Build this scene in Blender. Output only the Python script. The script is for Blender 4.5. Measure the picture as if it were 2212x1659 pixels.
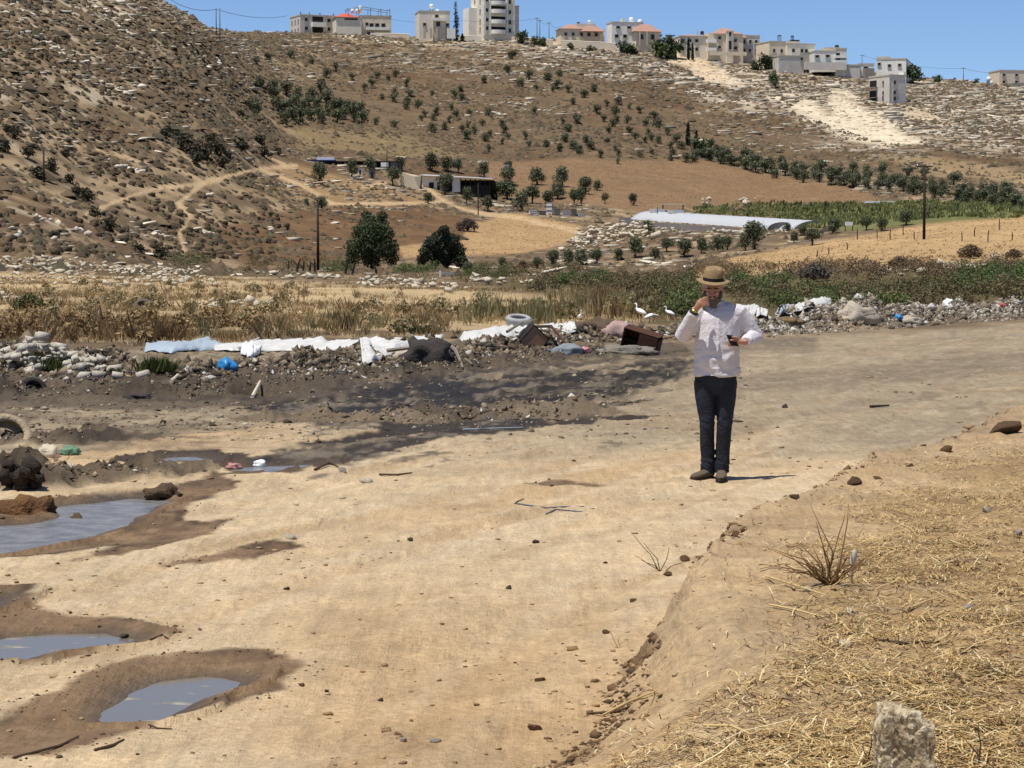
import bpy, bmesh, math, random
import numpy as np
from mathutils import Vector, Matrix, noise as mnoise

random.seed(7); RNG = np.random.default_rng(7)
SC = bpy.context.scene; COL = SC.collection
for _o in list(bpy.data.objects): bpy.data.objects.remove(_o)

# ------------------------------------------------------------------ camera, sky, sun, exposure
CAMZ = 2.0; F = 5203.0; CX, CY, HORIZON = 1106.0, 829.5, 540.0     # units of a 2212 x 1659 frame
PHI = math.atan((CY - HORIZON) / F); CP, SP = math.cos(PHI), math.sin(PHI)
cd = bpy.data.cameras.new("camera"); cam = bpy.data.objects.new("camera", cd); COL.objects.link(cam)
cam.location = (0, 0, CAMZ); cam.rotation_euler = (math.pi / 2 - PHI, 0, 0)
cd.sensor_width = 36; cd.lens = 36 * F / 2212; cd.clip_start = 0.5; cd.clip_end = 20000
SC.camera = cam

SUN = Vector((-0.48, -0.36, 1.80)).normalized()                    # direction towards the sun
w = bpy.data.worlds.new("World"); SC.world = w; w.use_nodes = True
nt = w.node_tree; nt.nodes.clear()
sky = nt.nodes.new("ShaderNodeTexSky"); sky.sky_type = 'NISHITA'; sky.sun_disc = False
sky.sun_elevation = math.asin(SUN.z); sky.sun_rotation = math.atan2(SUN.x, SUN.y)
sky.altitude = 3000; sky.air_density = 0.78; sky.dust_density = 1.0; sky.ozone_density = 5.0
bg = nt.nodes.new("ShaderNodeBackground"); bg.inputs[1].default_value = 0.12
out = nt.nodes.new("ShaderNodeOutputWorld")
nt.links.new(sky.outputs[0], bg.inputs[0]); nt.links.new(bg.outputs[0], out.inputs[0])
sd = bpy.data.lights.new("sun", 'SUN'); so = bpy.data.objects.new("sun", sd); COL.objects.link(so)
sd.energy = 5.0; sd.angle = math.radians(0.53); sd.color = (1.0, 0.955, 0.88)
so.rotation_euler = SUN.to_track_quat('Z', 'Y').to_euler(); so.location = (-30, -20, 120)
vs = SC.view_settings; vs.view_transform = 'Standard'; vs.look = 'None'; vs.exposure = 0.08; vs.gamma = 1.0
vs.use_curve_mapping = False
SC.cycles.max_bounces = 5; SC.cycles.diffuse_bounces = 2; SC.cycles.glossy_bounces = 3
SC.cycles.transparent_max_bounces = 6; SC.cycles.caustics_reflective = False; SC.cycles.caustics_refractive = False

# ------------------------------------------------------------------ helpers
def lin(c):
    c = np.asarray(c, float) / 255.0
    return np.where(c <= 0.04045, c / 12.92, ((c + 0.055) / 1.055) ** 2.4)
ALB = 0.66
def S(r, g, b, k=ALB):                       # colour as seen in sunlight -> surface albedo
    return lin((r, g, b)) * k

def hash2(ix, iy, seed):
    ix = ix.astype(np.int64).astype(np.uint64); iy = iy.astype(np.int64).astype(np.uint64)
    M = np.uint64(0xFFFFFFFF)
    h = (ix * np.uint64(374761393) + iy * np.uint64(668265263) + np.uint64(seed * 144269 + 91)) & M
    h = ((h ^ (h >> np.uint64(13))) * np.uint64(1274126177)) & M
    h = ((h ^ (h >> np.uint64(16))) * np.uint64(2246822519)) & M
    return ((h ^ (h >> np.uint64(15))) & M).astype(np.float64) / 4294967295.0

def vnoise(x, y, seed=0):
    ix = np.floor(x); iy = np.floor(y); fx = x - ix; fy = y - iy
    fx = fx * fx * (3 - 2 * fx); fy = fy * fy * (3 - 2 * fy)
    a = hash2(ix, iy, seed); b = hash2(ix + 1, iy, seed); c = hash2(ix, iy + 1, seed); d = hash2(ix + 1, iy + 1, seed)
    return (a + (b - a) * fx) * (1 - fy) + (c + (d - c) * fx) * fy

def fbm(x, y, scale, octaves=4, seed=0, gain=0.5):
    s = np.zeros_like(x, dtype=float); a = 1.0; t = 0.0; fr = scale
    for k in range(octaves):
        s += a * (vnoise(x * fr + 17.3 * k, y * fr - 9.1 * k, seed + k) - 0.5); t += a; a *= gain; fr *= 2.03
    return s / t * 2.0                        # about -1..1

def sstep(a, b, x):
    t = np.clip((x - a) / (b - a), 0, 1); return t * t * (3 - 2 * t)

def proj(X, Y, Z):
    z = Z - CAMZ; dep = Y * CP - z * SP; up = Y * SP + z * CP
    return CX + F * X / dep, CY - F * up / dep

def ray(xv, yv):
    a = (xv - CX) / F; b = (CY - yv) / F
    return a, CP + b * SP, -SP + b * CP

def at(xv, yv, d):                            # world point seen at a pixel, d metres ahead
    a, fy, fz = ray(xv, yv); t = d / fy
    return Vector((a * t, d, CAMZ + fz * t))

def pxm(d): return F / d                      # pixels per metre at distance d

def poly_sd(px, py, poly):                    # signed distance to a polygon, negative inside
    poly = np.asarray(poly, float); n = len(poly)
    dmin = np.full(px.shape, 1e18); inside = np.zeros(px.shape, bool)
    for i in range(n):
        x1, y1 = poly[i]; x2, y2 = poly[(i + 1) % n]
        ex, ey = x2 - x1, y2 - y1; L = ex * ex + ey * ey + 1e-12
        t = np.clip(((px - x1) * ex + (py - y1) * ey) / L, 0, 1)
        dx = px - x1 - t * ex; dy = py - y1 - t * ey
        dmin = np.minimum(dmin, dx * dx + dy * dy)
        c = ((y1 > py) != (y2 > py)) & (px < (x2 - x1) * (py - y1) / (y2 - y1 + 1e-12) + x1)
        inside ^= c
    s = np.sqrt(dmin)
    return np.where(inside, -s, s)

def line_d(px, py, pts):                      # distance to an open polyline and the parameter 0..n along it
    d = np.full(px.shape, 1e18); par = np.zeros(px.shape)
    for i in range(len(pts) - 1):
        x1, y1 = pts[i][:2]; x2, y2 = pts[i + 1][:2]; ex, ey = x2 - x1, y2 - y1; L = ex * ex + ey * ey + 1e-12
        t = np.clip(((px - x1) * ex + (py - y1) * ey) / L, 0, 1)
        dd = (px - x1 - t * ex) ** 2 + (py - y1 - t * ey) ** 2
        m = dd < d; d = np.where(m, dd, d); par = np.where(m, i + t, par)
    return np.sqrt(d), par

# ------------------------------------------------------------------ materials
MATS = {}
def new_mat(name):
    m = bpy.data.materials.new(name); m.use_nodes = True; n = m.node_tree; n.nodes.clear()
    o = n.nodes.new("ShaderNodeOutputMaterial"); b = n.nodes.new("ShaderNodeBsdfPrincipled")
    n.links.new(b.outputs[0], o.inputs[0]); MATS[name] = m
    return m, n, b

def mat(name, col, rough=0.85, var=0.25, scale=3.0, bump=0.0, bscale=None, metal=0.0, spec=0.3, attr=None, col2=None, detail=5.0, objvar=0.0, sss=0.0, trans=0.0):
    """noise-mottled surface; attr multiplies in a colour attribute (the pieces' own colours)"""
    if name in MATS: return MATS[name]
    m, n, b = new_mat(name); L = n.links.new
    tc = n.nodes.new("ShaderNodeTexCoord"); nz = n.nodes.new("ShaderNodeTexNoise")
    nz.inputs["Scale"].default_value = scale; nz.inputs["Detail"].default_value = detail; nz.inputs["Roughness"].default_value = 0.62
    L(tc.outputs["Object"], nz.inputs["Vector"])
    r = n.nodes.new("ShaderNodeValToRGB"); r.color_ramp.elements[0].position = 0.28; r.color_ramp.elements[1].position = 0.72
    c = np.asarray(col, float); c2 = c * (1 + var) if col2 is None else np.asarray(col2, float); c1 = c * (1 - var) if col2 is None else c
    r.color_ramp.elements[0].color = (*c1, 1); r.color_ramp.elements[1].color = (*np.clip(c2, 0, 0.95), 1)
    L(nz.outputs["Fac"], r.inputs[0]); src = r.outputs[0]
    if attr:
        a = n.nodes.new("ShaderNodeAttribute"); a.attribute_name = attr
        mx = n.nodes.new("ShaderNodeMix"); mx.data_type = 'RGBA'; mx.blend_type = 'MULTIPLY'; mx.inputs[0].default_value = 1.0
        L(src, mx.inputs[6]); L(a.outputs["Color"], mx.inputs[7]); src = mx.outputs[2]
    if objvar:
        oi = n.nodes.new("ShaderNodeObjectInfo"); mr = n.nodes.new("ShaderNodeMapRange")
        mr.inputs[3].default_value = 1 - objvar; mr.inputs[4].default_value = 1 + objvar
        L(oi.outputs["Random"], mr.inputs[0])
        hs = n.nodes.new("ShaderNodeHueSaturation"); L(src, hs.inputs["Color"]); L(mr.outputs[0], hs.inputs["Value"]); src = hs.outputs[0]
    L(src, b.inputs["Base Color"])
    b.inputs["Roughness"].default_value = rough; b.inputs["Metallic"].default_value = metal
    b.inputs["Specular IOR Level"].default_value = spec
    if trans:
        o = n.nodes["Material Output"]; tr = n.nodes.new("ShaderNodeBsdfTranslucent"); L(src, tr.inputs[0])
        ms = n.nodes.new("ShaderNodeMixShader"); ms.inputs[0].default_value = trans
        L(b.outputs[0], ms.inputs[1]); L(tr.outputs[0], ms.inputs[2]); L(ms.outputs[0], o.inputs[0])
    if bump:
        bn = n.nodes.new("ShaderNodeTexNoise"); bn.inputs["Scale"].default_value = bscale or scale * 4; bn.inputs["Detail"].default_value = 4
        L(tc.outputs["Object"], bn.inputs["Vector"])
        bp = n.nodes.new("ShaderNodeBump"); bp.inputs["Strength"].default_value = bump; bp.inputs["Distance"].default_value = 0.05
        L(bn.outputs["Fac"], bp.inputs["Height"]); L(bp.outputs[0], b.inputs["Normal"])
    return m

# ------------------------------------------------------------------ objects
def tag(o, label=None, cat=None, group=None, kind=None):
    if label: o["label"] = label
    if cat: o["category"] = cat
    if group: o["group"] = group
    if kind: o["kind"] = kind
    return o

def empty(name, loc=(0, 0, 0), rz=0.0, label=None, cat=None, group=None):
    o = bpy.data.objects.new(name, None); COL.objects.link(o); o.location = loc; o.rotation_euler = (0, 0, rz)
    o.empty_display_size = 0.2
    return tag(o, label, cat, group)

def link(name, me, parent=None, loc=(0, 0, 0), rot=(0, 0, 0), scale=(1, 1, 1), m=None):
    o = bpy.data.objects.new(name, me); COL.objects.link(o)
    o.location = loc; o.rotation_euler = rot; o.scale = scale if hasattr(scale, '__len__') else (scale,) * 3
    if parent: o.parent = parent
    if m is not None:
        me.materials.clear(); me.materials.append(m)
    return o

def np_mesh(name, V, Fc, col=None, m=None, smooth=False):
    """V (n,3), Fc (k,3|4) index array, col (n,3) vertex colours"""
    me = bpy.data.meshes.new(name); V = np.ascontiguousarray(V, dtype=np.float32); Fc = np.ascontiguousarray(Fc, dtype=np.int32)
    k, c = Fc.shape
    me.vertices.add(len(V)); me.vertices.foreach_set("co", V.ravel())
    me.loops.add(k * c); me.loops.foreach_set("vertex_index", Fc.ravel())
    me.polygons.add(k); me.polygons.foreach_set("loop_start", np.arange(0, k * c, c, dtype=np.int32))
    me.update(calc_edges=True)
    if smooth: me.polygons.foreach_set("use_smooth", np.ones(k, bool))
    if col is not None:
        a = me.color_attributes.new("col", 'FLOAT_COLOR', 'POINT')
        a.data.foreach_set("color", np.ascontiguousarray(np.concatenate([col, np.ones((len(V), 1))], 1), dtype=np.float32).ravel())
    if m is not None: me.materials.append(m)
    return me

def bm_mesh(name, bm, m=None, smooth=False):
    me = bpy.data.meshes.new(name); bm.normal_update(); bm.to_mesh(me); bm.free()
    if smooth: me.polygons.foreach_set("use_smooth", np.ones(len(me.polygons), bool))
    if m is not None: me.materials.append(m)
    return me

def ico(sub=1):
    bm = bmesh.new(); bmesh.ops.create_icosphere(bm, subdivisions=sub, radius=1.0)
    V = np.array([v.co for v in bm.verts]); Fc = np.array([[v.index for v in f.verts] for f in bm.faces]); bm.free()
    return V, Fc
ICO0, ICO1, ICO2 = ico(1), ico(2), ico(3)

def lumps(tmpl, n, seed, jit, squash=(1, 1, 1)):
    """n jittered copies of a template, for use as scatter shapes"""
    r = np.random.default_rng(seed); out = []
    for _ in range(n):
        V = tmpl[0].copy(); V *= (1 + r.uniform(-jit, jit, (len(V), 1))); V *= np.array(squash); out.append((V, tmpl[1]))
    return out

def scatter(shapes, P, sc, rz, col, tilt=None, colvar=0.0, seed=1):
    """joins many transformed copies: P (n,3), sc (n,3), rz (n,), col (n,3)"""
    r = np.random.default_rng(seed); n = len(P); which = r.integers(0, len(shapes), n); Vs, Fs, Cs = [], [], []; base = 0
    for k, (V, Fc) in enumerate(shapes):
        idx = np.where(which == k)[0]
        if not len(idx): continue
        W = V[None] * sc[idx][:, None, :]
        if tilt is not None:
            ta = tilt[idx]; c, s = np.cos(ta)[:, None], np.sin(ta)[:, None]
            W = np.stack([W[..., 0], W[..., 1] * c - W[..., 2] * s, W[..., 1] * s + W[..., 2] * c], -1)
        c, s = np.cos(rz[idx])[:, None], np.sin(rz[idx])[:, None]
        W = np.stack([W[..., 0] * c - W[..., 1] * s, W[..., 0] * s + W[..., 1] * c, W[..., 2]], -1) + P[idx][:, None, :]
        nv = V.shape[0]; Vs.append(W.reshape(-1, 3))
        Fs.append((Fc[None] + (base + np.arange(len(idx)) * nv)[:, None, None]).reshape(-1, Fc.shape[1])); base += nv * len(idx)
        cc = np.repeat(col[idx], nv, 0)
        if colvar: cc = cc * (1 + r.uniform(-colvar, colvar, (len(cc), 1)))
        Cs.append(cc)
    return np.concatenate(Vs), np.concatenate(Fs), np.clip(np.concatenate(Cs), 0, 1)

def box_bm(bm, x0, x1, y0, y1, z0, z1, M=None):
    vs = [bm.verts.new((x, y, z)) for z in (z0, z1) for x, y in ((x0, y0), (x1, y0), (x1, y1), (x0, y1))]
    for f in ((3, 2, 1, 0), (4, 5, 6, 7), (0, 1, 5, 4), (1, 2, 6, 5), (2, 3, 7, 6), (3, 0, 4, 7)): bm.faces.new([vs[i] for i in f])
    if M is not None:
        for v in vs: v.co = M @ v.co
    return vs

def tube_bm(bm, pts, radii, n=8, ry=None, cap=True, up=Vector((0, 0, 1))):
    """tapered tube along points; ry scales the second axis of each ring"""
    pts = [Vector(p) for p in pts]; rings = []
    for i, p in enumerate(pts):
        t = (pts[min(i + 1, len(pts) - 1)] - pts[max(i - 1, 0)])
        t = t.normalized() if t.length > 1e-9 else Vector((0, 0, 1))
        u = up if abs(t.dot(up)) < 0.95 else Vector((0, 1, 0))
        a = t.cross(u).normalized(); b = a.cross(t).normalized()
        r = radii[i] if hasattr(radii, '__len__') else radii
        q = 1.0 if ry is None else (ry[i] if hasattr(ry, '__len__') else ry)
        rings.append([bm.verts.new(p + a * (math.cos(2 * math.pi * k / n) * r) + b * (math.sin(2 * math.pi * k / n) * r * q)) for k in range(n)])
    for i in range(len(rings) - 1):
        for k in range(n): bm.faces.new((rings[i][k], rings[i][(k + 1) % n], rings[i + 1][(k + 1) % n], rings[i + 1][k]))
    if cap:
        bm.faces.new(list(reversed(rings[0]))); bm.faces.new(rings[-1])
    return rings

def rock_mesh(name, seed, m, sub=2, jit=0.28, squash=(1, 1, 0.7), cut=4):
    """angular stone: a sphere sliced by random planes and roughened"""
    r = np.random.default_rng(seed); V = (ICO0, ICO1, ICO2)[sub - 1][0].copy(); Fc = (ICO0, ICO1, ICO2)[sub - 1][1]
    for _ in range(cut + 7):
        nrm = r.normal(size=3); nrm /= np.linalg.norm(nrm); d = r.uniform(0.38, 0.72)
        over = np.maximum(V @ nrm - d, 0); V -= over[:, None] * nrm
    for k in range(len(V)):
        V[k] *= 1 + jit * 0.5 * mnoise.noise(Vector(V[k] * 2.3) + Vector((seed * 3.1, 0, 0))) + r.uniform(-jit, jit) * 0.12
    V *= np.array(squash)
    return np_mesh(name, V, Fc, None, m)

def copy_tree(o, parent=None):
    c = o.copy(); COL.objects.link(c)
    if parent is not None: c.parent = parent
    for ch in list(o.children): copy_tree(ch, c)
    return c

def clumps(n, seed, blades, spread=0.5, width=0.22, lean=0.7):
    """small tufts: triangular blades or sprays fanning out of one root"""
    r = np.random.default_rng(seed); out = []
    for _ in range(n):
        a = r.uniform(0, 6.283, blades); ln = r.uniform(0.15, lean, blades); h = r.uniform(.55, 1.0, blades); b0 = r.normal(0, spread * .3, (blades, 2))
        dx, dy = np.cos(a), np.sin(a); pa = r.uniform(0, 6.283, blades); wx, wy = np.cos(pa) * width, np.sin(pa) * width
        tip = np.stack([b0[:, 0] + dx * ln, b0[:, 1] + dy * ln, h], 1); v1 = np.stack([b0[:, 0] + dx * ln * .2 - wx, b0[:, 1] + dy * ln * .2 - wy, h * r.uniform(-.05, .35, blades)], 1); v2 = np.stack([b0[:, 0] + dx * ln * .2 + wx, b0[:, 1] + dy * ln * .2 + wy, h * r.uniform(-.05, .35, blades)], 1)
        out.append((np.stack([v1, v2, tip], 1).reshape(-1, 3), np.arange(blades * 3).reshape(-1, 3)))
    return out
def chunks(n, seed, sub=1, jit=0.2, cut=5):
    """angular stone shapes for scatter()"""
    out = []
    for k in range(n):
        r = np.random.default_rng(seed + k); T = (ICO0, ICO1)[sub - 1]; V = T[0].copy()
        for _ in range(cut):
            nr = r.normal(size=3); nr /= np.linalg.norm(nr); ov = np.maximum(V @ nr - r.uniform(.4, .75), 0); V -= ov[:, None] * nr
        V *= 1 + r.uniform(-jit, jit, (len(V), 1)); out.append((V, T[1]))
    return out

OCT = (np.array([(1, 0, 0), (-1, 0, 0), (0, 1, 0), (0, -1, 0), (0, 0, 1), (0, 0, -1)], float), np.array([(0, 2, 4), (2, 1, 4), (1, 3, 4), (3, 0, 4), (2, 0, 5), (1, 2, 5), (3, 1, 5), (0, 3, 5)]))
CUB = (np.array([(x, y, z) for z in (-.7, .7) for x, y in ((-.75, -.75), (.75, -.75), (.75, .75), (-.75, .75))], float), np.array([(0, 2, 1), (0, 3, 2), (4, 5, 6), (4, 6, 7), (0, 1, 5), (0, 5, 4), (1, 2, 6), (1, 6, 5), (2, 3, 7), (2, 7, 6), (3, 0, 4), (3, 4, 7)]))
def shards(T, n, seed, jit):
    """irregular angular pieces"""
    r = np.random.default_rng(seed); return [(T[0] * r.uniform(1 - jit, 1 + jit, (len(T[0]), 1)) + r.uniform(-jit * .4, jit * .4, T[0].shape), T[1]) for _ in range(n)]

def domes(n, seed, rings=1, k=6, jit=0.22):
    """rough low bushes: a jagged ring (or two) rising to an uneven top"""
    r = np.random.default_rng(seed); out = []
    for _ in range(n):
        V = []; Fc = []
        for q in range(rings):
            rad, z = ((1.0, .0),) [q] if rings == 1 else ((.92, .0), (.80, .52))[q]
            for j in range(k): a = 6.283 * (j + .5 * q) / k; f = r.uniform(1 - jit, 1 + jit); V.append((math.cos(a) * rad * f, math.sin(a) * rad * f, z + (r.uniform(-.1, .16) if q else r.uniform(-.12, .05))))
        V.append((r.uniform(-.2, .2), r.uniform(-.2, .2), r.uniform(.75, 1.0))); top = len(V) - 1; o = (rings - 1) * k
        for q in range(rings - 1):
            for j in range(k): a, b = q * k + j, q * k + (j + 1) % k; Fc += [(a, b, b + k), (a, b + k, a + k)]
        for j in range(k): Fc.append((o + j, o + (j + 1) % k, top))
        out.append((np.array(V), np.array(Fc)))
    return out
# ================================================================== the ground
_cols = {   # photo column -> list of (distance, photo row) ; rows are turned into heights
 -500: [(90, 655), (150, 612), (175, 590), (200, 520), (280, 290), (380, -10), (440, -150), (520, -150), (800, 0), (1300, 120)],
    0: [(90, 655), (150, 612), (180, 590), (205, 530), (280, 300), (380, 0), (440, -110), (520, -100), (800, 40), (1300, 120)],
  200: [(90, 655), (150, 611), (190, 584), (215, 545), (300, 360), (400, 60), (450, -45), (520, -40), (800, 60), (1300, 130)],
  330: [(90, 655), (150, 610), (205, 580), (240, 545), (310, 380), (410, 90), (465, -18), (540, -10), (800, 70), (1300, 130)],
  450: [(90, 655), (150, 610), (220, 582), (260, 545), (320, 400), (420, 190), (520, 47), (590, 52), (800, 78), (1300, 140)],
  560: [(90, 655), (150, 609), (235, 583), (275, 550), (330, 430), (400, 360), (480, 260), (580, 140), (690, 69), (800, 72), (1300, 140)],
  680: [(90, 655), (150, 609), (240, 583), (280, 555), (340, 460), (405, 386), (432, 362), (485, 292), (590, 180), (740, 72), (800, 74), (1300, 140)],
  860: [(90, 655), (150, 609), (240, 583), (280, 558), (340, 480), (405, 398), (432, 367), (490, 310), (600, 200), (745, 78), (800, 78), (1300, 150)],
 1100: [(90, 655), (150, 609), (240, 584), (280, 562), (340, 500), (395, 462), (455, 390), (500, 345), (600, 225), (745, 84), (810, 82), (1300, 150)],
 1300: [(90, 658), (150, 610), (230, 582), (290, 545), (350, 500), (400, 465), (450, 400), (500, 350), (600, 240), (745, 97), (800, 96), (1300, 160)],
 1500: [(75, 682), (100, 690), (130, 640), (160, 604), (200, 580), (260, 540), (330, 505), (400, 474), (440, 440), (530, 352), (600, 280), (745, 116), (800, 116), (1300, 170)],
 1700: [(75, 680), (100, 690), (130, 640), (155, 602), (190, 570), (235, 540), (270, 525), (330, 505), (400, 478), (440, 440), (500, 395), (560, 330), (650, 225), (740, 142), (800, 138), (1300, 190)],
 2000: [(70, 690), (95, 680), (120, 632), (140, 600), (180, 565), (225, 515), (265, 478), (300, 474), (400, 455), (440, 425), (500, 385), (560, 325), (650, 235), (735, 178), (800, 180), (1300, 220)],
 2212: [(70, 688), (95, 670), (120, 625), (140, 595), (180, 552), (225, 500), (265, 470), (300, 470), (400, 452), (440, 432), (500, 395), (560, 340), (650, 255), (735, 187), (800, 190), (1300, 230)],
 2800: [(70, 688), (95, 670), (120, 622), (140, 590), (180, 545), (225, 495), (265, 465), (300, 465), (400, 450), (440, 432), (500, 395), (560, 340), (650, 265), (735, 200), (800, 200), (1300, 240)],
}
_D = np.concatenate([np.linspace(2, 60, 30), np.linspace(62, 1300, 620)])
_U, _T = [], []
for xk in sorted(_cols):
    ds, zs = [0.0, 45.0], [0.0, 0.0]
    for d, y in _cols[xk]:
        b = (CY - y) / F; ds.append(d); zs.append(CAMZ + (-SP + b * CP) / (CP + b * SP) * d)
    ds += [2500, 8000]; zs += [zs[-1] + 10, zs[-1] + 30]
    z = np.interp(_D, ds, zs)
    k = np.exp(-0.5 * (np.arange(-12, 13) / 5.0) ** 2); k /= k.sum()
    zz = np.convolve(np.pad(z, 12, mode='edge'), k, 'valid'); _T.append(np.where(_D < 62, z, zz)); _U.append((xk - CX) / F)
_T = np.array(_T); _U = np.array(_U)
_UG = np.linspace(-0.34, 0.34, 240); _G = np.empty((240, len(_D)))
for j in range(len(_D)): _G[:, j] = np.interp(_UG, _U, _T[:, j])
_k = np.exp(-0.5 * (np.arange(-9, 10) / 4.0) ** 2); _k /= _k.sum()
_G = np.apply_along_axis(lambda c: np.convolve(np.pad(c, 9, mode='edge'), _k, 'valid'), 0, _G)

def base_z(X, Y):
    u = np.clip(X / np.maximum(Y, 1.0), -0.3399, 0.3399); fu = (u + 0.34) / 0.68 * 239; iu = np.clip(fu.astype(int), 0, 238); tu = fu - iu
    fd = np.interp(Y, _D, np.arange(len(_D))); idd = np.clip(fd.astype(int), 0, len(_D) - 2); td = fd - idd
    a = _G[iu, idd] * (1 - td) + _G[iu, idd + 1] * td; b = _G[iu + 1, idd] * (1 - td) + _G[iu + 1, idd + 1] * td
    return a * (1 - tu) + b * tu + np.maximum(Y - 1300, 0) * 0.012

def flat(xv, yv, z=0.0):                      # photo point on the level z
    a, fy, fz = ray(xv, yv); t = (z - CAMZ) / fz
    return (a * t, fy * t)

# the bank on the right: its lip in plan
EDGE = [(-2.3, 2.0), (-1.3, 5.0), (-0.33, 7.7), (0.25, 9.5), (0.64, 11.7), (1.28, 13.8), (1.78, 15.6), (2.27, 17.0), (3.39, 19.4), (4.45, 22.6), (5.2, 24.5), (8.5, 32), (19, 55), (40, 100)]
_EX, _EY = np.array([e[0] for e in EDGE]), np.array([e[1] for e in EDGE])
def bank(X, Y):
    n = fbm(X, Y, 0.7, 3, 31) * 0.22 + fbm(X, Y, 3.0, 3, 35) * 0.12
    s = (X - np.interp(Y, _EY, _EX)) * 0.94 + n * np.interp(Y, [6, 12], [0.6, 1.0])
    wdt = np.interp(Y, [6, 8, 10, 13, 40], [1.5, 1.1, 0.6, 0.20, 0.25])
    h = np.interp(Y, [2, 7, 10, 15, 30, 60], [0.30, 0.34, 0.39, 0.45, 0.50, 0.1])
    return sstep(-0.02, 1, (s + 0.08) / wdt) * h, s

# refuse heaps along the far side of the track : (x, y in plan, height, half width)
def _ridge(pts): return [(*flat(x, y), h, wd) for x, y, h, wd in pts]
HEAPS = [
    _ridge([(-260, 800, .35, 1.6), (-60, 800, .35, 1.5), (100, 802, .42, 1.5), (220, 808, .2, 1.3), (330, 815, .10, 1.2), (480, 812, .17, 1.4), (620, 803, .20, 1.5), (760, 792, .18, 1.4),
            (880, 772, .20, 1.5), (960, 764, .20, 1.5), (1060, 758, .14, 1.5), (1150, 750, .14, 1.4)]),
    _ridge([(1130, 738, .14, 1.6), (1230, 733, .2, 1.7), (1300, 731, .34, 1.7), (1370, 728, .28, 1.6), (1450, 725, .24, 1.6), (1540, 722, .24, 1.6), (1620, 718, .22, 1.5),
            (1690, 708, .26, 1.7), (1760, 703, .55, 2.0), (1850, 697, .60, 2.1), (1930, 690, .34, 2.0), (2020, 684, .48, 2.2), (2120, 680, .52, 2.3), (2230, 676, .55, 2.4), (2420, 670, .55, 2.4)]),
    _ridge([(-80, 1040, .24, .9), (30, 1038, .26, .9), (120, 1030, .12, .8), (230, 1022, .10, .8), (330, 1018, .06, .7)]),
    _ridge([(640, 905, .05, 1.0), (860, 900, .09, .9), (1000, 893, .09, .9), (1120, 890, .08, .8), (1260, 893, .05, .7)]),
    _ridge([(-80, 955, .08, 1.0), (60, 950, .12, 1.0), (200, 948, .08, 1.0)]),
    _ridge([(-80, 842, .10, 1.3), (150, 848, .13, 1.3), (300, 850, .12, 1.2), (480, 846, .13, 1.2), (620, 832, .12, 1.2), (760, 814, .12, 1.2), (880, 798, .12, 1.2), (1010, 785, .10, 1.1), (1150, 772, .08, 1.0), (1300, 760, .07, .9)]),
]
def heap_h(X, Y):
    tot = np.zeros_like(X); msk = np.zeros_like(X)
    for r in HEAPS:
        d, p = line_d(X, Y, r); hh = np.interp(p, np.arange(len(r)), [q[2] for q in r]); ww = np.interp(p, np.arange(len(r)), [q[3] for q in r])
        t = np.clip(1 - d / ww, 0, 1); k = t * t * (3 - 2 * t); tot = np.maximum(tot, hh * k); msk = np.maximum(msk, sstep(0.0, 0.35, t))
    return tot, msk

# puddles : water outline (photo), wet margin (photo), level below the track
PUDDLES = [
    ([(190, 1536), (250, 1480), (330, 1450), (450, 1441), (558, 1453), (545, 1474), (470, 1492), (420, 1536), (330, 1562), (215, 1556)],
     [(-60, 1570), (0, 1545), (120, 1500), (240, 1436), (420, 1412), (560, 1405), (665, 1447), (620, 1492), (480, 1532), (350, 1566), (250, 1592), (110, 1642), (-60, 1645)]),
    ([(-80, 1362), (120, 1352), (240, 1349), (325, 1364), (292, 1393), (200, 1398), (100, 1405), (60, 1424), (-80, 1432)],
     [(-80, 1335), (70, 1318), (230, 1330), (390, 1362), (330, 1392), (215, 1408), (80, 1432), (-80, 1440)]),
    ([(-80, 1276), (58, 1275), (40, 1300), (-80, 1328)],
     [(-80, 1258), (70, 1266), (100, 1310), (60, 1325), (-80, 1345)]),
    ([(-80, 1124), (60, 1122), (112, 1108), (118, 1082), (190, 1074), (250, 1062), (330, 1063), (385, 1074), (300, 1118), (200, 1150), (100, 1168), (-80, 1206)],
     [(-80, 1210), (100, 1200), (250, 1176), (330, 1180), (450, 1160), (400, 1120), (420, 1090), (520, 1040), (470, 1020), (330, 1060), (-80, 1090)]),
    ([(280, 990), (350, 978), (440, 976), (478, 986), (440, 996), (340, 998)],
     [(240, 995), (340, 970), (470, 970), (560, 990), (720, 990), (820, 970), (760, 1000), (620, 1020), (480, 1022), (420, 1000), (330, 1004)]),
    ([(470, 1004), (560, 998), (690, 992), (760, 984), (690, 1002), (600, 1014), (500, 1017)],
     [(440, 1000), (600, 985), (780, 965), (960, 925), (1180, 905), (1300, 905), (1120, 925), (960, 950), (800, 985), (640, 1022), (480, 1026)]),
]
STAINS = [   # damp patches without standing water
    [(340, 1222), (470, 1192), (600, 1165), (668, 1186), (570, 1208), (420, 1226)],
    [(60, 1230), (250, 1178), (420, 1130), (520, 1120), (430, 1165), (300, 1196)],
    [(960, 880), (1100, 870), (1290, 905), (1010, 930), (760, 960), (640, 962), (820, 925)],
    [(1120, 1048), (1240, 1043), (1330, 1050), (1190, 1058)],
    [(640, 860), (860, 815), (1010, 795), (1130, 800), (1050, 870), (860, 900), (640, 900)],
]
_PW = [np.array([flat(*p) for p in w_]) for w_, _ in PUDDLES]
_PM = [np.array([flat(*p) for p in m_]) for _, m_ in PUDDLES]
_ST = [np.array([flat(*p) for p in s_]) for s_ in STAINS]

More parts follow.
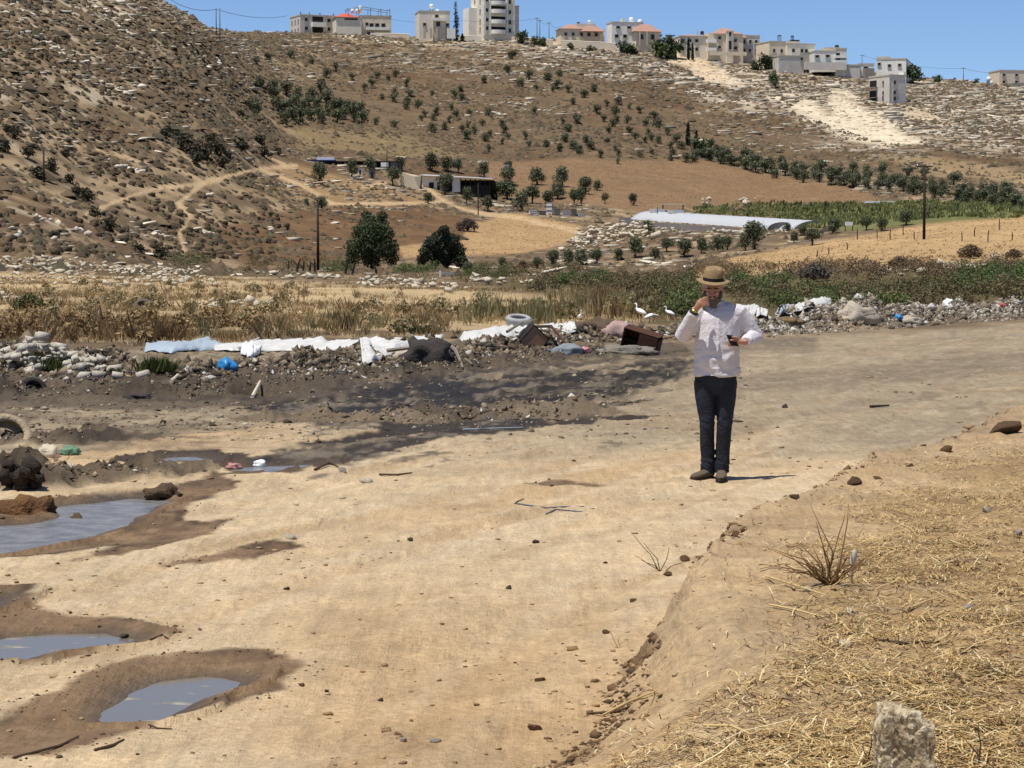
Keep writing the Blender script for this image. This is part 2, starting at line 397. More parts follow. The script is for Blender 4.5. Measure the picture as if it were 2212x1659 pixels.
def wet_mask(X, Y):
    wat = np.full(X.shape, 9.0); wet = np.full(X.shape, 9.0)
    m = (Y > 4) & (Y < 48) & (X < 4)
    if m.any():
        x, y = X[m], Y[m]; q = y / 14.0                          # margins get rougher with distance
        n = fbm(x, y, 1.3, 4, 51) * 0.10 * q + fbm(x, y, 5, 2, 57) * 0.03 * q + sstep(24, 32, y) * (fbm(x + y * .3, y, .5, 3, 58) * 1.5 + fbm(x, y, 2.4, 3, 59) * .7)
        a = np.full(x.shape, 9.0); b = np.full(x.shape, 9.0)
        for w_, m_ in zip(_PW, _PM):
            a = np.minimum(a, poly_sd(x, y, w_)); b = np.minimum(b, poly_sd(x, y, m_))
        for s_ in _ST: b = np.minimum(b, poly_sd(x, y, s_) + 0.05)
        wat[m] = a + n * 0.5; wet[m] = b + n
    return wat, wet

def height(X, Y, parts=False):
    X = np.asarray(X, float); Y = np.asarray(Y, float)
    z = base_z(X, Y); far = sstep(120, 260, Y); mid = sstep(60, 90, Y) * (1 - far * 0.5); near = 1 - sstep(55, 80, Y)
    z = z + far * (fbm(X, Y, 0.022, 4, 3) * 1.6 + fbm(X, Y, 0.16, 3, 9) * 0.42) + mid * fbm(X, Y, 0.12, 4, 5) * 0.28
    b = np.zeros_like(X); s = np.full(X.shape, -9.0); hp = np.zeros_like(X); hm = np.zeros_like(X)
    wat = np.full(X.shape, 9.0); wet = np.full(X.shape, 9.0)
    m = Y < 85
    if m.any():
        x, y = X[m], Y[m]; b_, s_ = bank(x, y); h_, hm_ = heap_h(x, y); wa, we = wet_mask(x, y)
        ca, sa = math.cos(0.36), math.sin(0.36); al = x * sa + y * ca; ac = x * ca - y * sa      # along / across the track
        rut = fbm(ac, al * 0.10, 1.6, 3, 21) * 0.035 + fbm(ac, al * 0.25, 5.0, 2, 25) * 0.010
        mudz = sstep(30, 33, y) * sstep(52, 44, y) * sstep(6, 2, x) + sstep(-1, -3, x + y * .12) * sstep(24, 27, y) * sstep(36, 32, y) * .8; fine = fbm(x, y, 2.2, 4, 27) * 0.022 + fbm(x, y, 11, 2, 29) * 0.008 + mudz * (fbm(x + y * .3, y, 2.0, 3, 28) * .05 + fbm(x, y, 6, 3, 30) * .05)
        rough = fbm(x, y, 0.9, 2, 41, 0.6) * 0.25 + fbm(x, y, 2.6, 4, 45, 0.75) * 0.45
        n_ = near[m]; dry = sstep(-0.3, 0.8, wa)
        ins = np.clip(-wa / 0.25, -0.5, 1) ; rim = 1 - sstep(0.0, 0.35, np.abs(we))
        trk = np.zeros_like(x)
        for s0 in (-.75, -2.35, -3.4, -5.0):
            q_ = s_ - s0 - .25 * np.sin(y * .11 + s0); lane = np.exp(-(q_ / .11) ** 2); trk += lane * (-.012 + .006 * np.sin((y * 1.06 + np.abs(q_) * 1.2) * 52)) + .008 * np.exp(-((np.abs(q_) - .17) / .05) ** 2)
        z[m] += n_ * trk * sstep(44, 30, y) * (.4 + .6 * sstep(-.3, .2, fbm(x, y, .35, 2, 38))) * (wa > .1)
        z[m] += n_ * (b_ * (1 + 0.10 * fbm(x, y, 0.8, 2, 33) + 0.06 * fbm(x, y, 4, 3, 34)) + (rut * (1 - sstep(0, .3, s_)) + fine + sstep(-.1, .2, s_) * (fbm(x, y, 3.0, 3, 36) * .035 + fbm(x, y, 14, 3, 37) * .014)) * (0.25 + 0.75 * dry)
                      - 0.024 * sstep(0.15, -0.45, we) - 0.06 * ins * (wa < 0.12) + 0.012 * rim) + h_ * (1 + rough * 1.3) + hm_ * rough * 0.36
        b[m] = b_; s[m] = s_; hp[m] = h_; hm[m] = hm_; wat[m] = wa; wet[m] = we
    return (z, b, s, hp, hm, wat, wet) if parts else z

def zat(x, y): return float(height(np.array([x]), np.array([y]))[0])
_RD = np.concatenate([np.linspace(5, 110, 900), np.linspace(110.5, 1000, 1100)])
def hit(xv, yv, sink=0.0):
    """the ground point seen at a photo pixel"""
    a, fy, fz = ray(xv, yv); t = _RD / fy; z = CAMZ + fz * t; g = height(a * t, _RD)
    k = np.argmax(z <= g) if (z <= g).any() else int(np.argmin(z - g))
    return Vector((a * t[k], _RD[k], g[k] - sink))
def hits(px):
    return [hit(*p) for p in px]

# ---- mesh rows and columns
_inv = np.linspace(1 / 5.6, 1 / 112.0, 560)
rows = np.concatenate([np.linspace(1.5, 5.4, 12), 1 / _inv, np.linspace(113, 780, 350), np.geomspace(790, 1400, 40), np.geomspace(1500, 9000, 14)])
us = np.concatenate([np.linspace(-0.34, -0.242, 24), np.linspace(-0.24, 0.24, 500), np.linspace(0.242, 0.34, 24)])
NR, NC = len(rows), len(us)
gY = np.repeat(rows, NC); gX = np.tile(us, NR) * gY
_ut = np.tile(us, NR); gX += np.sign(_ut) * np.clip((np.abs(_ut) - .242) / .098, 0, 1) * 14 / (1 + (gY / 40) ** 2)
gZ, gB, gS, gH, gHM, gWA, gWE = height(gX, gY, True)
px_, py_ = proj(gX, gY, gZ)

def blend(c, m, col): return c + (np.asarray(col)[None] - c) * m[:, None]
nA = fbm(gX, gY, 0.055, 4, 101); nB = fbm(gX, gY, 0.35, 4, 111); nC = fbm(gX, gY, 1.6, 3, 121)
ca, sa = math.cos(0.36), math.sin(0.36); AL = gX * sa + gY * ca; AC = gX * ca - gY * sa
nD = fbm(gX, gY, 6.5, 3, 125) * (gY < 90); nE = fbm(AC, AL * 0.14, 8.0, 3, 127) * (gY < 90)
streak = fbm(AC, AL * 0.13, 0.9, 4, 131); streak2 = fbm(AC, AL * 0.2, 3.0, 3, 137)
# far : dry garrigue
hc = blend(np.tile(S(124, 104, 78), (len(gX), 1)), sstep(-0.1, 0.6, nB + 0.35 * nA + 0.15 * sstep(640, 300, px_)), S(184, 158, 122))
hc = blend(hc, sstep(90, 190, py_ + 40 * nA) * sstep(420, 330, py_) * sstep(560, 760, px_) * 0.8, S(120, 98, 71))
hc = blend(hc, sstep(0.05, 0.5, -nA - 0.3 * nB) * 0.7, S(112, 84, 56))
up_ = sstep(0, 60, np.interp(px_, [500, 900, 1200, 1500, 1800, 2300], [60, 110, 160, 210, 330, 360]) - py_ + 50 * nA) * (gY > 300)
band_ = fbm(gX * .35, gY, .35, 4, 151) + .4 * nB
hc = blend(hc, up_ * sstep(-.2, .25, band_) * 0.85, S(232, 216, 190, .74)); hc = blend(hc, up_ * sstep(.0, .4, -band_) * 0.6, S(120, 98, 70))
lf_ = sstep(470, 330, px_ + .5 * py_ + 90 * nA) * (gY > 200); hc = blend(hc, lf_ * sstep(.12, .4, fbm(gX, gY, .22, 4, 161)) * .7, S(214, 196, 166))
def region(poly, col, soft=6.0, amp=10.0, strength=1.0, var=0.16, seed=0):
    global hc
    d = poly_sd(px_, py_, poly) + (fbm(gX, gY, 0.06, 3, 201 + seed) * amp)
    m = sstep(soft, -soft, d) * strength * (gY > 60)
    hc = hc + (np.asarray(col)[None] * (1 + var * (nB * 0.9 + nC * 0.5))[:, None] - hc) * m[:, None]
region([(640, 276), (760, 280), (880, 292), (1000, 334), (960, 350), (800, 330), (640, 322)], S(154, 132, 94), 8, 12, 0.7, 0.25, 1)
region([(580, 462), (860, 432), (1010, 465), (1025, 512), (860, 560), (560, 575), (430, 545), (470, 490)], S(122, 90, 58), 8, 8, 0.85, 0.2, 2)
region([(1050, 352), (1230, 343), (1340, 348), (1520, 345), (1600, 366), (1740, 388), (1880, 420), (1910, 442), (1640, 442), (1480, 450), (1390, 462), (1270, 440), (1170, 440), (1060, 420)], S(152, 121, 87), 3, 5, 0.92, 0.14, 3)
region([(1010, 482), (1120, 462), (1255, 488), (1245, 520), (1130, 548), (870, 560), (858, 532), (1000, 520)], S(196, 160, 113), 3, 5, 0.92, 0.10, 4)
region([(1640, 442), (1900, 436), (2300, 432), (2300, 474), (2050, 480), (1850, 500), (1690, 490)], S(122, 124, 72), 4, 4, 0.9, 0.2, 5)
region([(1440, 608), (1560, 562), (1750, 530), (1990, 487), (2300, 462), (2300, 560), (2000, 562), (1720, 585), (1560, 610)], S(206, 170, 120), 4, 6, 0.9, 0.18, 6)
region([(560, 360), (640, 355), (800, 400), (980, 420), (900, 440), (700, 440), (520, 420)], S(176, 142, 98), 8, 10, 0.7, 0.2, 7)
region([(-200, 580), (470, 600), (900, 622), (1260, 640), (1450, 690), (1200, 715), (600, 745), (-200, 745)], S(212, 184, 138), 6, 6, 0.85, 0.3, 8)
region([(980, 600), (1500, 602), (1800, 590), (2300, 570), (2300, 640), (1700, 690), (1430, 698), (1290, 655), (1150, 630)], S(104, 92, 56), 6, 8, 0.9, 0.3, 9)
region([(1418, 112), (1470, 104), (1560, 150), (1610, 188), (1560, 182), (1450, 135)], S(230, 204, 168, .7), 10, 16, 0.95, 0.25, 10)
region([(1788, 186), (1832, 196), (1880, 232), (1995, 314), (1900, 312), (1800, 278), (1690, 240), (1640, 205), (1700, 196), (1745, 215), (1790, 235)], S(236, 218, 188, .68), 13, 24, 1.0, 0.3, 11)
region([(1936, 228), (1995, 232), (2062, 274), (1968, 264)], S(214, 192, 160), 4, 6, 0.9, 0.12, 12)
region([(1570, 130), (1700, 140), (1760, 190), (1720, 225), (1640, 180)], S(204, 184, 154, .7), 10, 16, 0.35, 0.3, 13)
region([(1850, 330), (2010, 335), (2300, 390), (2300, 410), (1990, 370)], S(186, 160, 118), 6, 6, 0.6, 0.15, 14)
for k, (pl, wd) in enumerate([([(400, 545), (388, 505), (412, 470), (385, 440), (440, 396), (500, 378), (560, 365), (640, 358)], 6), ([(180, 465), (260, 432), (330, 408), (440, 396)], 5), ([(440, 396), (380, 360), (290, 345), (150, 310), (60, 270)], 4),
                 ([(915, 402), (950, 428), (985, 446), (1040, 462), (1130, 474), (1250, 500)], 6.5), ([(700, 440), (850, 440), (950, 436)], 5), ([(560, 365), (640, 395), (720, 440)], 5), ([(770, 408), (830, 395)], 4), ([(105, 460), (150, 500)], 6), ([(620, 358), (560, 330), (480, 300)], 3)]):
    d, _ = line_d(px_, py_, pl); m = sstep(wd, wd * 0.3, d + fbm(gX, gY, 0.25, 3, 301 + k) * wd * 0.7) * 0.85 * (gY > 150)
    hc = blend(hc, m, S(220, 188, 144))
# near : the dusty track
sand = blend(np.tile(S(233, 205, 163), (len(gX), 1)), sstep(0.0, 0.7, streak + 0.1 * nC), S(222, 188, 142))
sand = blend(sand, sstep(0.1, 0.6, fbm(AC, AL * .2, 0.8, 3, 141)) * 0.3, S(242, 222, 186))
for s0 in (-.75, -2.35, -3.4, -5.0):
    q_ = gS - s0 - .25 * np.sin(gY * .11 + s0); ln_ = np.exp(-(q_ / .16) ** 2) * (gY < 60) * (.35 + .65 * sstep(-.3, .3, fbm(gX, gY, .4, 2, 39)))
    sand = blend(sand, ln_ * .45, S(200, 166, 122)); sand = blend(sand, np.exp(-((np.abs(q_) - .26) / .08) ** 2) * (gY < 60) * .22, S(244, 226, 194))
grey = sstep(1010, 905, py_ + 60 * streak + 22 * nB)                                # greyer, dirtier towards the heaps
sand = blend(sand, grey * 0.9, S(178, 160, 132))
drk = sstep(0.05, 0.45, streak + 0.35 * nB + 0.18 * streak2) * sstep(925, 830, py_) * (0.25 + 0.75 * sstep(1500, 1000, px_))
sand = blend(sand, drk * 0.8, S(118, 104, 86)); sand = blend(sand, sstep(.1, .5, streak2 + .4 * nC) * .35 * sstep(1100, 900, py_), S(140, 124, 100)); sand = blend(sand, sstep(.15, .6, fbm(gX, gY, .7, 3, 171)) * .25, S(202, 166, 120)); sand = blend(sand, sstep(.15, .5, fbm(AC, AL * .12, 4.5, 3, 173)) * .25, S(186, 150, 106))
d, _ = line_d(px_, py_, [(1380, 765), (1650, 742), (1750, 735)]); sand = blend(sand, sstep(26, 6, d + 12 * streak) * 0.7, S(120, 106, 88))
for pl in ([(1600, 822), (1900, 800), (2212, 770)], [(1600, 842), (1850, 822), (2212, 795)], [(600, 900), (900, 880), (1200, 850)]):
    d, _ = line_d(px_, py_, pl); sand = blend(sand, sstep(16, 3, d + 10 * streak) * 0.55, S(140, 124, 102))
sand = blend(sand, sstep(.1, .5, nD + .4 * nC) * .3 * sstep(1050, 930, py_), S(132, 114, 90)); sand = blend(sand, sstep(.12, .5, -nE - .2 * nD) * .16, S(244, 226, 194)); sand = blend(sand, sstep(1180, 1420, py_ - .12 * (px_ - 900) + 60 * streak) * sstep(450, 800, px_) * .5, S(210, 170, 120)); sand = blend(sand, sstep(1150, 1000, py_) * sstep(1000, 880, py_ - .05 * px_ + 40) * 0, S(236, 212, 172))
dl = sstep(700, 250, px_) * sstep(1060, 900, py_) * sstep(-0.2, 0.3, nC + nB)
sand = blend(sand, dl * 0.75, S(140, 123, 100)); sand = blend(sand, sstep(620, 420, px_) * sstep(1010, 930, py_) * sstep(-.05, .35, nD + .4 * nC) * .6, S(104, 91, 74))
jag = fbm(gX, gY, 6, 3, 191) * .05 * np.clip(gY / 14, .6, 3); wetm = sstep(0.02, -0.05, gWE + jag); edge_ = sstep(.07, .01, np.abs(gWE + jag + .03)) * (gY < 48)
wl = 0; sand = blend(sand, wetm * 0.9, S(140, 110, 78)); sand = blend(sand, wetm * sstep(-.1, .4, .6 * nC + .3 * nB + .6 * nD) * .6, S(106, 82, 57)); sand = blend(sand, wetm * sstep(.1, .4, -nD - .3 * nC) * .5, S(172, 142, 106))
sand = blend(sand, wetm * sstep(1090, 960, py_) * 0.9, S(58, 51, 44))
mf = sstep(14, -14, poly_sd(px_, py_, [(540, 872), (700, 842), (850, 806), (1150, 788), (1480, 768), (1510, 800), (1400, 850), (1300, 905), (1000, 925), (760, 962), (560, 985), (640, 930), (560, 900)]) + 70 * streak + 45 * nB + 30 * nC + 30 * nD + 30 * nE) * (gY < 55); sand = blend(sand, edge_ * .75 * sstep(-.2, .3, nC), S(84, 64, 44))
sand = blend(sand, mf * .92, S(82, 73, 62)); sand = blend(sand, mf * sstep(-.15, .2, .6 * streak2 + .4 * nC + .6 * nE + .5 * nD) * .92, S(46, 41, 36)); sand = blend(sand, mf * sstep(.05, .35, -.6 * streak2 - .3 * nC - .6 * nE - .5 * nD) * .5, S(166, 149, 124))
sand = blend(sand, sstep(0.12, -0.1, gWA) * 0.9, S(104, 90, 72))
bnk = sstep(-0.05, 0.35, gS) * (gY < 60)
sand = blend(sand, bnk * 0.95, S(214, 184, 142)); sand = blend(sand, sstep(.5, .0, gS) * bnk * sstep(10, 14, gY) * .7, S(186, 150, 106)); sand = blend(sand, bnk * sstep(.0, .45, fbm(gX, gY, 2.2, 4, 181)) * .5, S(184, 148, 104)); lip_ = sstep(.16, .02, np.abs(gS - .02)) * (gY < 60) * (gY > 9) * sstep(-.15, .25, fbm(gX, gY, 1.4, 3, 183)); sand = blend(sand, lip_ * .8, S(126, 96, 66)) 
stub = sstep(0.35, 1.3, gS + 0.5 * nB + 0.4 * nC) * (gY < 60)
sand = blend(sand, stub * 0.8, S(186, 154, 108))
heapc = blend(np.tile(S(108, 94, 77), (len(gX), 1)), sstep(-0.1, 0.4, nC), S(72, 62, 52)); heapc = blend(heapc, sstep(0.1, 0.5, nB) * 0.6, S(160, 140, 112))
heapc = blend(heapc, sstep(1500, 1750, px_) * 0.5, S(150, 134, 112))
sand = blend(sand, gHM * 0.92, np.zeros(3)) if False else sand + (heapc - sand) * (gHM * 0.92)[:, None]
soilm = sstep(8, -8, poly_sd(px_, py_, [(-80, 776), (330, 792), (560, 772), (900, 757), (1150, 750), (1480, 742), (1500, 766), (1150, 790), (850, 818), (700, 852), (560, 876), (300, 880), (-80, 872)]) + 14 * nB + 16 * nC + 12 * nD) * (gY < 60)
sand = sand + (heapc * .92 - sand) * (soilm * .85)[:, None]
beyond = (1 - soilm) * sstep(0, 1, np.where(gY > 30, 1, 0) * sstep(775, 745, py_ + 6 * nB + np.interp(px_, [0, 900, 1500, 2212], [0, 10, 22, 60])))
c = sand + (hc - sand) * (beyond * (1 - gHM))[:, None]
c = np.clip(c, 0.01, 0.9)
rgh = np.clip(0.95 - 0.06 * mf - 0.2 * wetm - 0.3 * sstep(0.05, -0.1, gWA), 0.35, 0.95)

idx = np.arange(NR * NC).reshape(NR, NC)
Q = np.stack([idx[:-1, :-1], idx[:-1, 1:], idx[1:, 1:], idx[1:, :-1]], -1).reshape(-1, 4)
gm, n, b = new_mat("ground"); Lk = n.links.new
tc = n.nodes.new("ShaderNodeTexCoord"); at_ = n.nodes.new("ShaderNodeAttribute"); at_.attribute_name = "col"; rt = n.nodes.new("ShaderNodeAttribute"); rt.attribute_name = "rgh"
def _nz(scale, det, rough=0.6):
    t = n.nodes.new("ShaderNodeTexNoise"); t.inputs["Scale"].default_value = scale; t.inputs["Detail"].default_value = det; t.inputs["Roughness"].default_value = rough
    Lk(tc.outputs["Object"], t.inputs["Vector"]); return t
def _rng(t, a, b2, lo, hi):
    m = n.nodes.new("ShaderNodeMapRange"); m.inputs[1].default_value = a; m.inputs[2].default_value = b2; m.inputs[3].default_value = lo; m.inputs[4].default_value = hi
    Lk(t.outputs["Fac"], m.inputs[0]); return m
n1 = _nz(26.0, 4); n2 = _nz(4.0, 5); n3 = _nz(0.9, 6, 0.7)
r1 = _rng(n1, 0.3, 0.7, 0.82, 1.18); r2 = _rng(n2, 0.3, 0.7, 0.90, 1.10); r3 = _rng(n3, 0.3, 0.7, 0.82, 1.18)
m1 = n.nodes.new("ShaderNodeMath"); m1.operation = 'MULTIPLY'; m2 = n.nodes.new("ShaderNodeMath"); m2.operation = 'MULTIPLY'
Lk(r1.outputs[0], m1.inputs[0]); Lk(r2.outputs[0], m1.inputs[1]); Lk(m1.outputs[0], m2.inputs[0]); Lk(r3.outputs[0], m2.inputs[1])
vm = n.nodes.new("ShaderNodeVectorMath"); vm.operation = 'SCALE'; Lk(at_.outputs["Color"], vm.inputs[0]); Lk(m2.outputs[0], vm.inputs["Scale"])
Lk(vm.outputs[0], b.inputs["Base Color"]); Lk(rt.outputs["Fac"], b.inputs["Roughness"]); b.inputs["Specular IOR Level"].default_value = 0.25
bn = _nz(18.0, 6, 0.7); bp = n.nodes.new("ShaderNodeBump"); bp.inputs["Strength"].default_value = 0.8; bp.inputs["Distance"].default_value = 0.045
mpt = n.nodes.new("ShaderNodeMapping"); mpt.inputs["Rotation"].default_value = (0, 0, 0.36); mpt.inputs["Scale"].default_value = (11.0, 1.1, 1.0); Lk(tc.outputs["Object"], mpt.inputs[0])
ns = n.nodes.new("ShaderNodeTexNoise"); ns.inputs["Scale"].default_value = 1.0; ns.inputs["Detail"].default_value = 6; ns.inputs["Roughness"].default_value = 0.7; Lk(mpt.outputs[0], ns.inputs["Vector"])
ad = n.nodes.new("ShaderNodeMath"); ad.operation = 'ADD'; Lk(bn.outputs["Fac"], ad.inputs[0]); Lk(ns.outputs["Fac"], ad.inputs[1]); rs = _rng(ns, 0.3, 0.7, 0.84, 1.16)
m3 = n.nodes.new("ShaderNodeMath"); m3.operation = 'MULTIPLY'; Lk(m2.outputs[0], m3.inputs[0]); Lk(rs.outputs[0], m3.inputs[1]); Lk(m3.outputs[0], vm.inputs["Scale"])
Lk(ad.outputs[0], bp.inputs["Height"]); Lk(bp.outputs[0], b.inputs["Normal"])
gme = np_mesh("ground", np.stack([gX, gY, gZ], 1), Q, c, gm, smooth=True)
ra = gme.attributes.new("rgh", 'FLOAT', 'POINT'); ra.data.foreach_set("value", rgh.astype(np.float32))
GROUND = tag(link("ground", gme), "dusty dirt track and dry rocky hillside rising behind it", kind="structure")

# ---- quick look-ups on the finished sheet
_ZG = gZ.reshape(NR, NC)
def zfast(X, Y):
    X = np.asarray(X, float); Y = np.asarray(Y, float); u = np.clip(X / Y, us[0], us[-1] - 1e-6); fu = np.interp(u, us, np.arange(NC)); iu = np.clip(fu.astype(int), 0, NC - 2); tu = fu - iu
    fr = np.interp(Y, rows, np.arange(NR)); ir = np.clip(fr.astype(int), 0, NR - 2); tr = fr - ir
    return (_ZG[ir, iu] * (1 - tu) + _ZG[ir, iu + 1] * tu) * (1 - tr) + (_ZG[ir + 1, iu] * (1 - tu) + _ZG[ir + 1, iu + 1] * tu) * tr
def zat(x, y): return float(zfast(np.array([x]), np.array([y]))[0])
def hit(xv, yv, sink=0.0, dmin=0.0):
    a, fy, fz = ray(xv, yv); t = _RD / fy; z = CAMZ + fz * t; g = zfast(a * t, _RD)
    b_ = (z <= g) & (_RD >= dmin); k = int(np.argmax(b_)) if b_.any() else int(np.argmin(z - g))
    return Vector((a * t[k], _RD[k], g[k] - sink))
def hit_many(xs, ys):
    return np.array([hit(a, b) for a, b in zip(xs, ys)])

# ---- standing water
wm, n, b = new_mat("puddle_water"); Lk = n.links.new
tc = n.nodes.new("ShaderNodeTexCoord"); t1 = n.nodes.new("ShaderNodeTexNoise"); t1.inputs["Scale"].default_value = 2.2; t1.inputs["Detail"].default_value = 6
mp = n.nodes.new("ShaderNodeMapping"); mp.inputs["Scale"].default_value = (1.6, 3.4, 1); Lk(tc.outputs["Object"], mp.inputs[0]); Lk(mp.outputs[0], t1.inputs["Vector"])
rp = n.nodes.new("ShaderNodeValToRGB"); e = rp.color_ramp.elements; e[0].position = 0.58; e[0].color = (0.165, 0.148, 0.12, 1); e[1].position = 0.66; e[1].color = (0.34, 0.31, 0.24, 1)
Lk(t1.outputs["Fac"], rp.inputs[0]); Lk(rp.outputs[0], b.inputs["Base Color"])
rr = n.nodes.new("ShaderNodeMapRange"); rr.inputs[1].default_value = 0.56; rr.inputs[2].default_value = 0.68; rr.inputs[3].default_value = 0.12; rr.inputs[4].default_value = 0.5
Lk(t1.outputs["Fac"], rr.inputs[0]); Lk(rr.outputs[0], b.inputs["Roughness"]); b.inputs["IOR"].default_value = 1.33; b.inputs["Specular IOR Level"].default_value = 0.35
wm2 = mat("scummy_water", (.10, .10, .098), .22, .3, 5.0, spec=.45, col2=(.30, .29, .27), bump=.25, bscale=16)
PLEVEL = [-0.055, -0.055, -0.055, -0.05, -0.045, -0.045]
for k, (w_, _) in enumerate(PUDDLES):
    P = np.array([flat(*p) for p in w_]); c0 = P.mean(0); P = c0 + (P - c0) * 1.0
    # outline grown a little, so that the ground's own relief draws the water's edge
    nrm = np.roll(P, -1, 0) - np.roll(P, 1, 0); nrm = np.stack([nrm[:, 1], -nrm[:, 0]], 1); nrm /= np.linalg.norm(nrm, axis=1)[:, None] + 1e-9
    area = 0.5 * np.sum(P[:, 0] * np.roll(P[:, 1], -1) - np.roll(P[:, 0], -1) * P[:, 1]); P = P + nrm * (0.4 if area > 0 else -0.4)
    bm = bmesh.new(); bm.faces.new([bm.verts.new((p[0] - c0[0], p[1] - c0[1], 0)) for p in P])
    o = link("puddle_water", bm_mesh("puddle_water", bm, wm if k < 3 else wm2), loc=(c0[0], c0[1], -0.040))
    tag(o, kind="structure")
# ================================================================== hillside : shrubs and stones too many to count
def in_poly(xv, yv, poly): return poly_sd(np.atleast_1d(np.asarray(xv, float)), np.atleast_1d(np.asarray(yv, float)), poly) < 0
FIELDS = [[(1050, 352), (1230, 343), (1340, 348), (1520, 345), (1600, 366), (1740, 388), (1880, 420), (1910, 442), (1640, 442), (1480, 450), (1390, 462), (1270, 440), (1170, 440), (1060, 420)],
          [(1010, 482), (1120, 462), (1255, 488), (1245, 520), (1130, 548), (870, 560), (858, 532), (1000, 520)],
          [(1640, 442), (1900, 436), (2300, 432), (2300, 474), (2050, 480), (1850, 500), (1690, 490)],
          [(1440, 608), (1560, 562), (1750, 530), (1990, 487), (2300, 462), (2300, 560), (2000, 562), (1720, 585), (1560, 610)],
          [(1418, 112), (1470, 104), (1560, 150), (1610, 188), (1560, 182), (1450, 135)],
          [(1792, 188), (1830, 200), (1876, 235), (1988, 312), (1900, 306), (1800, 268), (1700, 236), (1740, 215), (1790, 235)],
          [(640, 276), (760, 280), (880, 292), (1000, 334), (960, 350), (800, 330), (640, 322)]]
TRACKS = [([(400, 545), (388, 505), (412, 470), (385, 440), (440, 396), (500, 378), (560, 365), (640, 358)], 7), ([(180, 465), (260, 432), (330, 408), (440, 396)], 6),
          ([(915, 402), (950, 428), (985, 446), (1040, 462), (1130, 474), (1250, 500)], 8), ([(560, 365), (640, 395), (720, 440)], 6), ([(700, 440), (850, 440), (950, 436)], 5)]
SCREE = [FIELDS[4], FIELDS[5], [(1936, 228), (1995, 232), (2062, 274), (1968, 264)]]

def hill_points(n, dmin, dmax, seed):
    r = np.random.default_rng(seed); d = np.sqrt(r.uniform(dmin ** 2, dmax ** 2, n)); u = r.uniform(-0.268, 0.268, n); X = u * d
    Z = height(X, d); x, y = proj(X, d, Z); return X, d, Z, x, y, r
X, Y, Z, x, y, r = hill_points(150000, 185, 770, 11)
dens = 0.45 + 0.9 * fbm(X, Y, 0.05, 3, 401) + 0.5 * fbm(X, Y, 0.2, 2, 402)
dens += np.where((x < 620) & (y < 330), 0.35, 0) - np.where((y > 470) & (x > 800), 0.25, 0) + np.where((x > 560) & (x < 1050) & (y > 430) & (y < 575), 0.15, 0)
for p in FIELDS[:6]: dens -= 2.0 * (poly_sd(x, y, p) < 3)
dens -= .35 * (poly_sd(x, y, FIELDS[6]) < 0); dens -= .05 * ((x < 620) & (Y < 520) & (y < 420))
for pl, wd in TRACKS: dens -= 2.0 * (line_d(x, y, pl)[0] < wd)
k = (r.uniform(0, 1, len(X)) < dens * 0.66) & (y < 600); X, Y, Z, x, y = X[k], Y[k], Z[k], x[k], y[k]; N = len(X)
s = r.uniform(0.24, 0.66, N) * np.where(r.uniform(0, 1, N) < 0.08, 1.8, 1.0) * np.where((x < 640) & (Y < 520), 1.35, 1.0) * np.interp(Y, [200, 700], [0.75, 1.15])
pal = np.array([S(142, 121, 92), S(156, 133, 100), S(126, 108, 84), S(174, 149, 112), S(134, 126, 96), S(112, 108, 84)])
col = pal[r.choice(len(pal), N, p=[.28, .26, .2, .14, .08, .04])] * r.uniform(0.6, 1.1, (N, 1)) * 0.66
sc = np.stack([s * r.uniform(.8, 1.4, N), s * r.uniform(.8, 1.2, N), s * r.uniform(.5, .9, N)], 1)
V, Fc, C = scatter(domes(14, 3, 1, 6, .35), np.stack([X, Y, Z - .05], 1), sc * np.array([.95, .95, 1.25]), r.uniform(0, 6.3, N), col, colvar=0.3, seed=5)
leafm = mat("dry_scrub", (1, 1, 1), 0.95, 0.3, 2.5, attr="col")
tag(link("hillside_scrub", np_mesh("hillside_scrub", V, Fc, C, leafm)), "low dry brown scrub dotted over the whole hillside", "scrub", kind="stuff")

X, Y, Z, x, y, r = hill_points(60000, 190, 480, 15)
k = (x < 600) & (y < 560) & (r.uniform(0, 1, len(X)) < np.where(y < 330, .20, .14) + .55 * fbm(X, Y, .1, 3, 405))
for pl, wd in TRACKS: k &= line_d(x, y, pl)[0] > wd
X, Y, Z = X[k], Y[k], Z[k]; N = len(X); s = r.uniform(.28, .62, N); col = pal[r.choice(len(pal), N, p=[.3, .2, .28, .06, .1, .06])] * r.uniform(.6, 1.0, (N, 1)) * .72
V, Fc, C = scatter(domes(14, 13, 2, 6, .3), np.stack([X, Y, Z - .04], 1), np.stack([s * 1.0, s * 1.0, s * 1.1], 1), r.uniform(0, 6.3, N), col, colvar=.25, seed=8)
tag(link("spur_scrub", np_mesh("spur_scrub", V, Fc, C, leafm)), "dense round brown scrub on the nearer spur at the left", "scrub", kind="stuff")
# stubble and clods that roughen the ploughed and mown fields
X, Y, Z, x, y, r = hill_points(90000, 185, 560, 17); k = np.zeros(len(X), bool); cf = np.zeros((len(X), 3))
for p, c_ in ((FIELDS[0], S(146, 116, 84)), (FIELDS[1], S(186, 150, 104)), (FIELDS[3], S(200, 166, 116)), (FIELDS[6], S(160, 138, 98))):
    q = poly_sd(x, y, p) < 2; k |= q; cf[q] = c_
X, Y, Z, cf = X[k], Y[k], Z[k], cf[k]; N = len(X); s = r.uniform(.06, .17, N)
V, Fc, C = scatter(clumps(8, 21, 5, 1.2, .3, 1.0), np.stack([X, Y, Z - .02], 1), np.stack([s, s, s * .8], 1), r.uniform(0, 6.3, N), cf * r.uniform(.85, 1.15, (N, 1)) * 1.12, colvar=.12, seed=9)
tag(link("field_stubble", np_mesh("field_stubble", V, Fc, C, leafm)), "short stubble and clods over the ploughed and mown fields", "stubble", kind="stuff")

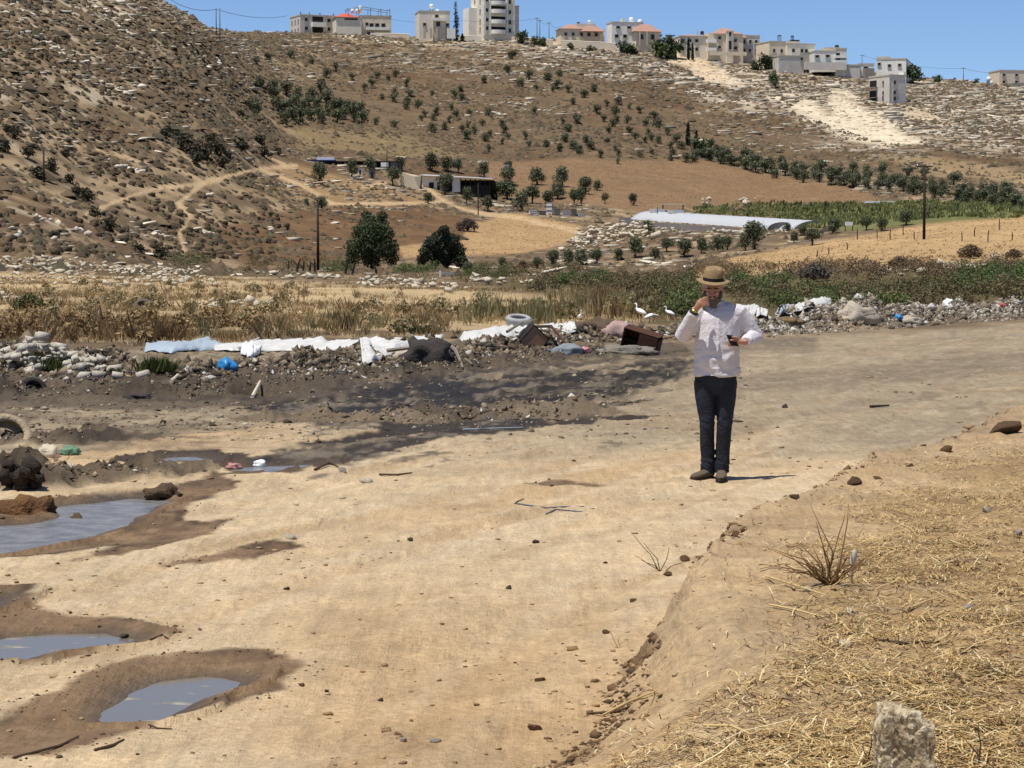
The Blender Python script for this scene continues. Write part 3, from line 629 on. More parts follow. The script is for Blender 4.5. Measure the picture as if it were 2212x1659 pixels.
# stones : the larger ones single, the small ones as one mass
X, Y, Z, x, y, r = hill_points(150000, 185, 765, 23)
dens = 0.012 + 0.6 * np.clip(fbm(X, Y, 0.03, 3, 421) - 0.1, 0, 1) + 0.35 * np.clip(fbm(X, Y, 0.1, 2, 423) - 0.25, 0, 1)
dens += np.where((x > 1000) & (y < 60 + (x - 600) * 0.16), 0.34, 0) + np.where((x < 560) & (y < 190), 0.22, 0) + np.where((x > 600) & (y < 130), 0.12, 0)
dens += np.where((x > 1500) & (y < 330) & (y > 180), 0.16, 0) + np.where((y > 470) & (x < 430), 0.10, 0)
for p in FIELDS[:4] + FIELDS[6:]: dens -= 2.0 * (poly_sd(x, y, p) < 3)
for p in SCREE: dens += 0.12 * (poly_sd(x, y, p) < 0)
dens *= 1 - 0.8 * (poly_sd(x, y, [(560, 190), (820, 190), (1000, 260), (1500, 230), (1560, 330), (1000, 350), (600, 290)]) < 0)
for pl, wd in TRACKS: dens -= 2.0 * (line_d(x, y, pl)[0] < wd)
k = (r.uniform(0, 1, len(X)) < dens * 0.55) & (y < 596); X, Y, Z, x, y = X[k], Y[k], Z[k], x[k], y[k]; N = len(X)
inscree = np.zeros(N, bool)
for p in SCREE: inscree |= poly_sd(x, y, p) < 2
s = r.gamma(1.8, 0.14, N) + 0.14; upz = (x > 950) & (y < 60 + (x - 600) * 0.16); s = np.where(inscree, s * 0.55, np.where(upz & (r.uniform(0, 1, N) < .25), s * 1.4, s))
pal = np.array([S(226, 214, 192, .72), S(206, 192, 168, .7), S(242, 230, 206, .74), S(186, 178, 162, .7), S(214, 192, 160, .7)]); N = len(X)
col = pal[r.choice(5, N)] * r.uniform(.72, 1.05, (N, 1)); col = np.where(inscree[:, None], S(232, 210, 176) * r.uniform(.85, 1.1, (N, 1)), col)
sc = np.stack([s * r.uniform(1.0, 2.4, N), s * r.uniform(.8, 1.4, N), s * r.uniform(.25, .5, N)], 1)
big = np.argsort(-s * F / Y)[:120]; msk = np.ones(N, bool); msk[big] = False
yaw = r.normal(0, .45, N)
V, Fc, C = scatter(shards(CUB, 12, 9, .3), np.stack([X, Y, Z + sc[:, 2] * .3], 1)[msk], sc[msk], yaw[msk], col[msk], colvar=0.12, seed=6)
stonem = mat("limestone_scatter", (1, 1, 1), 0.9, 0.18, 1.5, attr="col")
tag(link("hillside_stones", np_mesh("hillside_stones", V, Fc, C, stonem)), "pale limestone rubble strewn over the hillside", "stones", kind="stuff")
lime = mat("limestone", S(230, 218, 196, .8), 0.9, 0.28, 1.6, bump=0.5, objvar=0.18)
RK = [rock_mesh("rock", 40 + k, lime, 1, 0.2, (1, 1, .6), 6) for k in range(8)]
for j in big:
    o = link("rock", RK[int(r.integers(0, 8))], GROUND, (X[j], Y[j], Z[j] + sc[j, 2] * .12), (r.uniform(-.2, .2), r.uniform(-.2, .2), yaw[j]), sc[j] * 1.15)
# long bare ledges that the photo shows one by one (photo point, length m)
for (xx, yy, L, th) in [(40, 40, 7, .8), (60, 30, 5, .9), (140, 118, 7, .9), (170, 128, 5, .6), (235, 188, 8, .6), (260, 200, 6, .5), (310, 198, 3.2, 1.0), (440, 140, 7, .9), (480, 148, 9, .9), (510, 158, 6, .5), (215, 20, 5, .6), (330, 70, 4, .6), (245, 38, 4, .7), (270, 68, 4, .7),
                        (150, 130, 5, .6), (100, 88, 4, .6), (1050, 245, 9, .6), (1075, 248, 7, .5), (1120, 225, 9, .5), (1170, 240, 8, .5), (1190, 142, 8, .7), (1320, 165, 9, .9), (1340, 170, 8, .7), (1350, 215, 8, .5), (1500, 200, 9, .8), (1530, 205, 8, .6), (1240, 118, 7, .6),
                        (1580, 220, 8, .6), (1650, 190, 7, .6), (2000, 238, 7, .6), (1960, 196, 7, .5), (2010, 262, 9, .5), (460, 430, 3.0, .6), (260, 362, 5, .9), (285, 368, 4, .7), (590, 500, 3, .6), (170, 500, 4, .9), (60, 505, 4, .7), (20, 515, 5, .7), (100, 480, 4.5, .6), (370, 520, 4, .7), (340, 510, 3, .6), (430, 500, 4, .5)]:
    p = hit(xx, yy)
    for q in range(int(L * .8) + 1):
        dx_ = r.normal(0, L * .27); dy_ = r.normal(0, .9); l2 = r.uniform(.5, 1.2) * min(1, p.y / 380); o = link("rock", RK[int(r.integers(0, 8))], GROUND, (p.x + dx_, p.y + dy_, zat(p.x + dx_, p.y + dy_) + .12), (r.uniform(-.25, .25), r.uniform(-.25, .25), r.normal(0, .5)), (l2 * 1.25, l2 * .8, th * r.uniform(.7, 1.2)))

# ================================================================== trees
def leaf_cloud(centres, radii, n, size, seed, cols, flat=0.8, up=0.25):
    """n leaf-spray quads spread through a set of uneven lobes; denser towards the lobes' skins"""
    r = np.random.default_rng(seed); C = np.asarray(centres, float); R = np.asarray(radii, float); w_ = R ** 2; w_ = w_ / w_.sum()
    i = r.choice(len(C), n, p=w_); dr = r.normal(size=(n, 3)); dr /= np.linalg.norm(dr, axis=1)[:, None]
    rad = R[i] * (r.uniform(0.15, 1, n) ** 0.45) * (1 + 0.18 * np.sin(dr[:, 0] * 7 + i) * np.sin(dr[:, 2] * 6 + 2 * i))
    P = C[i] + dr * rad[:, None] * np.array([1, 1, flat])
    nr = dr * 0.7 + r.normal(size=(n, 3)) * 0.55 + np.array([0, 0, up]); nr /= np.linalg.norm(nr, axis=1)[:, None]
    t = np.cross(nr, r.normal(size=(n, 3))); t /= np.linalg.norm(t, axis=1)[:, None] + 1e-9; b_ = np.cross(nr, t)
    s_ = size * r.uniform(.6, 1.4, n)[:, None]
    V = np.stack([P - t * s_, P - b_ * s_ * .45, P + t * s_, P + b_ * s_ * .45], 1).reshape(-1, 3)
    Fc = np.arange(n * 4).reshape(n, 4)
    cc = np.asarray(cols)[r.choice(len(cols), n)] * r.uniform(.7, 1.25, (n, 1)); return V, Fc, np.repeat(cc, 4, 0)
bark = mat("bark", S(92, 78, 62), 0.95, 0.35, 6, bump=0.6)
oliveleaf = mat("olive_leaf", (1, 1, 1), 0.6, 0.15, 4, attr="col", objvar=0.22, trans=0.15)
greenleaf = mat("green_leaf", (1, 1, 1), 0.55, 0.15, 4, attr="col", objvar=0.15, trans=0.2)
OL = [S(118, 126, 90), S(98, 106, 72), S(80, 88, 58), S(140, 146, 112)]
GR = [S(82, 98, 56), S(66, 82, 46), S(100, 114, 66), S(54, 68, 40)]
DK = [S(62, 72, 50), S(76, 84, 58), S(50, 60, 44)]
def trunk_mesh(name, h, rad, seed, spread=0.5, limbs=3, m=None):
    r = random.Random(seed); bm = bmesh.new()
    top = Vector((r.uniform(-.15, .15), r.uniform(-.15, .15), h * .5))
    tube_bm(bm, [(0, 0, -.3), (r.uniform(-.06, .06), 0, h * .25), top], [rad * 1.3, rad, rad * .8], 7)
    for k in range(limbs):
        a = 6.28 * k / limbs + r.uniform(-.5, .5); e = top + Vector((math.cos(a) * spread, math.sin(a) * spread, h * .55)); md = (top + e) / 2 + Vector((r.uniform(-.1, .1), 0, h * .06))
        tube_bm(bm, [top - Vector((0, 0, .1)), md, e], [rad * .65, rad * .45, rad * .15], 5)
    return bm_mesh(name, bm, m or bark, True)
def tree_meshes(seed, w=2.2, h=3.6, n=420, size=.34, cols=OL, m=None, lobes=7, low=.38, flat=.85):
    r = np.random.default_rng(seed); cs, rs = [], []
    for k in range(lobes):
        a = r.uniform(0, 6.28); q = r.uniform(.1, .62) * w * .5; cs.append((math.cos(a) * q, math.sin(a) * q, h * r.uniform(low + .1, .82))); rs.append(w * r.uniform(.2, .36))
    cs.append((0, 0, h * .62)); rs.append(w * .36)
    V, Fc, C = leaf_cloud(cs, rs, n, size, seed, cols, flat)
    return np_mesh("crown", V, Fc, C, m or oliveleaf), trunk_mesh("trunk", h * .75, w * .045, seed, w * .25)
def tree(name, meshes, loc, s=1.0, rz=0.0, label=None, cat="tree", group=None, sx=1.0):
    o = empty(name, loc, rz, label, cat, group); o.scale = (s * sx, s * sx, s)
    link("crown", meshes[0], o); link("trunk", meshes[1], o); return o
def px_tree(name, meshes, xv, yv, hpx, H, label, group=None, sx=1.0, cat="tree", sink=0.0):
    """yv: photo row of the foot, hpx: height in the photo"""
    p = hit(xv, yv); s = hpx / pxm(p.y) / H; p.z -= 0.1 + sink; return tree(name, meshes, p, s, random.uniform(0, 6.3), label, cat, group, sx)
OLV = [tree_meshes(60 + k, 3.0 + .25 * k, 3.6, 620, .23, low=.06, flat=.8 + .08 * k, lobes=5 + k) for k in range(5)]
OLVN = [tree_meshes(80 + k, 3.4, 3.9, 1500, .17, low=.16, lobes=9) for k in range(4)]
c2 = [(10,395),(100,375),(240,350),(380,400),(470,478),(528,440),(640,500),(800,490),(875,505),(915,483),(990,540),(770,545),(715,565),(830,630),(912,600),(905,635),(1005,610),(995,655),(980,690),(1060,680),(1185,725),(1110,740),(1085,765),(1165,760),(1280,700),(1265,775),(1310,745),(1400,730),(1240,820),(1345,640),(1300,615),(1340,578),(1490,520),(1160,605),(1350,835),(1385,810),(1375,875),(1480,797),(1520,730),(1605,800),(1620,840),(1530,870),(1650,885),(1495,895),(1815,715),(1760,885),(1780,935),(1830,570),(1900,500),(1935,575),(1965,550),(2040,580),(2140,610),(2200,575),(2065,660),(2000,785),(2095,775),(2035,830),(2010,895),(1895,935),(1980,965),(2150,905),(2185,940),(2100,970),(2065,940),(1520,965),(790,790),(910,805),(1150,830),(1430,850),(1610,920),(1780,490),(1980,475),(1735,540),(1645,455)]
c3 = [(530,775),(440,820),(745,880),(720,950),(715,985),(835,930),(930,960),(615,1030),(690,1075),(725,1045),(380,1045),(980,1070),(1055,1010),(1095,1080),(820,1050),(640,905),(555,960),(2110,740)]
c7 = [(115,150),(275,98),(230,185),(350,165),(385,195),(500,155),(455,110),(310,15),(660,35),(640,125),(710,185),(740,230),(735,300),(840,30),(885,80),(925,235),(1000,45),(975,115),(1025,95),(1030,220),(1085,115),(1170,45),(1200,165),(1250,105),(1295,165),(1200,270),(1220,235),(1330,275),(1385,280),(585,235)]
slope = [(548.6 + a / 3, b / 3) for a, b in c2] + [(1152.1 + a * .248, b * .248) for a, b in c3] + [(1152.1 + a * .248, 274.3 + b * .248) for a, b in c7]
rr_ = random.Random(5)
for k, (a, b) in enumerate(slope):
    h = rr_.uniform(13, 21); px_tree("olive_tree", OLV[k % 5], a, b + h * .45, h, 3.3, "small dark round olive tree scattered on the brown slope below the skyline houses", "olive trees scattered on the slope", rr_.uniform(.85, 1.25))
grove = [(45,545),(140,620),(210,580),(290,620),(370,620),(430,580),(175,700),(200,770),(240,720),(320,700),(300,750),(370,750),(420,740),(400,690),(470,650),(480,720),(540,760),(520,690),(590,740),(650,750),(690,720),(700,770),(120,570),(20,710),(260,680),(350,660),(560,700),(620,700),(450,770),(250,760)]
for k, (a, b) in enumerate(grove):
    h = rr_.uniform(26, 36); px_tree("olive_tree", OLV[k % 5], 548.6 + a / 3, b / 3 + h * .42, h, 3.3, "grey green olive tree in the dense grove on the upper slope", "olive trees in the dense upper grove", rr_.uniform(.8, 1.15))
band = []
for t in np.linspace(0, 1, 27):
    xx = 1525 + t * 700; yc = np.interp(xx, [1520, 1600, 1700, 1800, 1900, 2000, 2100, 2212], [342, 362, 384, 396, 408, 422, 436, 448])
    for q in range(3): band.append((xx + rr_.uniform(-10, 10), yc - 8 * q + rr_.uniform(-3, 3) + 4))
band += [(1775, 372), (1842, 374), (1872, 380), (1905, 378), (1995, 390), (1960, 384), (2060, 400), (2170, 420), (1500, 350), (1535, 330), (1560, 338)]
for k, (a, b) in enumerate(band):
    h = rr_.uniform(21, 30); px_tree("olive_tree", OLV[k % 5], a, b, h, 3.3, "dark olive tree in the long band along the foot of the far slope", "olive trees in the long band", rr_.uniform(.9, 1.25))
# hillside bushes on the left spur
SHR = [tree_meshes(120 + k, 3.0, 2.0, 300, .26, [S(84, 78, 54), S(66, 66, 46), S(96, 88, 60)], lobes=6, low=.1) for k in range(3)]
for k, (a, b, h) in enumerate([(355,300,22),(385,312,24),(405,330,34),(440,345,36),(470,340,30),(455,318,26),(490,345,24),(520,330,24),(570,340,22),(560,310,20),(425,360,26),(365,290,18),(600,335,18),(480,362,22),(30,300,26),(10,330,30),(60,345,26),(110,370,26),(150,395,22),(185,440,30),(205,470,22),(165,420,20),(235,500,26),(80,385,24),(140,340,18),(20,290,18),(345,560,26),(300,545,20),(120,520,20),(550,240,22),(535,232,18),(520,255,16),(580,205,20),(555,195,18)]):
    px_tree("hillside_bush", SHR[k % 3], a, b, h, 1.8, "grey brown bush on the bare spur of the hill", "bushes on the bare spur", rr_.uniform(.8, 1.2), "bush")
# nearer olive trees round the sheds and beside the brown field
near_ol = [(690,400,52,"leafy green tree standing right in front of the dark shed"), (760,385,42,"olive tree in front of the middle of the dark shed"), (800,372,36,"olive tree under the far end of the dark shed roof"), (848,402,44,"round olive tree between the dark shed and the beige tent"), (865,370,32,"small olive tree behind the beige tent"),
           (930,370,40,"olive tree above the white roofed shed"), (965,372,38,"greyish olive tree behind the white roofed shed"), (990,375,34,"second greyish olive tree behind the white roofed shed"), (962,420,48,"dark olive tree hugging the front wall of the white roofed shed"), (1008,440,36,"olive tree with open trunk in front of the white roofed shed"), (925,440,28,"small round bush beside the pale dirt lane"),
           (1054,458,38,"olive tree with bare trunk at the bend of the lane"), (1072,430,40,"olive tree at the open end of the white roofed shed"), (1046,385,34,"lone olive tree uphill from the white roofed shed"), (1095,432,50,"slender olive tree right of the white roofed shed"), (1100,400,44,"tall olive tree behind the slender one by the shed"), (1098,372,26,"small olive tree at the top corner of the brown field"),
           (1128,458,44,"leaning olive tree left of the stacked crates"), (1160,400,42,"tall olive tree on the edge of the brown field"), (1150,440,44,"olive tree behind the stacked crates"), (1185,450,40,"dark olive tree directly above the stacked crates"), (1215,405,44,"tall branching olive tree, middle of the row by the brown field"), (1205,430,40,"olive tree below the tall branching one"), (1240,445,40,"olive tree beside the last crates"), (1265,420,40,"olive tree with loose crown at the end of the row"), (1255,440,36,"bushy olive tree under the loose crowned one"), (1290,412,26,"small outlying olive tree by the brown field"),
           (1307,440,26,"round olive bush left of the white canopy"), (1368,444,28,"round olive bush right of the white canopy"), (662,448,20,"small bare grey tree on the tan terrace"), (695,452,34,"thin leafless tree on the tan terrace"), (622,498,18,"small round bush on the dark brown slope"), (585,470,14,"tiny shrub at the top of the dark brown slope")]
for k, (a, b, h, lb) in enumerate(near_ol): px_tree("olive_tree", OLVN[k % 4], a, b, h, 3.6, lb, "olive trees round the sheds", rr_.uniform(.8, 1.1))
row = [(1010,592,30,"leftmost bush of the row along the ravine"),(1085,580,26,"olive bush next to the leftmost one along the ravine"),(1130,582,24,"small bush in the ravine row left of the rock heap"),(1160,580,28,"bush in the ravine row below the tip of the rock heap"),(1195,575,38,"olive tree at the tip of the rock heap"),(1228,575,36,"olive tree below the pale rock heap"),(1255,572,40,"bushy olive tree below the middle of the rock heap"),(1290,570,36,"olive tree below the right half of the rock heap"),(1335,564,30,"olive tree below the dark bush on the rock heap"),(1372,558,46,"large olive tree below the greenhouse corner"),(1415,560,30,"round olive bush below the greenhouse"),(1440,545,34,"slim olive tree below the greenhouse"),(1478,558,44,"full olive tree below the middle of the greenhouse"),(1515,548,36,"olive tree below the right half of the greenhouse"),(1550,545,40,"olive tree left of the tall grey green tree"),(1572,540,34,"small olive tree touching the tall grey green tree"),
       (1630,540,66,"tall grey green tree covering the end of the greenhouse"),(1610,542,40,"low bush at the foot of the tall grey green tree"),(1700,500,22,"bush before the greenhouse arch"),(1755,530,42,"round olive tree right of the greenhouse"),(1735,510,24,"small olive tree between greenhouse and round tree"),(1715,525,26,"low olive bush left of the round tree"),(1800,505,40,"olive tree left of the small white sign board"),(1872,498,34,"grey olive tree right of the small white sign board"),(1905,500,32,"dark olive tree midway to the big pole"),(1958,487,34,"olive tree just left of the big pole"),(1400,505,34,"dark bush standing on the pale rock heap")]
for k, (a, b, h, lb) in enumerate(row): px_tree("olive_tree", OLVN[k % 4], a, b, h, 3.6, lb, "trees along the ravine", rr_.uniform(.9, 1.2))
# the two big trees of the middle distance
def big_tree(xv, yv, hpx, wpx, lb, seed, cols, lobes, dead=False):
    p = at(xv, yv, 226); p.z = zat(p.x, p.y) - .1; Hm = hpx / pxm(226); W = wpx / pxm(226)
    r = np.random.default_rng(seed); cs = [(lx * W, r.uniform(-.3, .3) * W, lz * Hm) for lx, lz, _ in lobes]; rs = [q * W for *_, q in lobes]
    V, Fc, C = leaf_cloud(cs, rs, 14000, .115, seed, cols, .95)
    o = empty("broadleaf_tree", p, 0, lb, "tree"); link("crown", np_mesh("crown", V, Fc, C, greenleaf), o); link("trunk", trunk_mesh("trunk", Hm * .8, .16, seed, W * .25, 5), o)
big_tree(803, 588, 134, 118, "tallest dark green bushy tree beside the left wooden pole", 5, GR, [(-.05, .80, .2), (.12, .78, .2), (-.18, .66, .2), (.22, .64, .2), (0, .62, .28), (-.3, .42, .2), (.32, .42, .2), (-.1, .42, .26), (.12, .40, .26), (-.36, .26, .16), (.36, .25, .16), (0, .25, .22), (.2, .92, .1), (-.12, .94, .1)])
big_tree(955, 590, 92, 100, "dark wide tree right of the tallest bushy tree", 6, DK, [(0, .78, .2), (-.2, .62, .2), (.2, .66, .2), (-.3, .4, .2), (.3, .42, .22), (0, .5, .28), (-.42, .25, .14), (.4, .2, .16), (0, .25, .24), (.06, .95, .1)])
# cypresses
def cypress(xv, yv, hpx, wpx, lb, d=None, g=None):
    p = hit(xv, yv) if d is None else at(xv, yv, d)
    if d is not None: p.z = min(p.z, zat(p.x, p.y))
    H = hpx / pxm(p.y); W = wpx / pxm(p.y) * .5; n = 14
    cs = [(random.uniform(-.15, .15) * W, random.uniform(-.15, .15) * W, H * (k + .6) / n) for k in range(n)]; rs = [W * (math.sin(math.pi * min(1, .18 + .82 * (1 - k / n)) * .5) ** .9) * (.75 if k == 0 else 1) for k in range(n)]
    V, Fc, C = leaf_cloud(cs, rs, 900, max(.25, W * .22), int(xv), DK, 1.3); o = empty("cypress_tree", p, 0, lb, "tree", g)
    link("crown", np_mesh("crown", V, Fc, C, greenleaf), o); bm = bmesh.new(); tube_bm(bm, [(0, 0, -.5), (0, 0, H * .9)], [.2, .05], 6); link("trunk", bm_mesh("trunk", bm, bark), o)
cypress(985, 68, 84, 14, "tall black cypress between the stone house and the tower block", 735)
cypress(1486, 315, 50, 11, "taller of the two cypresses on the open slope"); cypress(1504, 326, 42, 10, "shorter of the two cypresses on the open slope")
cypress(1487, 116, 46, 7, "slim cypress before the wide villa, taller of the pair", 728); cypress(1496, 118, 36, 6, "slim cypress before the wide villa, shorter of the pair", 728)
cypress(999, 66, 16, 9, "short cypress right beside the tall black one", 735); cypress(1465, 80, 24, 10, "pointed conifer beside the round garden trees", 736)
BU = [tree_meshes(150 + k, 4.2, 3.4, 420, .34, GR, greenleaf, lobes=7, low=.15) for k in range(3)]
for k, (a, b, h, d, lb) in enumerate([(1128,74,26,738,"round garden tree at the foot of the tower block"), (1155,78,20,738,"garden tree right of the tower block"), (1172,78,18,738,"low garden tree nearest the three skyline poles"), (1108,125,18,700,"olive green bush on the rocks below the tower block"),
        (1445,105,50,726,"large round garden tree left of the wide villa"), (1428,106,36,726,"garden tree beside the large round one"), (1460,106,34,727,"dark garden tree hiding the corner of the wide villa"), (1344,98,28,728,"bush before the white roofed house"), (1365,98,22,728,"low bush under the red roofed wing"), (1655,134,32,722,"round bush between the wide villa and the tank house"), (1630,134,22,722,"reddish hedge bush at the end of the wide villa"),
        (1512,348,46,540,"broad light green tree at the head of the olive band"), (1972,163,36,728,"dark tree covering the corner of the white two storey house"), (2028,182,18,740,"lone round bush on the right skyline"), (2109,184,12,742,"low bush near the white tanks"), (1232,90,14,730,"shrub under the red roofed villa"), (1275,88,14,730,"garden shrub by the red roofed villa gate"), (1670,200,22,690,"bush on the quarried slope")]):
    p = at(a, b, d); p.z = zat(p.x, p.y) - .2 if d > 600 else hit(a, b).z; o = tree("garden_tree", BU[k % 3], p, h / pxm(d) / 3.1, random.uniform(0, 6), lb, "tree", "garden trees on the ridge", 1.0)
# ================================================================== houses on the ridge
stone = mat("house_stone", S(234, 224, 204, .92), 0.9, 0.10, 0.5, bump=0.2); stone_w = mat("house_white", S(244, 240, 230, .9), 0.9, 0.08, 0.5); stone_g = mat("house_grey", S(212, 205, 194, .9), 0.92, 0.12, 0.6)
stone_t = mat("house_tan", S(230, 212, 186, .92), 0.9, 0.1, 0.5); rooft = mat("red_tile", S(202, 158, 140), 0.85, 0.15, 2); roofr = mat("red_canopy", S(232, 112, 92), 0.7, 0.08, 2)
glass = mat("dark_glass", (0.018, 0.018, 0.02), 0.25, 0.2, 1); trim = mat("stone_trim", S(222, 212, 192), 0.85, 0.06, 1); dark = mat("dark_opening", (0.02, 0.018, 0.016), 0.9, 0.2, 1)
tankw = mat("tank_white", (0.8, 0.8, 0.78), 0.5, 0.04, 1); tankb = mat("tank_black", (0.03, 0.03, 0.032), 0.5, 0.2, 1); metal = mat("grey_metal", S(120, 120, 118), 0.6, 0.1, 2); conc = mat("raw_concrete", S(168, 160, 150), 0.95, 0.15, 0.8)

class House:
    """a building laid out in metres: x along its front, y away from the viewer, z up; photo pixels are turned into metres with s"""
    def __init__(self, name, xv, yv, d, yaw, label):
        self.d = d; self.s = d / F; self.x0 = xv; self.y0 = yv
        p = at(xv, yv, d); self.o = empty(name, (p.x, p.y, p.z), math.radians(yaw), label, "building"); self.cy = math.cos(math.radians(yaw)); self.sy = max(.05, math.sin(math.radians(abs(yaw)))); self.w = 0
    def X(self, px): return (px - self.x0) * self.s / self.cy
    def Z(self, py): return (self.y0 - py) * self.s
    def part(self, name, m, boxes, parent=None):
        bm = bmesh.new()
        for b in boxes: box_bm(bm, *b)
        return link(name, bm_mesh(name, bm, m), parent or self.o)
    def block(self, xa, xb, ya, yb, depth, m, y=0.0, name="wall", foot=3.0, parapet=True):
        x0, x1, z0, z1 = self.X(xa), self.X(xb), self.Z(yb), self.Z(ya)
        o = self.part(name, m, [(x0, x1, y, y + depth, z0 - foot, z1)])
        if parapet: self.part("parapet", trim, [(x0 - .12, x1 + .12, y - .12, y + .1, z1 - .25, z1 + .12), (x0 - .12, x0 + .1, y + .102, y + depth + .12, z1 - .25, z1 + .12), (x1 - .1, x1 + .12, y + .102, y + depth + .12, z1 - .25, z1 + .12)])
        return x0, x1, z0, z1
    def window(self, cx, cy, wpx, hpx, y=0.0, frame=True, name="window", side=None):
        w_, h_ = wpx * self.s, hpx * self.s; z = self.Z(cy)
        if side is None:
            x = self.X(cx); o = self.part(name, glass, [(x - w_ / 2, x + w_ / 2, y - .05, y + .02, z - h_ / 2, z + h_ / 2)])
            if frame: self.part("frame", trim, [(x - w_ / 2 - .15, x - w_ / 2 - .002, y - .14, y + .01, z - h_ / 2 - .15, z + h_ / 2 + .15), (x + w_ / 2 + .002, x + w_ / 2 + .15, y - .14, y + .01, z - h_ / 2 - .15, z + h_ / 2 + .15), (x - w_ / 2, x + w_ / 2, y - .14, y + .01, z + h_ / 2 + .002, z + h_ / 2 + .15)], o); self.part("sill", trim, [(x - w_ / 2 - .2, x + w_ / 2 + .2, y - .25, y + .01, z - h_ / 2 - .19, z - h_ / 2 - .04)], o)
        else:                                  # side = (x plane, sign, y centre)
            xp, sg, yc = side; a, b_ = sorted((xp + sg * .05, xp - sg * .02)); o = self.part(name, glass, [(a, b_, yc - w_ / 2, yc + w_ / 2, z - h_ / 2, z + h_ / 2)])
            a, b_ = sorted((xp + sg * .2, xp - sg * .01)); self.part("sill", trim, [(a, b_, yc - w_ / 2 - .15, yc + w_ / 2 + .15, z - h_ / 2 - .2, z - h_ / 2 - .03)], o)
        return o
    def hip(self, xa, xb, ytop, yeave, depth, y=0.0, m=None):
        x0, x1, z0, z1 = self.X(xa) - .3, self.X(xb) + .3, self.Z(yeave), self.Z(ytop); a, b_ = y - .4, y + depth + .4; rx = min((x1 - x0) * .42, depth * .5)
        bm = bmesh.new(); v = [bm.verts.new(p) for p in ((x0, a, z0), (x1, a, z0), (x1, b_, z0), (x0, b_, z0), (x0 + rx, (a + b_) / 2, z1), (x1 - rx, (a + b_) / 2, z1))]
        for f in ((0, 1, 5, 4), (1, 2, 5), (2, 3, 4, 5), (3, 0, 4), (3, 2, 1, 0)): bm.faces.new([v[i] for i in f])
        return link("roof", bm_mesh("roof", bm, m or rooft), self.o)
    def tank(self, cx, ytop, ybot, wpx, y=3.0, m=None, stand=0.0):
        r_ = wpx * self.s / 2; z0, z1 = self.Z(ybot), self.Z(ytop); x = self.X(cx); bm = bmesh.new()
        tube_bm(bm, [(x, y, z0 + stand), (x, y, z1 - r_ * .4), (x, y, z1 - r_ * .15), (x, y, z1)], [r_, r_, r_ * .75, r_ * .3], 12); t = link("water_tank", bm_mesh("water_tank", bm, m or tankw, True), self.o)
        if stand:
            bm = bmesh.new()
            for sx in (-1, 1):
                for q in (-1, 1): box_bm(bm, x + sx * r_ * .6 - .06, x + sx * r_ * .6 + .06, y + q * r_ * .6 - .06, y + q * r_ * .6 + .06, z0 - .3, z0 + stand)
            link("tank_stand", bm_mesh("tank_stand", bm, metal), t)
    def balcony(self, xa, xb, yfloor, hpx, y=0.0, depth=1.3, m=None):
        x0, x1, z = self.X(xa), self.X(xb), self.Z(yfloor); h = hpx * self.s
        return self.part("balcony", m or stone_w, [(x0, x1, y - depth, y - .005, z - .2, z), (x0, x1, y - depth - .12, y - depth - .003, z - .2, z + h), (x0 - .12, x0 - .003, y - depth - .12, y - .005, z - .2, z + h), (x1 + .003, x1 + .12, y - depth - .12, y - .005, z - .2, z + h)])
    def side_left(self, px): return px * self.s / self.sy          # depth that shows as px on the turned side

# 1 unfinished two storey house on the left of the skyline
H = House("concrete_house", 649, 74, 745, 24, "grey unfinished two storey house at the left end of the ridge"); D = H.side_left(28)
H.block(649, 722, 32, 73, D, stone_g, name="wall"); x0 = 0
for a in (661, 708): H.window(a, 42, 7, 7); H.window(a, 61, 7, 7)
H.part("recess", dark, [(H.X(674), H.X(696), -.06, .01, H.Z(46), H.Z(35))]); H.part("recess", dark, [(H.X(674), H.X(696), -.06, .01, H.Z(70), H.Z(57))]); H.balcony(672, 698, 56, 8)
for q in (.2, .5, .8):
    H.window(0, 44, 5, 6, side=(0, -1, D * q)); H.window(0, 63, 5, 6, side=(0, -1, D * q))
[H.part("column_stub", conc, [(H.X(a), H.X(a) + .3, .5, .8, H.Z(32), H.Z(26))]) for a in (650, 668, 690, 718)]
# 2 house with the red canopy and roof frame
H = House("roof_terrace_house", 736, 75, 742, 12, "stone house with red canopy and wire pergola on its roof"); D = 9
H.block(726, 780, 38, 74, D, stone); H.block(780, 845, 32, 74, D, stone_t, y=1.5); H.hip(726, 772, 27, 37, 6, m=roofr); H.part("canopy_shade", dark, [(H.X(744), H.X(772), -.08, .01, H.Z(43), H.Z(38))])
for a in (803, 815, 828): H.window(a, 53, 8, 9, 1.5)
H.window(793, 50, 6, 6, 1.5); H.window(800, 70, 16, 5, 1.5); H.balcony(792, 840, 62, 5, 1.5); H.tank(764, 17, 27, 7); H.tank(774, 17, 27, 7); H.tank(781, 10, 26, 7)
bm = bmesh.new()
for a in (752, 775, 800, 822, 841):
    for q in (.5, 6): tube_bm(bm, [(H.X(a), q, H.Z(34)), (H.X(a), q, H.Z(18))], .09, 4)
for q in (.5, 6): tube_bm(bm, [(H.X(752), q, H.Z(20)), (H.X(780), q, H.Z(14)), (H.X(841), q, H.Z(22))], .09, 4)
for a in (752, 775, 800, 822, 841): tube_bm(bm, [(H.X(a), .5, H.Z(18)), (H.X(a), 6, H.Z(18))], .07, 4)
link("pergola", bm_mesh("pergola", bm, metal), H.o)
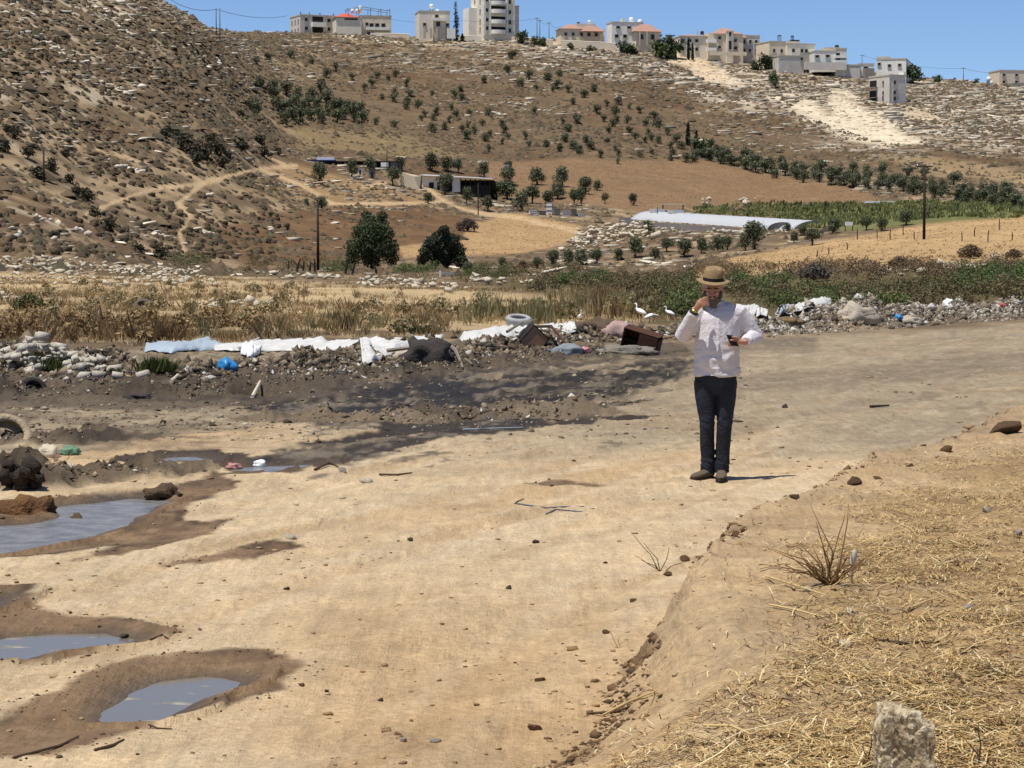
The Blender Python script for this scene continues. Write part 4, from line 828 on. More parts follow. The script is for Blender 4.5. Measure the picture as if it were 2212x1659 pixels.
# 3 house below the cypress
H = House("stone_house", 908, 80, 735, 10, "narrow beige stone house left of the tall cypress"); D = 9
H.block(906, 971, 24, 80, D, stone); H.block(933, 960, 41, 80, 2.0, stone_t, y=-2.0); H.balcony(930, 962, 45, 4, -2.0, .7); H.window(944, 53, 8, 9, -2.0); H.window(943, 35, 7, 6)
for a in (917, 966): H.window(a, 53, 6, 6)
for a in (912, 926, 938): H.part("pillar", trim, [(H.X(a), H.X(a) + .7, -2.9, -2.2, H.Z(84), H.Z(62))])
H.tank(935, 7, 24, 9, stand=1.0); H.tank(948, 18, 25, 8); H.part("garden_wall", stone_w, [(H.X(962), H.X(980), -3, -2.6, H.Z(84), H.Z(62))])
# 4 tower block
H = House("tower_block", 1046, 76, 740, 22, "five storey pale tower block with curved stacked balconies"); D = H.side_left(30)
H.block(1046, 1112, -22, 74, D, stone); H.block(1088, 1124, 10, 74, D * .8, stone_g, y=1.2)
for k, yy in enumerate((-6, 12, 34, 56)):
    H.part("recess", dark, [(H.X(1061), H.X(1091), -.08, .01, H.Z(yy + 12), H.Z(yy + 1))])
    bm = bmesh.new(); cx, rx, z = H.X(1076), (H.X(1092) - H.X(1060)) / 2, H.Z(yy + 14); ring = [(cx + rx * math.cos(t), -1.7 * math.sin(t)) for t in np.linspace(0, math.pi, 13)]
    lo = [bm.verts.new((a, b - .003, z - .35)) for a, b in ring]; hi = [bm.verts.new((a, b - .003, z + .85)) for a, b in ring]
    for i in range(12): bm.faces.new((lo[i + 1], lo[i], hi[i], hi[i + 1]))
    bm.faces.new(lo); ti = [bm.verts.new((cx + (rx - .2) * math.cos(t), -1.5 * math.sin(t) - .003, z + .85)) for t in np.linspace(0, math.pi, 13)]
    for i in range(12): bm.faces.new((hi[i + 1], hi[i], ti[i], ti[i + 1]))
    link("balcony", bm_mesh("balcony", bm, stone_w), H.o)
for yy in (0, 22, 43, 61):
    H.window(1052, yy, 6, 7); H.window(1101, yy + 3, 5, 8)
    for q in (.3, .7): H.window(0, yy, 5, 8, side=(0, -1, D * q))
for a in (1040, 1043): pass
H.part("pilaster", stone_w, [(H.X(1046) - .3, H.X(1046) + .4, -.3, .4, H.Z(76), H.Z(10)), (H.X(1057), H.X(1059.5), -.35, .3, H.Z(76), H.Z(-16)), (H.X(1093), H.X(1096), -.35, .3, H.Z(76), H.Z(-16))])
H.part("turret_wing", stone_w, [(-2.6, -.003, D * .55, D, H.Z(76), H.Z(14))])
# 5 red roofed villa
H = House("red_roofed_villa", 1214, 88, 742, 8, "low villa with pink red tiled roofs, leftmost of the red roofed ones"); D = 10
H.block(1212, 1306, 62, 88, D, stone_t, parapet=False); H.hip(1210, 1262, 50, 62, 9); H.hip(1250, 1306, 52, 64, 8, .5); H.block(1250, 1292, 48, 60, 4, stone_g, y=4, parapet=False); H.hip(1254, 1300, 58, 69, 3, -3)
for a in (1222, 1238, 1256, 1272, 1288): H.window(a, 74, 6, 7)
[H.part("porch_column", trim, [(H.X(a), H.X(a) + .35, -3, -2.6, H.Z(88), H.Z(70))]) for a in (1256, 1272, 1290)]; H.tank(1279, 40, 48, 7, 5); H.tank(1255, 44, 50, 7, 5, tankb)
# 6 white block and red wing
H = House("white_villa", 1322, 98, 738, 14, "white two storey villa with red roofed wing and white tanks"); D = H.side_left(10)
H.block(1322, 1390, 48, 92, D, stone_w); H.block(1368, 1422, 68, 97, 5, stone_t, y=-3, parapet=False); H.hip(1364, 1422, 52, 69, 6, -3.4)
for a in (1335, 1359): H.window(a, 59, 8, 5)
for a in (1332, 1350): H.window(a, 78, 8, 7)
for a in (1380, 1404): H.window(a, 80, 7, 10, -3)
H.tank(1370, 35, 47, 10); H.tank(1389, 39, 48, 10); H.part("roof_box", stone_g, [(H.X(1348), H.X(1354), 2, 4, H.Z(47), H.Z(39))]); [H.part("porch_column", trim, [(H.X(a), H.X(a) + .4, -4.6, -4.2, H.Z(100), H.Z(70))]) for a in (1372, 1388)]
# 7 wide villa
H = House("wide_villa", 1476, 118, 732, 10, "widest beige villa on the ridge with several red hip roofs"); D = 11
H.block(1468, 1528, 78, 116, D, stone); H.hip(1470, 1528, 71, 79, D); H.block(1528, 1604, 72, 116, D - 1, stone_t, y=-1.5, parapet=False); H.hip(1540, 1600, 58, 73, D - 2, -1.5); H.block(1566, 1580, 68, 116, 1.2, stone, y=-2.7); H.block(1600, 1645, 74, 114, D - 3, stone_g, y=1); H.hip(1580, 1614, 66, 80, 6, 0)
for a, b in ((1552, 82), (1587, 87), (1552, 102), (1587, 103)): H.window(a, b, 6, 6, -1.5)
H.window(1573, 74, 5, 9, -2.7); H.window(1573, 98, 6, 18, -2.7, name="stair_window")
for a in (1475, 1490, 1505): H.window(a, 88, 6, 6); H.window(a, 106, 6, 7)
for b in (92, 110): H.balcony(1523, 1542, b, 6, -1.5, 1.4)
for a in (1611, 1624, 1637): H.window(a, 88, 5, 8, 1); H.window(a, 106, 5, 6, 1)
H.part("terrace_wall", stone_t, [(H.X(1526), H.X(1606), -4.4, -4.0, H.Z(121), H.Z(113))]); H.tank(1524, 64, 72, 8, 4, tankb); H.part("chimney", stone_g, [(H.X(1511), H.X(1513), 3, 3.6, H.Z(72), H.Z(62))])
# 8 house with two black tanks
H = House("tank_house", 1700, 142, 724, 20, "beige house with two black water tanks on stands"); D = H.side_left(38)
H.block(1700, 1763, 94, 128, D * .8, stone); H.block(1664, 1700, 90, 128, D * .6, stone_t, y=1); H.block(1668, 1724, 123, 142, 4, stone_g, y=-4)
for a in (1674, 1691): H.window(a, 110, 5, 7, 1)
for a in (1714, 1733, 1743): H.window(a, 109, 6, 7)
H.window(1719, 129, 6, 6, -4); H.block(1711, 1738, 88, 95, 3, stone_w, y=3); H.tank(1696, 74, 85, 9, 4, tankb, 1.2); H.tank(1725, 74, 84, 7, 4, tankb, 1.0); H.part("solar_panel", glass, [(H.X(1722), H.X(1738), 3, 5, H.Z(88), H.Z(84))])
# 9
H = House("balcony_house", 1759, 142, 720, 6, "white and beige house with dark corner balconies"); D = 8
H.block(1759, 1806, 110, 133, D, stone_w); H.block(1806, 1830, 104, 142, D, stone_g, y=.4); H.block(1785, 1820, 102, 111, 5, stone_t, y=2); H.window(1765, 122, 8, 5); H.window(1788, 121, 8, 5)
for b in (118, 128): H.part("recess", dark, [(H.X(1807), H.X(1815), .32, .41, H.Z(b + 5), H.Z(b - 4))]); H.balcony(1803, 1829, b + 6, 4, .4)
H.tank(1813, 95, 102, 9, 3, tankb); H.part("retaining_wall", stone_g, [(H.X(1735), H.X(1825), -2.5, -2, H.Z(152), H.Z(136))])
# 10 low sheds
H = House("low_outbuilding", 1822, 158, 722, 5, "low grey outbuildings left of the white two storey house")
H.block(1822, 1858, 140, 158, 5, stone_g); H.block(1856, 1890, 137, 156, 5, stone_w, y=1); H.window(1872, 146, 9, 6, 1); H.block(1866, 1886, 148, 160, 3, conc, y=-2, parapet=False)
# 11 white two storey
H = House("white_house", 1893, 158, 726, -14, "white two storey house with four small square windows on the right ridge"); D = H.side_left(30)
H.block(1893, 1954, 128, 157, D, stone_w); H.block(1893, 1918, 123, 129, 4, stone_g, y=1)
for a, b in ((1899, 139), (1920, 143), (1941, 142)): H.window(a, b, 6, 6)
for q in (.3, .65): H.window(0, 141, 5, 6, side=(H.X(1954), 1, D * q))
H.tank(1938, 126, 131, 7, 2)
# 12 three storeys standing alone on the slope
H = House("unfinished_block", 1921, 222, hit(1921, 223).y - 1.0, 26, "grey three storey unfinished block standing alone on the slope"); D = H.side_left(34)
H.block(1921, 1957, 162, 221, D, stone_g, foot=4); H.part("corner_tower", stone_w, [(H.X(1957), H.X(1963), .6, 3, H.Z(222), H.Z(155))])
for b in (178, 200, 221 - 8):
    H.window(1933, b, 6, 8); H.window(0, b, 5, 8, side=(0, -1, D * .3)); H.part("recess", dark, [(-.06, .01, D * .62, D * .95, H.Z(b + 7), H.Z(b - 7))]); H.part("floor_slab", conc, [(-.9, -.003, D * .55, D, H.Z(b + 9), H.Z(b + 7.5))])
H.part("quoin", stone_w, [(-.08, .5, -.08, .004, H.Z(218 - k * 12), H.Z(224 - k * 12 - 12 + 6)) for k in range(5)])
# 13 right edge
H = House("long_tan_house", 2180, 186, 738, 10, "long tan house cut off by the right edge, grey shell below it")
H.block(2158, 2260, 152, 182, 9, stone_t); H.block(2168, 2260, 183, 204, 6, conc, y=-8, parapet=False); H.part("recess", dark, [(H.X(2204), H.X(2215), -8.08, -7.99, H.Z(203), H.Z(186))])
for a in (2168, 2196): H.window(a, 162, 6, 5); H.window(a, 177, 6, 5)
H.window(2194, 190, 5, 8, -8)
# garden and retaining walls along the ridge
def px_wall(name, pts, hpx, d, m, lb, th=.4):
    o = empty(name, at(pts[0][0], pts[0][1], d), 0, lb, "wall"); bm = bmesh.new(); P = [at(a, b, d) - o.location for a, b in pts]; h = hpx * d / F
    for a, b in zip(P[:-1], P[1:]):
        v = [bm.verts.new(q) for q in (a + Vector((0, 0, -2)), b + Vector((0, 0, -2)), b + Vector((0, 0, h)), a + Vector((0, 0, h)))]; w_ = [bm.verts.new(x_.co + Vector((0, th, 0))) for x_ in v]
        for f in ((0, 1, 2, 3), (7, 6, 5, 4), (3, 2, 6, 7), (1, 0, 4, 5), (0, 3, 7, 4), (2, 1, 5, 6)): bm.faces.new([(v + w_)[i] for i in f])
    link("masonry", bm_mesh("masonry", bm, m), o)
    bm = bmesh.new()
    for a, b in zip(P[:-1], P[1:]): tube_bm(bm, [a + Vector((0, th / 2, h + .06)), b + Vector((0, th / 2, h + .06))], .22, 4)
    link("coping", bm_mesh("coping", bm, trim), o)
px_wall("boundary_wall", [(800, 77), (850, 77), (885, 79)], 4, 741, stone_t, "pale garden wall between the terrace house and the narrow stone house")
px_wall("boundary_wall", [(985, 82), (1015, 82), (1040, 84)], 4, 739, stone, "stone retaining wall in front of the tower block")
px_wall("boundary_wall", [(1105, 86), (1150, 88), (1195, 92)], 5, 741, stone_t, "stone wall running from the tower block to the red roofed villa")
px_wall("boundary_wall", [(1212, 93), (1300, 97), (1330, 100)], 5, 735, stone_t, "low wall below the leftmost red roofed villa")

# ================================================================== poles and wires
wood = mat("dark_pole", S(62, 52, 44), 0.9, 0.25, 3); steelp = mat("steel_pole", S(110, 112, 112), 0.6, 0.1, 3); wirem = mat("wire", (0.03, 0.03, 0.03), 0.6, 0.1, 3)
def pole(xv, yv, hpx, d, lb, r_=.11, m=wood, arms=1, g=None, on_ground=True):
    p = hit(xv, yv) if d is None else at(xv, yv, d)
    if d is not None and on_ground: p.z = zat(p.x, p.y)
    zt = at(xv, yv - hpx, p.y).z; H_ = zt - p.z; o = empty("utility_pole", p, 0, lb, "pole", g); bm = bmesh.new(); tube_bm(bm, [(0, 0, -.6), (0, 0, H_)], [r_, r_ * .72], 8); link("shaft", bm_mesh("shaft", bm, m, True), o)
    for k in range(arms):
        z = H_ - .25 - .6 * k; bm = bmesh.new(); box_bm(bm, -.75, .75, -.06, .06, z, z + .12); ar = link("crossarm", bm_mesh("crossarm", bm, m), o)
        for x_ in (-.68, .0, .68):
            bm = bmesh.new(); tube_bm(bm, [(x_, 0, z + .12), (x_, 0, z + .2), (x_, 0, z + .3)], [.05, .06, .03], 6); link("insulator", bm_mesh("insulator", bm, tankw), ar)
    return p, H_
pole(687, 577, 142, 226, "dark wooden pole left of the tallest bushy tree", .14, arms=0); pole(1996, 517, 162, None, "tall dark wooden pole standing on the straw coloured field", .15, arms=1)
pole(1033, 465, 70, None, "thin pole beside the pale lane", .09, arms=0); pole(836, 372, 52, None, "thin pole behind the dark shed", .09, arms=0); pole(95, 398, 78, None, "short dark pole on the spur at the left edge", .12, arms=0); pole(1420, 492, 44, None, "slim post left of the greenhouse", .08, arms=0)
SKY = [(467, 52, 34, 540, "left of the twin steel poles on the spur skyline"), (475, 54, 36, 540, "right of the twin steel poles on the spur skyline"), (1160, 76, 38, 740, "tallest of three skyline poles right of the tower block"), (1166, 76, 33, 741, "middle of three skyline poles right of the tower block"), (1186, 78, 30, 742, "shortest of three skyline poles right of the tower block"), (1862, 156, 38, 730, "skyline pole between outbuildings and white house"), (2081, 184, 38, 745, "lone skyline pole on the right ridge")]
for a, b, h, d, lb in SKY: pole(a, b, h, d, lb, .13, steelp, 1 if a > 500 else 0)
def wire(pts, lb, r_=.035, sag=.4):
    bm = bmesh.new(); P = [Vector(p) for p in pts]; Q = []
    for a, b in zip(P[:-1], P[1:]):
        for t in np.linspace(0, 1, 13)[:-1]: q = a.lerp(b, t); q.z -= sag * 4 * t * (1 - t); Q.append(q)
    Q.append(P[-1]); o0 = Q[0].copy(); tube_bm(bm, [q - o0 for q in Q], r_, 4); tag(link("power_line", bm_mesh("power_line", bm, wirem), loc=o0), lb, "wire")
wire([at(360, -6, 520), at(467, 20, 540), at(620, 34, 745)], "sagging power line from the twin poles to the unfinished house", .05, 1.2)
wire([at(845, 42, 742), at(1000, 44, 745), at(1160, 40, 740), at(1186, 50, 742), at(1215, 58, 744)], "power line strung past the tower block to the villas", .035, .8)
wire([at(1862, 120, 730), at(2081, 148, 745), at(2230, 152, 750)], "power line over the right ridge", .035, 1.2)
# white roof tanks at the right edge
for a, yb, lb in ((2136, 176, "white roof tank on a stand, upper of the two at the right ridge"), (2140, 184, "white roof tank, lower of the two at the right ridge")):
    p = at(a, yb + 8, 735); p.z = at(a, yb, 735).z; o = empty("water_tank", p, 0, lb, "tank"); bm = bmesh.new(); tube_bm(bm, [(0, 0, 0), (0, 0, 1.1), (0, 0, 1.35), (0, 0, 1.45)], [.75, .75, .5, .2], 12); link("tank_body", bm_mesh("tank_body", bm, tankw, True), o)
    bm = bmesh.new()
    for sx in (-.5, .5):
        for q in (-.5, .5): box_bm(bm, sx - .06, sx + .06, q - .06, q + .06, -3.0, -.003)
    link("stand_legs", bm_mesh("stand_legs", bm, metal), o)

# ================================================================== farm sheds, tent, greenhouse
roofd = mat("shed_roof_dark", S(58, 54, 52), 0.8, 0.2, 1); tarpb = mat("blue_tarp", S(38, 58, 140), 0.5, 0.15, 1); sheet = mat("white_sheeting", (0.82, 0.82, 0.8), 0.55, 0.06, 1.5); canvas = mat("tent_canvas", S(226, 208, 178), 0.85, 0.08, 2); blockm = mat("grey_block", S(150, 146, 140), 0.9, 0.1, 2)
def shed(xv, yv, wpx, hpx, depth, yaw, lb, name="livestock_shed"):
    p = hit(xv, yv); s_ = p.y / F; o = empty(name, p, -math.radians(yaw), lb, "shed"); return o, wpx * s_ / math.cos(math.radians(yaw)), hpx * s_, s_
o, W, Hh, s_ = shed(645, 366, 240, 19, 7, -3, "long dark open shed with blue tarpaulin on one end of its roof")
o.location = at(645, 365, 432)
def bpart(nm, m, boxes, par):
    bm = bmesh.new()
    for b in boxes: box_bm(bm, *b)
    return link(nm, bm_mesh(nm, bm, m), par)
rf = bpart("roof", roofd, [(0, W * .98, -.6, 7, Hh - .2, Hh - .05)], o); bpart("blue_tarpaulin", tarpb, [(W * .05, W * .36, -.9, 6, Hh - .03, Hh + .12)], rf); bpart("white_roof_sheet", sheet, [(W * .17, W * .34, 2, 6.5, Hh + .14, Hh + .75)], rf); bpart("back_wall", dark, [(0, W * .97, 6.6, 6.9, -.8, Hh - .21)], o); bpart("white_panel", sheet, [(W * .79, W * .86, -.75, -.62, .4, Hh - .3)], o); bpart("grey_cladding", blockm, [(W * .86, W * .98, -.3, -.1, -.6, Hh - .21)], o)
for k in range(12): bpart("post", wood, [(W * k / 11.5, W * k / 11.5 + .14, -.5, -.36, -.6, Hh - .2)], o)
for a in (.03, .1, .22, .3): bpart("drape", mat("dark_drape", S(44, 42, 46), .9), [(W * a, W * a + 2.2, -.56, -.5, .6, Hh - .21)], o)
o, W, Hh, s_ = shed(912, 409, 150, 30, 6, 6, "shed with sloping white roof and dark open stalls beside the lane")
o.location = at(912, 409, o.location.y + 6)
bm = bmesh.new(); v = [bm.verts.new(q) for q in ((-.3, -.9, Hh), (W + .3, -.9, Hh * .72), (W + .3, 6.4, Hh * .8), (-.3, 6.4, Hh * 1.1))]; v2 = [bm.verts.new(q.co + Vector((0, 0, .14))) for q in v]
for f in ((3, 2, 1, 0), (4, 5, 6, 7), (0, 1, 5, 4), (1, 2, 6, 5), (2, 3, 7, 6), (3, 0, 4, 7)): bm.faces.new([(v + v2)[i] for i in f])
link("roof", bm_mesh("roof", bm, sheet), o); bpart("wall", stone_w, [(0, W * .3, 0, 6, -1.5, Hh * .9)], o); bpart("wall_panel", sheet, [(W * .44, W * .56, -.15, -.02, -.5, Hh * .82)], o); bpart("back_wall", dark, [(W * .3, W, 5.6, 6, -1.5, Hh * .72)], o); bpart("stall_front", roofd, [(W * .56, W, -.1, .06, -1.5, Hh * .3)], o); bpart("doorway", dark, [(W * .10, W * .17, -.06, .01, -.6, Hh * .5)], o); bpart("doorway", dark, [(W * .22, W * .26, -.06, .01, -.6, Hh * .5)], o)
for k in range(7): bpart("post", wood, [(W * (.56 + .07 * k), W * (.56 + .07 * k) + .15, -.3, -.15, -1.5, Hh * (.80 - .02 * k))], o)
p = hit(888, 406); s_ = p.y / F; o = empty("canvas_tent", p, 0, "beige canvas tent beside the pale lane", "tent"); bm = bmesh.new(); hw = 20 * s_; hh = 33 * s_
v = [bm.verts.new(q) for q in ((-hw, -.6, 0), (hw * .9, -.6, -.5), (hw, 4, 0), (-hw, 4, .3), (-hw, -.2, hh), (hw * .3, -.2, hh * .72), (hw * 1.0, 3.2, hh * .78), (-hw, 3.6, hh * .95))]
for f in ((0, 1, 5, 4), (1, 2, 6, 5), (2, 3, 7, 6), (3, 0, 4, 7), (4, 5, 6, 7)): bm.faces.new([v[i] for i in f])
link("canvas", bm_mesh("canvas", bm, canvas), o); bm = bmesh.new()
for i in (4, 5, 6): pass
tube_bm(bm, [(-hw - .1, -.25, -.4), (-hw - .1, -.25, hh + .3)], .07, 5); tube_bm(bm, [(hw * 1.0 + .1, 3.2, -.4), (hw * 1.0 + .1, 3.2, hh * .85)], .07, 5); link("tent_poles", bm_mesh("tent_poles", bm, wood), o)
for (a, b, w_, h_, m_, lb) in [(804, 386, 14, 20, blockm, "grey block hut below the dark shed"), (778, 378, 10, 14, sheet, "small white hut below the dark shed"), (1094, 373, 9, 18, sheet, "narrow white cabinet standing above the white roofed shed")]:
    p = hit(a, b); s_ = p.y / F; o = empty("small_hut", p, .1, lb, "hut"); W, Hh = w_ * s_, h_ * s_; bpart("wall", m_, [(-W / 2, W / 2, 0, W, -.6, Hh)], o); bpart("roof", roofd, [(-W / 2 - .1, W / 2 + .1, -.15, W + .1, Hh + .002, Hh + .1)], o); bpart("door", dark, [(-W * .2, W * .15, -.05, .01, -.1, Hh * .7)], o)
for k, (a, b, w_, h_, lb) in enumerate([(1152, 466, 16, 12, "pale crate at the left end of the stack below the olive trees"), (1172, 466, 14, 9, "low grey crate next to the left end crate"), (1186, 464, 12, 26, "tallest white cabinet among the crates below the olive trees"), (1203, 466, 12, 14, "grey white crate right of the tallest cabinet"), (1222, 467, 14, 12, "pale crate in the middle of the right half"), (1240, 468, 12, 15, "upright white crate near the dark gap"), (1256, 470, 12, 10, "last small crate at the right end of the row")]):
    p = hit(a, b); s_ = p.y / F; o = empty("crate", p, random.uniform(-.3, .3), lb, "crate", "crates below the olive trees"); W, Hh = w_ * s_, h_ * s_; bpart("panel", (sheet, blockm)[k % 2], [(-W / 2, W / 2, 0, W * .8, -.3, Hh)], o); bpart("lid", blockm, [(-W / 2 - .05, W / 2 + .05, -.06, W * .85, Hh + .002, Hh + .08)], o); bpart("slat", blockm, [(-W / 2, W / 2, -.05, -.002, Hh * .3, Hh * .4)], o); bpart("slat", blockm, [(-W / 2, W / 2, -.05, -.002, Hh * .65, Hh * .75)], o)
p = hit(1402, 470); o = empty("canopy_shelter", hit(1402, 462), 0, "small white canopy on posts left of the greenhouse", "shelter"); s_ = o.location.y / F
bpart("roof", sheet, [(-24 * s_, 24 * s_, 0, 3, 20 * s_, 21 * s_)], o)
for sx in (-1, 1):
    for q in (.2, 2.8): bpart("post", metal, [(sx * 22 * s_ - .06, sx * 22 * s_ + .06, q - .06, q + .06, -.4, 20 * s_ - .002)], o)
o.location = hit(1458, 462) ; o.location.x = at(1455, 460, o.location.y).x
# greenhouse : a long plastic tunnel lying aslant
A = hit(1362, 487); B = hit(1712, 496); B.z -= 1.1; o = empty("greenhouse_tunnel", A, 0, "long white plastic greenhouse tunnel in the valley", "greenhouse"); ax = (B - A); Lg = ax.length; ax.normalize(); per = Vector((-ax.y, ax.x, 0)).normalized(); Rg = 29 / pxm(A.y)
poly_m = mat("greenhouse_plastic", (0.48, 0.49, 0.50), 0.45, 0.04, 1.0); poly_g = mat("greenhouse_skirt", S(166, 160, 156), 0.8, 0.08, 1)
bm = bmesh.new(); NL, NA = 46, 13; grid = []
for i in range(NL + 1):
    c_ = ax * (Lg * i / NL); rib = .06 * math.cos(i * math.pi); rowv = []
    for j in range(NA):
        t = math.pi * (.12 + .80 * j / (NA - 1)); rowv.append(bm.verts.new(c_ + per * (Rg * 1.5 - math.cos(t) * Rg * 1.6) + Vector((0, 0, math.sin(t) * (Rg * .93 + rib) + .25 ))))
    grid.append(rowv)
for i in range(NL):
    for j in range(NA - 1): bm.faces.new((grid[i][j], grid[i + 1][j], grid[i + 1][j + 1], grid[i][j + 1]))
for g_ in (grid[0], grid[-1]): bm.faces.new(g_)
link("cover", bm_mesh("cover", bm, poly_m, True), o)
bm = bmesh.new()
for i in range(0, NL + 1):
    q = grid and ax * (Lg * i / NL) + per * .02
v = [bm.verts.new(q) for q in (Vector((0, 0, -.8)), ax * Lg + Vector((0, 0, -.8)), ax * Lg + Vector((0, 0, Rg * .38)), Vector((0, 0, Rg * .38)))]; v2 = [bm.verts.new(x_.co + per * .12) for x_ in v]
for f in ((0, 1, 2, 3), (7, 6, 5, 4), (3, 2, 6, 7), (0, 3, 7, 4), (2, 1, 5, 6)): bm.faces.new([(v + v2)[i] for i in f])
link("skirt", bm_mesh("skirt", bm, poly_g), o)
for t in (.07, .2): 
    bm = bmesh.new(); c_ = ax * (Lg * t) + per * Rg * 1.3 + Vector((0, 0, Rg * 1.0)); box_bm(bm, -1.6, 1.6, -.8, .8, 0, .55, Matrix.Translation(c_) @ Matrix.Rotation(math.atan2(ax.y, ax.x), 4, 'Z')); link("vent_hatch", bm_mesh("vent_hatch", bm, poly_m), o)
bm = bmesh.new(); c_ = ax * (-1.6); box_bm(bm, -1.3, 1.3, -.1, 1.6, -.5, Rg * .55, Matrix.Translation(c_)); link("porch", bm_mesh("porch", bm, poly_g), o)
# arch tunnel at the far end
o = empty("arch_tunnel", hit(1690, 497), 0, "grey mouthed arched tunnel at the far end of the greenhouse", "greenhouse"); R2 = 17 / pxm(o.location.y); bm = bmesh.new(); prev = None
for yq in (0, 9):
    ring = [bm.verts.new((math.cos(t) * R2 * 1.9, yq, math.sin(t) * R2)) for t in np.linspace(0, math.pi, 15)]
    if prev:
        for i in range(14): bm.faces.new((prev[i], prev[i + 1], ring[i + 1], ring[i]))
    prev = ring
link("cover", bm_mesh("cover", bm, poly_m, True), o); bm = bmesh.new(); bm.faces.new([bm.verts.new((math.cos(t) * R2 * 1.82, .2, math.sin(t) * R2 * .95)) for t in np.linspace(0, math.pi, 15)]); link("end_panel", bm_mesh("end_panel", bm, poly_g), o)
# white sheet strip, sign board
p = hit(1920, 440); s_ = p.y / F; o = empty("plastic_mulch_strip", p, -.05, "long white plastic strip lying before the olive band", "plastic sheet"); bpart("strip", sheet, [(-50 * s_, 30 * s_, 0, 1.5, .1, .45)], o); bpart("strip", sheet, [(34 * s_, 62 * s_, -1.5, .5, -.1, .3)], o)
p = hit(1834, 500); s_ = p.y / F; o = empty("sign_board", p, 0, "small blank white board on posts in the green field", "sign"); bpart("board", sheet, [(-9 * s_, 8 * s_, 0, .08, 12 * s_, 20 * s_)], o); [bpart("post", wood, [(a * s_ - .05, a * s_ + .05, .09, .19, -.3, 19 * s_)], o) for a in (-8, 8)]
# fence posts on the straw field
for k, (a, b, h) in enumerate([(1852, 480 + 38, 24), (1895, 516, 20), (1923, 518, 22), (1951, 508, 24), (1975, 518, 18), (2078, 522, 18), (2105, 512, 20), (2158, 498, 24), (2134, 524, 26), (2186, 520, 18), (1830, 540, 16), (1790, 550, 16), (1765, 555, 14)]):
    p = hit(a, b); H_ = h / pxm(p.y); bm = bmesh.new(); tube_bm(bm, [(0, 0, -.3), (random.uniform(-.04, .04), 0, H_ * .6), (random.uniform(-.08, .08), 0, H_)], [.055, .05, .04], 6)
    tag(link("fence_post", bm_mesh("fence_post", bm, wood), loc=p), "thin crooked wooden fence post on the straw coloured field", "post", "fence posts on the straw field")
# ================================================================== green field crop, saplings
X, Y, Z, x, y, r = hill_points(60000, 300, 470, 71)
k = (poly_sd(x, y, FIELDS[2]) < -1) | (poly_sd(x, y, [(1500, 448), (1660, 440), (1720, 460), (1640, 470), (1500, 462)]) < 0); X, Y, Z = X[k], Y[k], Z[k]; N = len(X)
s = r.uniform(.25, .7, N); col = np.array([S(166, 168, 104), S(146, 152, 88), S(186, 184, 122)])[r.integers(0, 3, N)] * r.uniform(.75, 1.1, (N, 1))
V, Fc, C = scatter(clumps(6, 8, 6, 1.0, .3, .6), np.stack([X, Y, Z], 1), np.stack([s, s, s * 1.2], 1), r.uniform(0, 6.3, N), col, colvar=.2)
cropm = mat("crop_leaf", (1, 1, 1), .7, .15, 3, attr="col", trans=.15)
tag(link("field_crop", np_mesh("field_crop", V, Fc, C, cropm)), "low green crop covering the far valley field", "crop", kind="stuff")
SAP = [tree_meshes(170 + k, 1.1, 3.0, 160, .16, [S(82, 94, 52), S(66, 80, 44)], greenleaf, lobes=6, low=.0, flat=1.6) for k in range(3)]
for k in range(58):
    t = rr_.random(); a = 1650 + 330 * t ** 1.25 if k < 40 else rr_.uniform(1500, 2150); b = np.interp(a, [1500, 1650, 1720, 1900, 2200], [452, 452, 466, 478, 468]) - rr_.uniform(0, 22)
    px_tree("sapling", SAP[k % 3], a, b, rr_.uniform(12, 20), 2.9, "upright dark green sapling in the far green field", "saplings in the green field", .9, "sapling")
# ================================================================== stones laid or heaped
pale = mat("pale_stone", S(228, 214, 188), 0.92, 0.22, 2.5, bump=0.6, objvar=0.16)
PS = [rock_mesh("stone", 200 + k, pale, 1, .25, (1, .9, .72), 6) for k in range(6)] + [np_mesh("stone", v_ * .8, f_, None, pale) for v_, f_ in shards(CUB, 6, 210, .35)]
def heap_stones(root, spots, smin, smax, meshes=PS, squash=True):
    for (p, s_) in spots:
        o = link("stone", random.choice(meshes), root, Vector(p) - root.location, (random.uniform(-.4, .4), random.uniform(-.4, .4), random.uniform(0, 6.3)), (s_ * random.uniform(.9, 1.5), s_ * random.uniform(.8, 1.1), s_ * random.uniform(.7, 1.0)))
def line_stones(name, lb, pts, n, smin, smax, jx, jy, stack=0.0, cat="wall"):
    P0 = hit(*pts[0]); root = empty(name, P0, 0, lb, cat); sp = []
    L = np.cumsum([0] + [math.hypot(b[0] - a[0], b[1] - a[1]) for a, b in zip(pts[:-1], pts[1:])])
    for k in range(int(n * 1.35)):
        t = random.random() * L[-1]; a = np.interp(t, L, [p[0] for p in pts]) + random.gauss(0, jx); b = np.interp(t, L, [p[1] for p in pts]) + random.gauss(0, jy); s_ = random.uniform(smin, smax) * .66 * (1.5 if random.random() < .12 else 1)
        p = hit(a, b); p.z += s_ * .25 + random.random() * stack; sp.append((p, s_))
    heap_stones(root, sp, smin, smax); return root
line_stones("dry_stone_wall", "tumbled pale stone wall along the near edge of the spur", [(-20, 572), (140, 578), (300, 588), (440, 600)], 170, .16, .42, 10, 7, .25)
line_stones("field_clearance_stones", "loose pale stones strewn below the tumbled wall", [(-20, 598), (120, 600), (280, 604), (470, 612)], 110, .12, .34, 14, 8, .1, "stones")
line_stones("stone_row", "row of pale boulders in front of the tallest bushy tree", [(545, 588), (620, 598), (700, 602), (745, 600)], 26, .15, .4, 8, 4, .1, "stones")
line_stones("stone_row", "row of pale stones right of the tallest bushy tree", [(780, 612), (860, 610), (930, 620), (1000, 628)], 60, .12, .36, 10, 5, .15, "stones")
